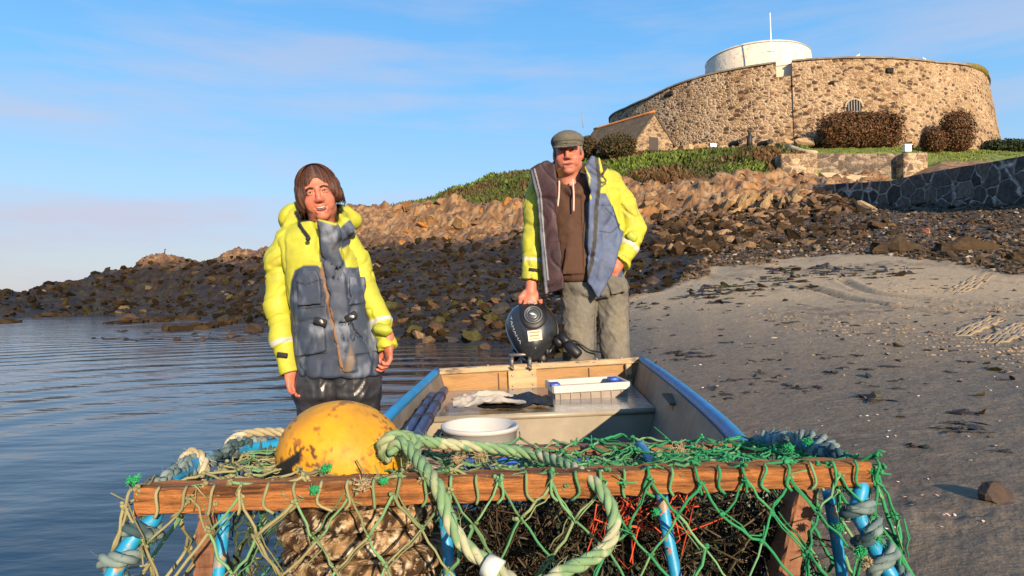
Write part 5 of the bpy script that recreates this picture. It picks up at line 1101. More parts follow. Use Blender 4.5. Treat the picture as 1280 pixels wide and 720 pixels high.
# netting
twm = mat('twine', attr=True, rough=.9, spec=.15, bump=.5, bscale=420, bdist=.001)
def twcol(p, rnd): # cream and olive on the left, green on the right
    k = sstep(-.35, .25, p[0]+rnd*.22); c = np.array((.27, .25, .125))*(1-k)+np.array((.035, .25, .10))*k
    if rnd > .5: c = np.array((.14, .28, .13))
    return c*(.75+.4*abs(rnd))
net = MB()
def lattice(fn, n, rows, thick=.0017, cf=twcol, jit=.011, knots=True, tgt=None, drop=.015):
    tgt = tgt or net; ND = {}
    for j in range(rows+1):
        for i in range(-1, n+2):
            s_ = (i+.5*(j % 2))/n
            if s_ < -.001 or s_ > 1.001: s_ = min(max(s_, 0), 1)
            p = np.array(fn(s_+RS.normal()*jit*.35*(0 < s_ < 1), min(1, max(0, j/rows+RS.normal()*.02*(0 < j < rows))))); p = p+RS.normal(size=3)*jit*.28; ND[(i, j)] = p
    for j in range(rows):
        for i in range(-1, n+1):
            a = ND[(i, j)]
            for (i2) in ((i-1, i) if j % 2 == 0 else (i, i+1)):
                if (i2, j+1) not in ND: continue
                b_ = ND[(i2, j+1)]
                if np.linalg.norm(a-b_) < .004 or RS.rand() < drop: continue
                rnd = RS.uniform(-1, 1)*.9; q = np.array([a+(b_-a)*t_ for t_ in (0, .25, .5, .75, 1)]); q[1:4] += RS.normal(size=(3, 3))*.0016+np.array([0, 0, -.0022])
                c = np.array([cf(x_, rnd) for x_ in q]); tgt.tube(q, thick*(.85+.4*RS.rand()), 6, c)
                for _ in range(RS.choice([0, 1, 2], p=[.5, .35, .15])): q2 = q+RS.normal(size=3)*.004+RS.normal(size=(5, 3))*.001; tgt.tube(q2, thick*.6, 5, c*RS.uniform(.6, 1.1))
            if knots and 0 <= i <= n:
                rnd = RS.uniform(-.6, .6); c0 = cf(a, rnd); 
                for _ in range(4): tgt.ball(a+RS.normal(size=3)*.0024, np.array([1.9, 1.3, 1.5])*thick*(.7+.5*RS.rand()), 7, 5, c0*RS.uniform(.7, 1.1), rotm(RS.rand()*90, RS.rand()*90, 0))
                if RS.rand() < .5: tgt.tube(np.array([a, a+RS.normal(size=3)*.006, a+RS.normal(size=3)*.011]), thick*.6, 4, c0)
bl_ = lambda A_, B_, C_, D_, s_, t_: A_*(1-s_)*(1-t_)+B_*s_*(1-t_)+C_*(1-s_)*t_+D_*s_*t_
off = V3(0, -.024, 0)
def front(s_, t_):
    p = bl_(TLf+off+V3(0, 0, .006), TRf+off+V3(0, 0, .006), BLf+off, BRf+off, s_, t_); p = p+V3(0, .02*math.sin(math.pi*t_), 0); return p
def topf(s_, t_):
    p = bl_(TLf+V3(0, -.018, .022), TRf+V3(0, -.018, .022), TLr+V3(0, .01, .004), TRr+V3(0, .01, .004), s_, t_); return p-V3(0, 0, .016*math.sin(math.pi*min(1, max(0, t_)))*(.4+.6*math.sin(math.pi*s_)))
NC = 15
lattice(front, NC, 7); lattice(topf, NC, 11, .0018, jit=.014); lattice(lambda a_, b_: topf(a_, b_)-V3(0, 0, .012), 11, 8, .0014, jit=.02, drop=.2)
for i in range(NC*2+1):   # strands wrapped over the front rail
    s_ = i/(NC*2); a = front(s_, 0)+V3(0, .0, -.01); b_ = topf(s_, 0); a2 = front(s_, .06)+V3(RS.normal()*.006, .002, 0); rnd = RS.uniform(-.8, .8); q = np.array([a2, a+V3(RS.normal()*.004, 0, 0), (a+b_)/2+V3(0, -.005, .006), b_]); net.tube(catmull(q, 3), .0020, 6, twcol(a, rnd))
drk = lambda p, rnd: np.array((.03, .05, .035))*(1+.5*abs(rnd))
grn = lambda p, rnd: np.array((.05, .20, .11))*(1+.5*abs(rnd))
lattice(lambda s_, t_: bl_(TLr, TRr, BLr, BRr, s_, t_), 12, 7, .0022, grn, knots=False); lattice(lambda s_, t_: bl_(TLf, TLr, BLf, BLr, s_, t_), 5, 7, .0025); lattice(lambda s_, t_: bl_(TRf, TRr, BRf, BRr, s_, t_), 5, 7, .0025)
net.build('netting', twm, pot)
inn_ = MB(); lattice(lambda s_, t_: bl_(V3(-.42, .98, .54), V3(-.1, 1.02, .54), V3(-.42, .95, .26), V3(-.12, 1.0, .26), s_, t_), 12, 14, .0017, drk, .006, False, inn_)
lattice(lambda s_, t_: bl_(V3(.05, 1.06, .54), V3(.44, 1.06, .54), V3(.1, .98, .26), V3(.46, 1.0, .26), s_, t_), 12, 12, .0017, drk, .006, False, inn_)
inn_.build('inner_netting', twm, pot)
# ropes
def rope(name, pts_, r_, cols, parent=None, lab=None, cat=None, pitch=None, m_=None, fuzz=40, strands=3, mbx=None, sub=8):
    p = resample(catmull(pts_, 10), r_*.55); T, U, W_ = frames(p); pitch = pitch or r_*7; d = np.r_[0, np.cumsum(np.linalg.norm(np.diff(p, axis=0), axis=1))]; m = mbx or MB(); pp = p*60
    cv = fbm(p*22, 3, int(len(p)) % 50); cols = np.array(cols)
    for k in range(strands):
        a = 2*math.pi*(d/pitch+k/strands); q = p+(U*np.cos(a)[:, None]+W_*np.sin(a)[:, None])*r_*.5; ci = np.clip(((cv+.8)/1.6*len(cols)+.35*math.sin(k*2.4)).astype(int), 0, len(cols)-1)
        m.tube(q, r_*.56*(1+.08*vnoise(q*300, k)), sub, cols[ci]*(.85+.3*np.abs(vnoise(q*150, 7)))[:, None])
    for _ in range(fuzz):
        i = RS.randint(len(p)); dd = RS.normal(size=3); dd /= np.linalg.norm(dd); a = p[i]+dd*r_*.7; b_ = a+dd*r_*(.3+1.0*RS.rand())+T[i]*r_*RS.normal()*1.3; m.tube(np.array([a, (a+b_)/2+RS.normal(size=3)*r_*.2, b_]), np.array([1, .8, .4])*max(.0004, r_*.035), 4, cols[RS.randint(len(cols))])
    if mbx is not None: return m
    o = m.build(name, m_ or twm, parent, loc=None if parent else pts_[0]); 
    if lab: tag(o, lab, cat)
    return o
RC = [(.27, .31, .17), (.17, .28, .14), (.36, .37, .23), (.11, .24, .12)]
mr_ = empty('rope', P(500, 560, .93), 'thick pale green rope tied to the yellow buoy and looping over the pot', 'rope')
rope('strand', [P(486, 574, .925), P(478, 560, .915), P(484, 550, .91), P(500, 545, .93), P(516, 550, .935), P(520, 562, .92), P(508, 570, .91)], .0095, RC, mr_, fuzz=60)
rope('strand', [P(488, 566, .905), P(500, 552, .90), P(516, 566, .88), P(530, 585, .84), P(545, 605, .805), P(556, 632, .79), P(566, 660, .78), P(585, 686, .775), P(612, 706, .77), P(640, 728, .75), P(660, 760, .74)], .0092, RC, mr_, fuzz=170)
rope('strand', [P(504, 560, .94), P(514, 550, .95), P(540, 553, .97), P(580, 557, .99), P(625, 561, 1.0), P(670, 569, .98), P(712, 583, .90), P(742, 602, .84), P(762, 630, .815), P(768, 655, .80), P(758, 684, .785), P(730, 703, .765), P(700, 716, .76), P(672, 738, .75)], .0086, RC, mr_, fuzz=220)
m = MB(); p_, q_ = np.array(P(612, 708, .765)), np.array(P(624, 716, .76)); m.tube([p_-(q_-p_)*.4, q_], np.array([.014, .015]), 12); m.build('swivel', mat('clear_plastic', (.6, .6, .52), .3), mr_)
CRM = [(.44, .37, .22), (.36, .30, .17), (.50, .43, .28)]
rope('rope', [P(284, 560, 1.13), P(292, 549, 1.16), P(312, 542, 1.19), P(340, 540, 1.2), P(372, 542, 1.18), P(392, 550, 1.12)], .0085, CRM, None, 'cream twisted rope arching behind the yellow buoy at the back of the pot', 'rope')
rope('rope', [P(232, 590, .93), P(230, 574, .95), P(240, 565, .955), P(252, 572, .95), P(256, 590, .93), P(250, 600, .92)], .0075, CRM, None, 'short cream rope loop on the left corner of the pot', 'rope', fuzz=25)
WC = [(.07, .115, .125), (.11, .165, .165), (.17, .225, .21), (.045, .08, .09), (.22, .24, .19)]
def wrap(path, r0, rr_, pitch, nm='rope_binding'):
    p = resample(catmull(path, 8), .002); T, U, W_ = frames(p); d = np.r_[0, np.cumsum(np.linalg.norm(np.diff(p, axis=0), axis=1))]
    a = 2*math.pi*d/pitch+.8*fbm(p*30, 2, 3); rad = r0*(1+.35*fbm(p*26, 2, 5)); q = p+(U*np.cos(a)[:, None]+W_*np.sin(a)[:, None])*rad[:, None]
    m = MB(); rope('', q[::5], rr_, WC, mbx=m, fuzz=260, sub=6)
    m.build(nm, twm, pot)
wrap(WL1, .014, .0085, .021)
wrap(WL2[1:], .017, .009, .034)
wrap(WR1, .015, .009, .022)
wrap(WR2[1:], .018, .009, .036)
def tuft(px, py, Y, s_, col, n=150):
    s_ = s_*.75
    c = np.array(P(px, py, Y)); m = MB()
    for _ in range(n):
        d = RS.normal(size=3); d /= np.linalg.norm(d); a = c+d*s_*.2; d2 = d*np.array([1.2, .7, .7])+RS.normal(size=3)*.35; b_ = c+d2*s_*(.25+.75*RS.rand()**2); m.tube(np.array([a, (a+b_)/2+RS.normal(size=3)*s_*.28, b_+RS.normal(size=3)*s_*.3]), np.array([.0008, .0007, .0004]), 4, np.array(col)*(.7+.6*RS.rand()))
    m.ball(c, s_*.5, 8, 6, np.array(col)*.6); m.build('frayed_knot', twm, pot)
GT = (.03, .30, .11)
for (px, py, Y, s_) in [(1091, 590, .885, .013), (1092, 670, .86, .014), (1075, 690, .85, .010), (166, 600, .80, .010), (184, 674, .785, .010), (408, 585, .85, .009), (352, 605, .82, .008), (986, 560, 1.02, .012), (1010, 552, 1.02, .010), (820, 640, .87, .008), (393, 612, .79, .008), (480, 601, .80, .007), (1048, 660, .88, .010), (560, 650, .80, .012)]: tuft(px, py, Y, s_, GT)
for (px, py, Y, s_) in [(455, 605, .80, .014), (620, 600, .84, .012), (600, 568, 1.0, .018), (1085, 705, .86, .013), (572, 575, 1.02, .02), (850, 560, 1.05, .014)]: tuft(px, py, Y, s_, (.34, .27, .16), 90)
# weed and tangled twine inside the pot
m = MB()
for _ in range(1100):
    a = P(590+RS.rand()*400, 625+RS.rand()*140, 1.0+.12*RS.rand()); q = np.array([np.array(a)+RS.normal(size=3)*.018*k for k in range(4)]); q[:, 2] = np.minimum(q[:, 2], .50+.01*RS.rand(4)); m.tube(catmull(q, 2), .0006+.0012*RS.rand(), 4, np.array([(.03, .02, .012), (.012, .011, .008), (.06, .042, .025), (.10, .08, .05)][RS.randint(4)]))
for _ in range(12): V, Fc = RTB[RS.randint(8)]; s_ = .03+.03*RS.rand(); m.add(V*s_+np.array([-.02+.42*RS.rand(), 1.0+.1*RS.rand(), .27+.08*RS.rand()]), Fc, (.035, .028, .02))
o = m.build('weed_tangle', twm, None, loc=(.1, 1.03, .28)); tag(o, 'dark tangled weed and old twine inside the pot right of the crusted coil', 'seaweed')
m = MB()
for _ in range(26):
    a = np.array(P(800+RS.normal()*28, 642+RS.normal()*14, .95)); q = np.array([a+RS.normal(size=3)*.014*k for k in range(4)]); q[:, 2] = np.minimum(q[:, 2], .51); m.tube(catmull(q, 3), .001, 4, np.array((.50, .07, .03))*(.6+.8*RS.rand()))
tag(m.build('red_twine', twm, None, loc=P(800, 642, .95)), 'snarl of thin red twine inside the pot beside the blue frame bar', 'twine')
# shell-crusted coil under the buoy
sc_ = V3(-.232, 1.0, .24); m = MB(); nn = 210
for k in range(9):
    z0 = .247+.035*k; cx, cy = RS.normal()*.004, RS.normal()*.004; R0 = .115+RS.normal()*.004; a = np.arange(nn)/nn*2*math.pi; V = []
    for j in range(22):
        b_ = 2*math.pi*j/22; V += [(sc_[0]+cx+(R0-.02+.026*math.cos(b_))*math.cos(t_), sc_[1]+cy+(R0-.02+.026*math.cos(b_))*math.sin(t_), z0+.0165*math.sin(b_)) for t_ in a]
    V = np.array(V); d = V-np.array([sc_[0], sc_[1], z0]); nz_ = fbm(V*105, 4, k+3, .6, ridge=True); V = V+d/np.linalg.norm(d, axis=1)[:, None]*(nz_*.0045+.004*fbm(V*22, 2, 9))[:, None]
    kx = sstep(-.12, .3, fbm(V*75, 4, 13, .6)); c = np.array((.05, .028, .015))[None]*(1-kx[:, None])+np.array((.40, .25, .12))[None]*kx[:, None]; kw = sstep(.3, .42, fbm(V*120, 3, 17)); c = c*(1-kw[:, None])+np.array((.72, .62, .46))*kw[:, None]; kd = sstep(.2, .5, -nz_); c = c*(1-kd[:, None]*.7)  # kd paints crevice shade into the colour where the crust dips
    m.add(V, [(j*nn+i, j*nn+(i+1) % nn, ((j+1) % 22)*nn+(i+1) % nn, ((j+1) % 22)*nn+i) for j in range(22) for i in range(nn)], c)
tag(m.build('crusted_coil', mat('crust', attr=True, rough=.85, bump=1, bscale=130, bdist=.008, c2=(.50, .38, .24), c2s=75, c2lo=.54, c2hi=.60, spec=.2), None, loc=sc_), 'stacked coil crusted with tan barnacles inside the pot under the yellow buoy', 'coil')
# ---------------------------------------------------------------- buoy
by = V3(-.268, 1.0, .558); nu, nv = 180, 110; V = []; BR_ = rotm(ry=8, rz=-14)
th = np.linspace(0, math.pi, nv)[:, None]; ph_ = np.linspace(0, 2*math.pi, nu+1)[:-1][None, :]
X = -np.cos(th)*np.ones_like(ph_); rr2 = np.sin(th)*np.ones_like(ph_); X = np.where(X > 0, X*1.06, X); rr2 = rr2*(1-.06*np.clip(X, 0, 1))
L_ = np.stack([X*.098, rr2*np.cos(ph_)*.094, rr2*np.sin(ph_)*.086], -1).reshape(-1, 3); L_ = L_*(1+.012*vnoise(L_*28, 2))[:, None]; V = L_@BR_.T+by
Fq = [(i*nu+j, (i+1)*nu+j, (i+1)*nu+(j+1) % nu, i*nu+(j+1) % nu) for i in range(nv-1) for j in range(nu)]
col = np.tile(np.array((.60, .275, .008)), (len(V), 1)); f1 = fbm(V*55, 4, 3, .6); f2 = fbm(V*14, 3, 6); f3 = fbm(V*130, 3, 9, .6)
k = sstep(.14, .26, f3)*sstep(-.15, .25, f2+.3*f1); col = col*(1-k[:, None]*.9)+np.array((.10, .035, .01))*k[:, None]*.9
k = sstep(.25, .5, f1)*sstep(.55, .50, V[:, 2]); col = col*(1-k[:, None]*.7)+np.array((.36, .085, .014))*k[:, None]*.7
k = sstep(.32, .44, fbm(V*42, 4, 31, .6)); col = col*(1-k[:, None]*.8)+np.array((.20, .07, .018))*k[:, None]*.8
k = sstep(.30, .36, fbm(V*95, 3, 77, .6))*sstep(-.1, .2, fbm(V*11, 2, 78)); col = col*(1-k[:, None]*.9)+np.array((.03, .016, .008))*k[:, None]*.9
k = sstep(-.2, .5, fbm(V*18, 4, 83, .6)); col = col*(1-k[:, None]*.30)+np.array((.30, .14, .02))*k[:, None]*.30
pxy = np.stack([640+(V[:, 0])/V[:, 1]*F, 375+(CH-V[:, 2])/V[:, 1]*F], 1); mk_ = np.zeros(len(V)); vis = V[:, 1] < by[1]+.02
for poly in ([(343, 580), (374, 560), (374, 574), (364, 583), (370, 604), (354, 606), (343, 596)],): mk_ = np.maximum(mk_, sstep(.8, -.6, polysd(pxy, poly))*vis)
col = col*(1-mk_[:, None])+np.array((.012, .012, .012))*mk_[:, None]
buoy = empty('buoy', by-(0, 0, .08), 'yellow fishing buoy with rust stains and a black painted mark resting on the pot', 'buoy')
mk('float', V, Fq, mat('buoy_plastic', attr=True, rough=.55, var=.15, vscale=30, bump=.4, bscale=110, bdist=.003, spec=.35), buoy, True, col)
e_ = by+BR_@V3(.10, -.01, 0); f = SDF(by-.02, by+V3(.17, .06, .08), .003); f.cap(by+BR_@V3(.075, -.01, 0), e_+BR_@V3(.02, -.02, .01), .026, .017, k=.01); f.cap(e_+BR_@V3(.022, -.05, .01), e_+BR_@V3(.016, .04, .012), .007, .007, k=.003, op='s'); V, Fq = f.mesh(); mk('eye', V, Fq, mat('orange_plastic', (.80, .26, .02), .45, var=.2, vscale=60), buoy)
# a second pot below carries the first
low_pot = copy_tree(pot); low_pot.location.z -= .345; low_pot['label'] = 'identical netted pot standing on the shore underneath the front pot'
# ================================================================ people
skin_m = mat('skin', attr=True, rough=.5, var=.08, vscale=60, bump=.15, bscale=220, bdist=.001, spec=.4)
skin_m.node_tree.nodes['Principled BSDF'].inputs['Subsurface Weight'].default_value = .12
skin_m.node_tree.nodes['Principled BSDF'].inputs['Subsurface Radius'].default_value = (.02, .008, .004)
clo = mat('jacket_fabric', attr=True, rough=.6, var=.14, vscale=22, bump=.35, bscale=90, bdist=.003, spec=.35)
def HF(c, Rm, sc=1.0): return lambda x, y, z: np.array(c)+Rm@np.array([x, y, z])*sc
def head(f, H, Rm, mouth=0, jaw=1.0, s=1.0, chub=0, jowl=1.0):
    E = lambda c, r, **k: f.ell(H(*c), np.array(r)*s, Rm, **k)
    E((0, .015, .035), (.076, .093, .086), k=.02); E((0, -.022, -.040), (.060*jaw, .068, .078), k=.03)
    E((0, -.066, -.105), (.030*jaw, .026, .022), k=.025)
    for g in (-1, 1):
        E((g*.039, -.062, -.038), (.026+chub, .024, .026), k=.022); E((g*.050*jaw*jowl, -.018, -.070), (.020, .035, .03), k=.03)
        f.cap(H(g*.008, -.086, .024), H(g*.046, -.070, .025), .0105*s*(1 if jowl == 1 else .75), .009*s*(1 if jowl == 1 else .8), k=.014)
        E((g*.032, -.104, .003), (.0165, .020, .011), k=.010, op='s')
        E((g*.032, -.0775, .003), (.0135, .012, .0115), k=.003)
        f.cap(H(g*.019, -.088, .0075), H(g*.046, -.080, .0045), .0038*s, k=.003); f.cap(H(g*.021, -.087, -.0065), H(g*.045, -.080, -.005), .0038*s, k=.004)
        E((g*.078, .012, -.008), (.010, .021, .033), k=.008); E((g*.0105, -.102, -.040), (.0085, .011, .0080), k=.007)
        f.cap(H(g*.020, -.088, -.038), H(g*.040, -.068, -.066), .006*s, .009*s, k=.02)
    f.chain([(*H(0, -.084, .020), .0085*s), (*H(0, -.102, -.012), .0105*s), (*H(0, -.111, -.034), .0115*s)], k=.010)
    f.cap(H(-.023, -.086, -.067), H(.023, -.086, -.067), .0058*s, k=.010); f.cap(H(-.019, -.086, -.086), H(.019, -.086, -.086), .0085*s, k=.008)
    
    if mouth > 1: f.chain([(*H(x_, y_, z_), r_*s) for x_, y_, z_, r_ in ((-.027, -.086, -.066, .004), (-.014, -.095, -.0735, .0095), (0, -.098, -.0765, .0115), (.014, -.095, -.0735, .0095), (.027, -.086, -.066, .004))], k=.004, op='s')
    elif mouth: E((0, -.096, -.0765), (.0255, .022, .0115*mouth), k=.004, op='s')
    else: f.cap(H(-.020, -.096, -.0765), H(.020, -.096, -.0765), .0028*s, k=.004, op='s')
def headcol(V, H, Rm, s, base, lip):
    L = (V-np.array(H(0, 0, 0)))@Rm/s; c = np.tile(np.array(base), (len(V), 1)); n_ = fbm(V*40, 3, 3)
    red = np.clip(np.exp(-((np.abs(L[:, 0])-.038)**2+(L[:, 2]+.03)**2)/.0009)+.8*np.exp(-(L[:, 0]**2+(L[:, 2]+.035)**2)/.0003), 0, 1)*(L[:, 1] < 0)
    c = c*(1+.10*n_)[:, None]; c = c*(1-red[:, None]*.35)+np.array((.44, .085, .055))*red[:, None]*.35
    lp = (L[:, 1] < -.078)*np.maximum(sstep(.0085, .004, np.abs(L[:, 2]+.067))*sstep(.030, .022, np.abs(L[:, 0])), sstep(.009, .005, np.abs(L[:, 2]+.087))*sstep(.026, .018, np.abs(L[:, 0]))); c = c*(1-lp[:, None]*.7)+np.array(lip)*lp[:, None]*.7
    ins = (L[:, 1] > -.092)*(L[:, 1] < -.070)*sstep(.012, .008, np.abs(L[:, 2]+.0765))*sstep(.025, .02, np.abs(L[:, 0])); return c, L, ins
def hand(f, w, fw, pn, s=1.0, curl=25, side=1, spread=6, thumb=True, L=None):
    """wrist w, finger direction fw, palm normal pn (side the palm faces)"""
    w, fw, pn = [np.array(v, dtype=float) for v in (w, fw, pn)]; fw /= np.linalg.norm(fw); pn -= fw*(pn@fw); pn /= np.linalg.norm(pn); sd_ = np.cross(fw, pn)*side   # towards thumb
    Rm = np.stack([sd_, fw, pn], 1)
    f.ell(w+fw*.045*s, np.array([.040, .052, .017])*s, Rm, k=.012); f.cap(w-fw*.03*s, w+fw*.02*s, .026*s, .027*s, k=.015)
    for i, (o, l) in enumerate(((.029, .072), (.010, .080), (-.010, .074), (-.028, .058))):
        b_ = w+(fw*(.086-.004*abs(i-1))+sd_*o)*s; d = fw+sd_*math.tan(R(spread*(1.2-i)*.8)); d /= np.linalg.norm(d); c = R(curl*(.7+.16*i)); p = [b_-d*.02*s, b_]
        for q, fr_ in enumerate((.46, .31, .23)):
            a = c*(q+.6); dd = d*math.cos(a)+pn*math.sin(a); p.append(p[-1]+dd*l*fr_*s)
        r_ = [.0105, .0102, .0095, .0085, .0075]; f.chain([(*p[k], r_[k]*s) for k in range(5)], k=.0035)
    if thumb:
        b_ = w+(fw*.028+sd_*.030+pn*.004)*s; p1 = b_+(fw*.030+sd_*.022+pn*.012)*s; p2 = p1+(fw*.030+sd_*.006+pn*.014)*s; p3 = p2+(fw*.022-sd_*.002+pn*.010)*s
        f.chain([(*b_, .016*s), (*p1, .0125*s), (*p2, .0105*s), (*p3, .0085*s)], k=.008)
def eyes_brows(H, Rm, s, par, brow, browr=.0035, iris=(.05, .035, .02), sq=.5):
    for g in (-1, 1):
        m = MB(); c = H(g*.032, -.0865, .0008); m.ball(c, np.array([.0115, .0045, .0044*sq*1.6])*s, 12, 8, None, Rm); e = m.build('eye', mat('eye_white', (.55, .50, .46), .25), par)
        m = MB(); m.ball(H(g*.031, -.0895, .0008), np.array([.0048, .0022, .0046*sq*1.5])*s, 10, 7, None, Rm); m.build('iris', mat('iris', iris, .2), e)
        m = MB(); m.tube(catmull([H(g*.015, -.0950, .0190), H(g*.030, -.0925, .0225), H(g*.047, -.0810, .0185)], 6), np.linspace(browr, browr*.5, 13), 6); m.build('eyebrow', mat('brow_'+brow, dict(dark=(.05, .028, .018), grey=(.26, .17, .12))[brow], .8), par)
        m = MB(); m.tube(catmull([H(g*.020, -.0905, .0035), H(g*.032, -.0930, .0045), H(g*.045, -.0835, .0020)], 5), .0014, 5); m.build('eyelashes', mat('lash', (.04, .02, .015), .8), par)
YEL = np.array((.41, .405, .035)); NAVY = np.array((.055, .075, .115)); BLK = np.array((.012, .012, .014))
def blend(c, m_, col): return c*(1-m_[:, None])+np.asarray(col)*m_[:, None]
def poly_m(XZ, poly, soft=.003): return sstep(soft, -soft, polysd(XZ, poly))
def relax(V, Q, msk, it=2):
    for _ in range(it):
        S_ = np.zeros_like(V); ct = np.zeros(len(V))
        for k in range(4): np.add.at(S_, Q[:, k], V[Q[:, (k+1) % 4]]+V[Q[:, (k+3) % 4]]); np.add.at(ct, Q[:, k], 2)
        V = np.where(msk[:, None], V*.45+.55*S_/np.maximum(ct, 1)[:, None], V)
    return V
# ---------------------------------------------------------------- woman
WY = 2.76; wk = WY/F
def wx(px, py, y=WY): p = P(px, py, y); return np.array([p.x, y, p.z])
def w2(px, py): p = P(px, py, WY-.12); return (p.x, p.z)
wf = wx(412, 0); WF = np.array([-.80, WY, -.27]); woman = empty('person', WF, 'woman with short dark hair laughing in a yellow and navy jacket standing in the water', 'person')
Rw = rotm(rz=14, ry=-12, rx=2); s_ = .95; hc = wx(398, 243, WY-.02); H = HF(hc, Rw, s_)
SK = (.47, .165, .100); h = .0042
f = SDF((-1.16, WY-.30, -.30), (-.42, WY+.22, 1.42), h)
head(f, H, Rw, mouth=1.4, jaw=.93, jowl=.86, s=s_)
f.cap(H(0, .015, -.07), (hc[0]+.005, WY+.02, 1.04), .052, .06, k=.03)
f.loft([(.50, -.755, WY, .14, .09), (.8, -.79, WY, .12, .08), (1.0, -.82, WY, .13, .08), (1.07, -.835, WY, .09, .07)], k=.02)
Wsl = [(wx(356, 318, WY), .055), (wx(348, 380, WY-.01), .045), (wx(359, 440, WY-.052), .034), (wx(363, 457, WY-.065), .028)]
Wsr = [(wx(436, 318, WY), .055), (wx(459, 365, WY-.01), .044), (wx(478, 408, WY-.045), .034), (wx(485, 424, WY-.065), .028)]
for A_ in (Wsl, Wsr): f.chain([(*a, min(r_, .026)) for a, r_ in A_], k=.010)
f.cap((-.83, WY, 1.0), Wsl[0][0], .05, .034, k=.02); f.cap((-.80, WY, 1.0), Wsr[0][0], .05, .034, k=.02)
hand(f, Wsl[-1][0]+np.array([0, 0, -.012]), (.22, -.04, -1), (.75, -.55, 0), .90, 30, -1); hand(f, Wsr[-1][0]+np.array([0, 0, -.012]), (.05, -.05, -1), (-.55, -.30, 0), .90, 48, 1)
for lx, kx in ((-.835, -.80), (-.70, -.665)):
    f.chain([(lx, WY, .50, .075), (kx-.01, WY-.01, .12, .055), (kx, WY+.01, -.18, .045)], k=.03); f.cap((kx, WY, -.22), (kx, WY-.13, -.245), .04, .035, k=.02)
V, Q_ = f.mesh(); col, Lh, ins = headcol(V, H, Rw, s_, SK, (.55, .12, .09)); col = blend(col, ins, (.10, .02, .02)); col = blend(col, sstep(.9, .7, V[:, 2])*.35, (.42, .10, .065))
V = relax(V, Q_, (Lh[:, 2] > -.16) & (V[:, 2] > 1.0), 3); mk('body', V, Q_, skin_m, woman, True, col)
eyes_brows(H, Rw, s_, woman, 'dark', .0034, sq=.26)
m = MB(); m.tube(catmull([H(-.020, -.080, -.0645), H(-.011, -.0865, -.0685), H(0, -.0885, -.0700), H(.011, -.0865, -.0685), H(.020, -.080, -.0645)], 5), .0034, 8); m.build('teeth', mat('teeth', (.42, .38, .33), .35), woman)
# hair: parted bob
f = SDF(hc-.17, hc+.17, .0034); E = lambda c, r, **k: f.ell(H(*c), np.array(r)*s_, Rw, **k)
E((0, .022, .042), (.091, .104, .096), k=.02); E((-.076, .0, -.008), (.028, .058, .060), k=.03); E((.079, .003, .000), (.024, .054, .050), k=.03); E((0, .070, -.015), (.07, .045, .065), k=.03)
E((.094, -.01, -.018), (.014, .026, .016), k=.02); E((-.074, -.012, -.042), (.018, .032, .026), k=.02)
E((.002, -.112, -.030), (.059, .080, .092), k=.010, op='s'); E((.010, -.120, .048), (.052, .042, .044), k=.015, op='s')
f.put(hc+np.array([-.1, -.12, -.14]), hc+np.array([.1, .12, -.08]), lambda G: -((G-np.array(H(0, 0, -.122)))@Rw[:, 2]), k=.01, op='i') if False else None
def hd(G):
    L = (G-np.array(H(0, 0, 0)))@Rw; a = np.arctan2(L[:, 0], -(L[:, 1]-.02)); return .002*fbm(np.stack([a*18, L[:, 2]*12, a*0], 1), 3, 5, .6)+.0015*vnoise(np.stack([a*44, L[:, 2]*30, a*0], 1), 8)+.004*vnoise(L*22, 4)
f.disp(hd); V, Q_ = f.mesh(); L = (V-np.array(H(0, 0, 0)))@Rw; a = np.arctan2(L[:, 0], -(L[:, 1]-.02)); st_ = fbm(np.stack([a*38, L[:, 2]*7, a*0], 1), 3, 9, .6)
c = lerp((.030, .014, .010), (.115, .050, .030), sstep(-.4, .5, st_)); hair = mk('hair', V, Q_, mat('hair', attr=True, rough=.6, spec=.25), woman, True, c)
m = MB()
for _ in range(900):   # locks combed from the parting over the crown down to the ends
    g = RS.choice([-1, 1]); a1 = RS.uniform(.86, 2.9)*g; zt_ = (-.050 if g < 0 else -.020)+.018*RS.normal()-.012*abs(math.sin(a1)); y0 = RS.uniform(-.075, .07); q = []
    for t_ in np.linspace(0, 1, 7):
        th_ = .0+1.57*min(1, t_*1.5); aa = a1*(.75+.25*t_) if y0 > 0 else a1*(.62+.38*min(1, t_*1.6)); rx_, ry_, rz_h = .0925+.003*RS.rand(), .1055, .097
        if t_ < .67: p = [rx_*math.sin(th_)*math.sin(aa), .022-ry_*math.sin(th_)*math.cos(aa)+y0*(1-t_/.67)*.4, .042+rz_h*math.cos(th_)]
        else: k_ = (t_-.67)/.33; fl = (.016*k_*k_ if g > 0 else .004*k_); p = [(rx_+.004*math.sin(k_*3)+fl)*math.sin(aa), .022-(ry_-.01*k_)*math.cos(aa), .042+(zt_-.042)*k_]
        q.append(H(*p))
    m.tube(catmull(q, 2), np.r_[np.full(9, .0013), np.linspace(.0015, .0005, 4)], 4, np.array((.066, .026, .014))*(.35+1.1*RS.rand()))
m.build('loose_strands', mat('hair'), hair)
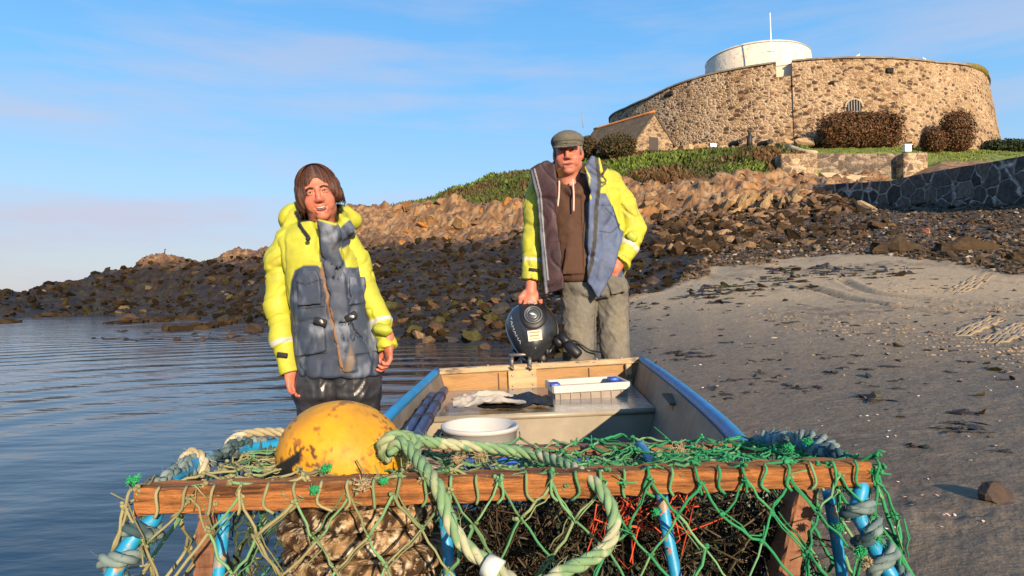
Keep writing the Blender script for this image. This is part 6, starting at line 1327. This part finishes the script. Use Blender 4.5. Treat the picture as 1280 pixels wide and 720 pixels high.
# trousers and boots
f = SDF((-1.02, WY-.25, -.32), (-.5, WY+.25, .66), .005)
f.loft([(.40, -.755, WY, .175, .12), (.52, -.755, WY, .175, .12), (.62, -.76, WY, .16, .11)], k=.03)
for lx, kx, ax in ((-.835, -.815, -.83), (-.680, -.650, -.655)): f.chain([(lx, WY, .45, .100), (kx, WY-.015, .16, .082), (ax, WY+.02, -.12, .062)], k=.035)
f.cap((-.742, WY-.118, .0), (-.752, WY-.122, .46), .022, k=.02, op='s'); f.cap((-.742, WY, .0), (-.75, WY, .36), .010, k=.01, op='s')
f.disp(lambda G: .007*fbm(G*np.array([16, 16, 9]), 3, 3, .5, True)+.004*fbm(G@rotm(ry=35)*np.array([40, 20, 12]), 2, 6, .5, True)); V, Q_ = f.mesh(); mk('trousers', V, Q_, mat('wet_trousers', (.028, .028, .032), .33, var=.35, vscale=14, bump=.3, bscale=50, bdist=.004), woman)
m = MB()
for ax in (-.83, -.655): m.tube([(ax, WY+.02, .0), (ax, WY+.01, -.2), (ax, WY-.02, -.262)], np.array([.058, .05, .05]), 14); m.ball((ax, WY-.07, -.245), (.048, .11, .04), 14, 8)
m.build('boots', mat('rubber_boot', (.02, .03, .02), .4), woman)
# jacket
def wr(z, l, r_, ry, cy=0): a = P(l, 0, WY).x; b_ = P(r_, 0, WY).x; return (z, (a+b_)/2, WY+cy, (b_-a)/2, ry)
zz_ = lambda py: P(420, py, WY).z
f = SDF((-1.12, WY-.27, .42), (-.44, WY+.24, 1.26), .0050)
f.loft([wr(zz_(470), 371, 479, .150), wr(zz_(440), 369, 474, .150), wr(zz_(400), 365, 466, .148), wr(zz_(360), 358, 456, .150), wr(zz_(325), 352, 450, .148), wr(zz_(302), 352, 440, .125), wr(zz_(288), 364, 430, .100, .0), wr(zz_(278), 376, 425, .085)], k=.02, p=2.5, rd=.02)
f.cap(wx(366, 300, WY+.01), wx(420, 290, WY+.01), .075, .075, k=.05)
# stand up collar and folded hood
f.loft([(zz_(296), hc[0]+.02, WY+.0, .115, .105), (zz_(276), hc[0]+.02, WY-.00, .105, .100), (zz_(262), hc[0]+.01, WY+.02, .100, .095)], k=.02, rd=.015)
f.ell(wx(372, 272, WY+.06), (.085, .09, .065), rotm(ry=-32), k=.03); f.ell((hc[0]+.03, WY+.10, zz_(272)), (.13, .07, .07), k=.03)
f.cap(wx(432, 279, WY-.045), wx(440, 291, WY-.06), .022, .018, k=.02)
f.loft([(zz_(276), hc[0]+.012, WY-.015, .078, .078), (zz_(262), hc[0]+.008, WY-.01, .080, .080), (zz_(225), hc[0], WY-.01, .105, .1)], k=.008, op='s', rd=.002)
f.ell(H(.01, -.125, -.125), (.062, .095, .055), Rw, k=.015, op='s')
f.loft([(.3, -.757, WY, .150, .12), (zz_(462), -.757, WY, .150, .12)], k=.01, op='s')
plk = lambda x, z: WY-.150-.004+0*x
pp_ = [w2(400, 276), w2(424, 284), w2(440, 400), w2(448, 463), w2(428, 466), w2(416, 400), w2(404, 320)]
def wrapy(x, z, rx=.175, ry=.150, cx=None):
    c = np.interp(z, [zz_(470), zz_(360), zz_(300)], [P(425, 0, WY).x, P(407, 0, WY).x, P(400, 0, WY).x]); u = np.clip(np.abs(x-c)/rx, 0, .97); return WY-ry*(1-u**2.5)**(1/2.5)
f.slab(pp_, lambda x, z: wrapy(x, z)-.004, .010, k=.006)
for pk in ([w2(371, 348), w2(380, 337), w2(399, 336), w2(404, 345), w2(407, 382), w2(373, 385)], [w2(376, 400), w2(408, 398), w2(413, 440), w2(374, 446)], [w2(436, 345), w2(452, 345), w2(455, 380), w2(438, 382)], [w2(440, 400), w2(466, 396), w2(472, 440), w2(444, 444)]): f.slab(pk, lambda x, z: wrapy(x, z)-.003, .011, k=.006)
def folds(seed, a=.015, b_=.008):
    def g(G):
        n1_ = fbm(G@rotm(ry=22)*np.array([6.5, 5, 4]), 2, seed, .4); n2_ = fbm(G@rotm(ry=-40)*np.array([9, 7, 5]), 2, seed+4, .45)
        return a*.8*n1_-a*.45*np.clip(1-np.abs(n1_)*7, 0, 1)-b_*.6*np.clip(1-np.abs(n2_)*8, 0, 1)+b_*.6*n2_
    return g
f.disp(folds(3)); V, Q_ = f.mesh(); XZ = V[:, [0, 2]]; fr_ = sstep(WY+.09, WY+.05, V[:, 1])
col = np.tile(YEL, (len(V), 1)); col = blend(col, sstep(.1, .5, fbm(V*14, 3, 5))*.25, (.27, .26, .05))
body = [w2(340, 480), w2(355, 400), w2(364, 352), w2(370, 338), w2(382, 332), w2(399, 332), w2(404, 337), w2(404, 322), w2(398, 276), w2(402, 277), w2(422, 283), w2(437, 268), w2(441, 292), w2(426, 312), w2(432, 334), w2(440, 334), w2(452, 328), w2(458, 340), w2(500, 420), w2(500, 490), w2(340, 490)]
nv_ = poly_m(XZ, body)*fr_; worn = sstep(-.05, .45, fbm(V*np.array([16, 16, 10]), 4, 8, .6)); nc = NAVY[None]*.85*(.75+.5*worn[:, None])+np.array((.12, .12, .12))*(worn[:, None]**2)*.75
nb = sstep(-.2, .4, fbm(V*7, 3, 18)); nc = nc*(1-nb[:, None]*.35)+np.array((.03, .045, .09))*nb[:, None]*.35
col = col*(1-nv_[:, None])+nc*nv_[:, None]
zip_ = catmull([(*w2(402, 285), 0), (*w2(404, 330), 0), (*w2(413, 380), 0), (*w2(424, 430), 0), (*w2(430, 462), 0)], 6)[:, :2]
zd = np.min(np.stack([np.hypot(XZ[:, 0]-a, XZ[:, 1]-b_) for a, b_ in resample(np.c_[zip_, zip_[:, 0]*0], .004)[:, :2]], 1), 1); col = blend(col, sstep(.009, .005, zd)*fr_*(V[:, 2] > zz_(330))*.9, BLK); rst = sstep(.010, .005, zd+.006*vnoise(V*60, 3))*fr_*(V[:, 2] < zz_(335)); col = blend(col, rst*.85, (.23, .12, .05))
for pl in ([w2(430, 466), w2(440, 430), w2(446, 450), w2(441, 466)],): col = blend(col, poly_m(XZ, pl, .008)*fr_*.55, (.22, .14, .06))
def line(V, pts_, w, colr, col, ymax): 
    p = resample(np.array([(*w2(a, b_), 0) for a, b_ in pts_]), .003)[:, :2]; d = np.full(len(V), 9.)
    for a in p: d = np.minimum(d, np.hypot(V[:, 0]-a[0], V[:, 2]-a[1]))
    return blend(col, sstep(w+.0015, w-.001, d)*(V[:, 1] < ymax), colr)
for pts_ in ([(371, 352), (385, 356), (404, 350)], [(372, 386), (407, 383)], [(376, 352), (373, 385)], [(405, 345), (408, 384)], [(366, 446), (412, 440)], [(437, 382), (456, 378)], [(376, 337), (366, 354), (366, 440)], [(440, 443), (474, 440)]): col = line(V, pts_, .0018, (.008, .010, .016), col, WY+.02)
for pts_ in ([(441, 322), (438, 303), (447, 318), (446, 324)], [(442, 310), (445, 316)]): col = line(V, pts_, .0016, BLK, col, WY+.02)
col = line(V, [(360, 262), (370, 280), (386, 298)], .0085, BLK, col, WY+.12)
col = line(V, [(419, 312), (428, 298), (438, 290)], .005, BLK, col, WY)
col = blend(col, sstep(.118, .112, np.hypot(V[:, 0]-hc[0]-.008, V[:, 1]-WY+.012))*(V[:, 2] > zz_(280))*sstep(.098, .092, np.hypot(V[:, 0]-hc[0]-.01, (V[:, 1]-WY+.01)))*.95, BLK)
col = blend(col, sstep(zz_(474), zz_(478), V[:, 2])*0, BLK)
jk = mk('jacket', V, Q_, clo, woman, True, col)
def sfold(G, seed):
    n1_ = fbm(G@rotm(ry=25)*np.array([5, 5, 7]), 2, seed, .4); n2_ = fbm(G@rotm(ry=-25)*np.array([7, 6, 14]), 2, seed+5, .45)
    return .006*n1_-.009*np.clip(1-np.abs(n1_)*6, 0, 1)-.006*np.clip(1-np.abs(n2_)*7, 0, 1)+.005*n2_
def sleeve(nm, pts_, par, cuff, bands, seed, tab=None, h_=.0048):
    p = np.array([a for a, r_ in pts_]); lo = p.min(0)-.14; hi = p.max(0)+.14; f = SDF(lo, hi, h_); f.chain([(*a, r_) for a, r_ in pts_], k=.025)
    e = p[-1]; d = p[-1]-p[-2]; d /= np.linalg.norm(d); f.cap(e-d*.012, e-d*.004, pts_[-1][1]*1.10, k=.006)
    f.put(e-.12, e+.12, lambda G: (G-e)@d-.014, k=.001, op='i', ext=0)
    f.disp(lambda G: sfold(G, seed)); V, Q_ = f.mesh()
    t_ = (V-e)@d; col = np.tile(YEL, (len(V), 1)); col = blend(col, sstep(.0, .5, fbm(V*12, 3, seed))*.4, (.27, .26, .05)); col = blend(col, sstep(.2, .5, fbm(V*np.array([30, 30, 20]), 3, seed+9))*.25, (.40, .36, .10))
    for a, w, c in bands: col = blend(col, sstep(w+.0015, w-.0015, np.abs(t_+a)), c)
    s_o = mk(nm, V, Q_, clo, par, True, col)
    if tab:
        a, sgn, L_ = tab; m = MB(); c = e-d*a; w_ = pts_[-1][1]; m.box(c+np.array([sgn*w_*.15, -w_*1.02, 0]), (L_, .010, .022), rotm(ry=8), bev=.003); m.build('cuff_tab', mat('black_webbing', (.012, .012, .013), .8), s_o)
    return s_o
REF = (.46, .46, .40)
sleeve('sleeve', [(wx(364, 304, WY), .072), (wx(351, 325, WY), .064), (wx(347, 380, WY-.01), .056), (wx(353, 424, WY-.04), .049), (wx(363, 464, WY-.068), .045)], jk, None, [(.125, .010, REF)], 3, (.075, 0, .045))
sl2 = sleeve('sleeve', [(wx(431, 303, WY), .060), (wx(443, 324, WY), .056), (wx(461, 368, WY-.01), .052), (wx(475, 402, WY-.04), .047), (wx(484, 433, WY-.066), .042)], jk, None, [(.11, .009, REF)], 11)
m = MB(); e = wx(478, 412, WY-.10); m.box(e, (.085, .05, .050), rotm(ry=10, rz=-8), bev=.02); m.build('cuff_flap', clo if False else mat('yellow_flap', (.35, .375, .035), .6, bump=.3, bscale=60), sl2)
for (px, py, r_) in ((401, 402, 20), (437, 396, -30)):
    c = np.array([P(px, py, WY-.165).x, wrapy(P(px, py, WY-.16).x, P(px, py, WY-.16).z)-.02, P(px, py, WY-.16).z]); m = MB(); m.box(c, (.055, .012, .030), rotm(ry=r_), bev=.006); bk_ = m.build('buckle', mat('black_webbing'), jk); m = MB(); m.box(c+np.array([.006, -.008, 0]), (.022, .006, .014), rotm(ry=r_+40), bev=.003); m.build('clip', mat('steel'), bk_)
c = wx(386, 299, WY-.15); c[1] = wrapy(c[0], c[2])-.012; m = MB(); m.ball(c, .010, 10, 8); m.build('cord_toggle', mat('black_webbing'), jk)
# ---------------------------------------------------------------- man
MY = 4.0
def mx(px, py, y=MY): p = P(px, py, y); return np.array([p.x, y, p.z])
def m2(px, py): p = P(px, py, MY-.14); return (p.x, p.z)
man = empty('person', (.52, MY, float(gz(.52, 4.0))), 'man in grey cap and open yellow and navy jacket with one hand on the motor', 'person')
Rm_ = rotm(rz=-8, ry=-3, rx=3); ms = 1.10; mh = mx(710, 192, MY-.04); H = HF(mh, Rm_, ms)
f = SDF((.0, MY-.32, -.08), (.92, MY+.24, 1.90), .0052)
head(f, H, Rm_, mouth=.22, jaw=1.06, s=ms, chub=.001)
f.cap(H(0, .01, -.06), mx(712, 240, MY+.0), .066, .072, k=.03)
f.loft([(.85, .46, MY, .15, .10), (1.2, .42, MY, .15, .1), (1.42, .42, MY, .17, .09), (1.5, .40, MY, .1, .08)], k=.02)
Msl = [(mx(680, 248), .07), (mx(668, 300, MY+.0), .055), (mx(665, 345, MY-.03), .040), (mx(664, 362, MY-.05), .034)]
Msr = [(mx(764, 248), .07), (mx(791, 286, MY+.0), .055), (mx(780, 316, MY-.07), .040), (mx(770, 335, MY-.11), .036)]
for A_ in (Msl, Msr): f.chain([(*a, min(r_, .042)) for a, r_ in A_], k=.015)
f.cap((.42, MY, 1.38), Msl[0][0], .06, .042, k=.03); f.cap((.42, MY, 1.38), Msr[0][0], .06, .042, k=.03)
hand(f, mx(664, 361, MY-.055), (-.08, -.28, -1), (.05, .9, -.2), 1.12, 16, 1, 9); f.chain([(*mx(656, 366, MY-.06), .018), (*mx(651, 372, MY-.07), .015), (*mx(650, 378, MY-.07), .012)], k=.01)
hand(f, mx(769, 333, MY-.12), (-.50, .12, -1), (.2, 1, 0), 1.0, 20, -1)
gz0 = float(gz(.52, 4.0))
for lx, ax in ((.42, .40), (.62, .655)): f.chain([(lx, MY, .85, .085), (ax, MY, .42, .06), (ax, MY+.02, .08, .045)], k=.03); f.cap((ax, MY+.02, gz0+.05), (ax, MY-.13, gz0+.035), .04, .034, k=.02)
V, Q_ = f.mesh(); col, Lh, ins = headcol(V, H, Rm_, ms, (.47, .160, .100), (.33, .08, .06)); col = blend(col, ins*.8, (.12, .03, .03))
stub = ((Lh[:, 2] < -.05) & (Lh[:, 1] < 0) & (V[:, 2] > 1.5))*.18; col = blend(col, stub, (.42, .24, .19)); V = relax(V, Q_, (Lh[:, 2] > -.16) & (V[:, 2] > 1.3)); mk('body', V, Q_, skin_m, man, True, col)
eyes_brows(H, Rm_, ms, man, 'grey', .0036, sq=.34)
# cap and hair
f = SDF(mh-.20, mh+.22, .0045); E = lambda c, r, **k: f.ell(H(*c), np.array(r)*ms, Rm_, **k)
E((0, .015, .040), (.084, .100, .090), k=.02); E((0, .02, .075), (.094, .108, .052), k=.02)
f.put(mh-.2, mh+.2, lambda G: -(((G-np.array(H(0, 0, .030)))@Rm_[:, 2])+.12*((G-np.array(H(0, 0, .03)))@Rm_[:, 1])), k=.006, op='i', ext=0)
f.ell(H(0, -.092, .026), np.array([.080, .062, .0075])*ms, Rm_@rotm(rx=14), k=.008)
f.disp(lambda G: .002*fbm(G*60, 3, 4)); V, Q_ = f.mesh(); L = (V-np.array(H(0, 0, 0)))@Rm_/ms; c = np.tile(np.array((.115, .108, .085)), (len(V), 1))*(1+.25*fbm(V*70, 3, 6))[:, None]; c = blend(c, sstep(.003, .0015, np.abs(L[:, 2]-.058)), (.05, .045, .035)); c = blend(c, sstep(.003, .001, np.abs(L[:, 2]-.041))*(L[:, 1] < -.06), (.03, .03, .022))
mk('cap', V, Q_, mat('cap_cloth', attr=True, rough=.9, bump=.5, bscale=300, bdist=.002, spec=.1), man, True, c)
f = SDF(mh-.16, mh+.14, .0045)
for g in (-1, 1): f.ell(H(g*.074, .015, .012), np.array([.010, .040, .035])*ms, Rm_, k=.01)
f.ell(H(0, .085, .0), np.array([.06, .022, .045])*ms, Rm_, k=.01); V, Q_ = f.mesh(); mk('hair', V, Q_, mat('grey_hair', (.20, .15, .12), .8, bump=.5, bscale=200), man)
# jeans
f = SDF((.18, MY-.25, -.08), (.86, MY+.25, 1.0), .0055)
f.loft([(.80, .52, MY, .19, .12), (.86, .51, MY, .21, .13), (.97, .49, MY, .19, .12)], k=.03, rd=.03)
f.chain([(.415, MY, .78, .108), (.415, MY-.015, .45, .096), (.418, MY+.02, .06, .088)], k=.012); f.chain([(.625, MY, .78, .100), (.635, MY-.02, .45, .084), (.635, MY+.02, .06, .080)], k=.012)
f.cap((.528, MY-.12, .1), (.525, MY-.12, .80), .022, k=.02, op='s'); f.cap((.528, MY, .1), (.525, MY, .72), .012, k=.01, op='s')
f.slab([(.57, .93), (.66, .93), (.68, .84), (.60, .82)], lambda x, z: MY-.125+0*x, .012, k=.01)
f.disp(lambda G: .011*fbm(G@rotm(ry=30)*np.array([9, 9, 8]), 3, 13, .5, True)-.002+.006*fbm(G@rotm(ry=-30)*np.array([26, 20, 15]), 3, 16, .5, True)); V, Q_ = f.mesh()
c = np.tile(np.array((.135, .128, .112)), (len(V), 1))*(1+.22*fbm(V*np.array([9, 9, 5]), 3, 3))[:, None]; wn_ = np.exp(-((V[:, 0]-.65)**2/.004+(V[:, 2]-.62)**2/.03))+.8*np.exp(-((V[:, 0]-.40)**2/.004+(V[:, 2]-.55)**2/.04)); c = blend(c, np.clip(wn_, 0, 1)*.55*(V[:, 1] < MY), (.19, .165, .11)); c = blend(c, sstep(.004, .002, np.abs(V[:, 0]-.725+.02*(V[:, 2]-.5)))*(V[:, 1] < MY-.02)*.7, (.03, .035, .05))
c = blend(c, sstep(.004, .002, np.abs(V[:, 0]-.505))*(V[:, 1] < MY-.02)*(V[:, 2] < .7)*.6, (.03, .035, .05)); mk('jeans', V, Q_, mat('denim', attr=True, rough=.9, bump=.5, bscale=260, bdist=.002, var=.15, vscale=40, spec=.15), man, True, c)
m = MB()
for ax in (.42, .64): m.tube([(ax, MY+.02, .12), (ax, MY+.01, gz0+.02)], .06, 12); m.ball((ax, MY-.08, gz0+.045), (.05, .13, .045), 14, 8)
m.build('boots', mat('rubber_boot'), man)
# hoodie
f = SDF((.12, MY-.27, .85), (.74, MY+.2, 1.62), .0052)
f.loft([(.90, .455, MY-.01, .17, .135), (.97, .45, MY-.01, .18, .142), (1.2, .43, MY-.005, .175, .145), (1.42, .42, MY, .19, .12), (1.50, .405, MY, .12, .10)], k=.02, rd=.03)
f.loft([(1.46, .40, MY+.00, .115, .105), (1.535, .385, MY+.01, .105, .095)], k=.03, rd=.02); f.cap((.29, MY+.03, 1.53), (.49, MY+.03, 1.53), .045, k=.03); f.cap((.315, MY-.03, 1.53), (.37, MY-.12, 1.44), .030, .022, k=.02); f.cap((.46, MY-.03, 1.53), (.41, MY-.12, 1.44), .030, .022, k=.02)
f.ell((.385, MY+.05, 1.535), (.135, .075, .075), k=.03); f.ell(H(.0, -.06, -.13), (.066, .085, .065), Rm_, k=.02, op='s')
f.slab([(.33, 1.10), (.54, 1.10), (.56, .95), (.31, .95)], lambda x, z: MY-.150+.9*(x-.44)**2, .008, k=.006)
f.disp(lambda G: .006*fbm(G*np.array([10, 8, 5]), 3, 23, .5, True)+.003*fbm(G@rotm(ry=30)*np.array([24, 10, 16]), 2, 26, .5, True)); V, Q_ = f.mesh()
c = np.tile(np.array((.085, .048, .034)), (len(V), 1))*(1+.2*fbm(V*20, 3, 3))[:, None]; c = blend(c, sstep(.003, .0015, np.abs(V[:, 0]-.425-.02*(1.3-V[:, 2])))*(V[:, 1] < MY)*(V[:, 2] < 1.42)*.8, (.02, .012, .01)); hd_ = mk('hoodie', V, Q_, mat('fleece', attr=True, rough=.95, bump=.5, bscale=160, bdist=.003, spec=.1), man, True, c)
for a, b_ in ((mx(699, 228, MY-.155), mx(697, 258, MY-.168)), (mx(716, 226, MY-.155), mx(717, 264, MY-.17))): m = MB(); m.tube(catmull([a+(0, .03, .01), a, (a+b_)/2+(0.003, 0, 0), b_], 6), .0055, 8); m.build('drawstring', mat('cord', (.62, .42, .36), .8), hd_)
# jacket: open
mj = lambda l, r_, py, ry, cy=0: (P(720, py, MY).z, (P(l, 0, MY).x+P(r_, 0, MY).x)/2, MY+cy, (P(r_, 0, MY).x-P(l, 0, MY).x)/2, ry)
f = SDF((-.02, MY-.30, .72), (.92, MY+.26, 1.68), .0058)
f.loft([mj(672, 770, 368, .165, .02), mj(668, 780, 330, .17, .02), mj(664, 778, 290, .175, .02), mj(664, 776, 250, .17, .02), mj(668, 776, 228, .15, .02), mj(684, 756, 208, .12, .04), mj(690, 742, 198, .10, .06)], k=.03, p=2.5, rd=.03)
f.loft([mj(684, 757, 400, .130, .0), mj(682, 762, 330, .142, .0), mj(680, 762, 250, .142, .0), mj(685, 750, 222, .125, .0), mj(693, 738, 205, .100, .02), mj(690, 742, 180, .12, .02)], k=.01, op='s', rd=.003)
opn = [m2(697, 400), m2(700, 300), m2(690, 240), m2(690, 190), m2(737, 190), m2(733, 240), m2(728, 300), m2(728, 400)]
f.slab(opn, lambda x, z: MY-.2+0*x, .19, k=.012, op='s', rd=.002)
# hanging front edges
def fy(x, z): return MY-.175+.35*np.abs(x-.43)**1.6
f.slab([m2(664, 212), m2(684, 199), m2(693, 205), m2(696, 240), m2(699, 300), m2(706, 362), m2(680, 369), m2(674, 300), m2(670, 250)], lambda x, z: fy(x, z)-.012, .017, k=.012)
f.slab([m2(729, 212), m2(738, 197), m2(748, 200), m2(752, 215), m2(778, 300), m2(764, 345), m2(746, 373), m2(731, 352), m2(734, 290), m2(736, 240)], lambda x, z: fy(x, z)-.010, .016, k=.012)
f.disp(folds(33, .014, .007)); V, Q_ = f.mesh(); XZ = V[:, [0, 2]]; fr_ = sstep(MY-.02, MY-.06, V[:, 1])
col = np.tile(YEL, (len(V), 1)); col = blend(col, sstep(.1, .5, fbm(V*12, 3, 5))*.3, (.27, .26, .05))
lin = [m2(655, 190), m2(693, 190), m2(720, 400), m2(672, 400), m2(676, 340), m2(670, 260), m2(661, 214)]; inner = ((np.hypot((V[:, 0]-.43)/.165, (V[:, 1]-MY)/.15) < 1.06) | ((V[:, 2] > 1.40) & (V[:, 0] > .25) & (V[:, 0] < .50)))*1.0
nvm = [m2(735, 190), m2(746, 196), m2(748, 243), m2(756, 243), m2(766, 262), m2(775, 283), m2(800, 300), m2(800, 400), m2(726, 400), m2(730, 350), m2(733, 290), m2(734, 240), m2(726, 214)]
NV2 = np.array((.060, .088, .165)); nv_ = poly_m(XZ, nvm)*fr_; ncol = NV2[None]*(.8+.4*sstep(-.3, .4, fbm(V*18, 3, 8)))[:, None]; col = col*(1-nv_[:, None])+ncol*nv_[:, None]
backn = sstep(1.16, 1.13, V[:, 2])*sstep(MY-.02, MY+.02, V[:, 1]); col = blend(col, backn, NV2)
L1 = poly_m(XZ, lin)*fr_; LC = np.array((.034, .014, .018)); col = col*(1-L1[:, None])+(LC[None]*(.8+.5*sstep(-.2, .4, fbm(V*16, 3, 9)))[:, None])*L1[:, None]; col = blend(col, inner*(1-nv_)*.95, LC)
w2_ = w2
def mline(pts_, w, colr, ymax=MY-.02):
    global col
    p = resample(np.array([(*m2(a, b_), 0) for a, b_ in pts_]), .004)[:, :2]; d = np.full(len(V), 9.)
    for a in p: d = np.minimum(d, np.hypot(V[:, 0]-a[0], V[:, 2]-a[1]))
    col = blend(col, sstep(w+.003, w-.001, d)*(V[:, 1] < ymax), colr)
mline([(744, 198), (748, 230), (744, 262), (742, 300), (738, 330), (731, 352)], .011, BLK)
mline([(728, 208), (735, 196), (744, 196)], .004, YEL); mline([(728, 208), (736, 224), (734, 236), (737, 250)], .004, YEL)
mline([(664, 214), (672, 244), (676, 290), (681, 345), (683, 366)], .006, (.13, .15, .18)); mline([(668, 212), (676, 244), (680, 300), (685, 350)], .0025, (.3, .32, .34))
mline([(678, 240), (695, 230)], .003, (.02, .01, .012)); mline([(756, 262), (776, 280), (762, 292), (748, 290)], .003, (.02, .03, .06)); mline([(750, 258), (762, 258)], .003, (.02, .03, .06)); mline([(766, 258), (775, 284)], .006, (.015, .02, .04))
for a in ([(748, 232), (748, 222), (753, 217), (758, 224), (757, 230), (749, 236)], [(749, 222), (753, 219), (756, 222)]): mline(a, .0035, BLK)
col = blend(col, poly_m(XZ, [m2(749, 224), m2(753, 220), m2(757, 224)], .003)*fr_, BLK); col = blend(col, poly_m(XZ, [m2(749, 229), m2(757, 228), m2(752, 232)], .003)*fr_, BLK)
jm = mk('jacket', V, Q_, clo, man, True, col)
sleeve('sleeve', [(mx(680, 232, MY+.01), .095), (mx(671, 262, MY+.01), .084), (mx(667, 305, MY), .078), (mx(667, 335, MY-.03), .068), (mx(665, 349, MY-.04), .064)], jm, None, [(.115, .010, REF)], 43, (.055, 0, .06), .0058)
sr = sleeve('sleeve', [(mx(760, 232, MY+.01), .100), (mx(779, 258, MY+.01), .086), (mx(793, 286, MY), .074), (mx(787, 304, MY-.05), .070), (mx(774, 327, MY-.10), .066)], jm, None, [(.115, .014, REF)], 53, None, .0058)
m = MB(); m.box(mx(790, 296, MY-.12), (.07, .03, .05), rotm(ry=35), bev=.012); m.build('pocket_flap', mat('yellow_flap'), sr)
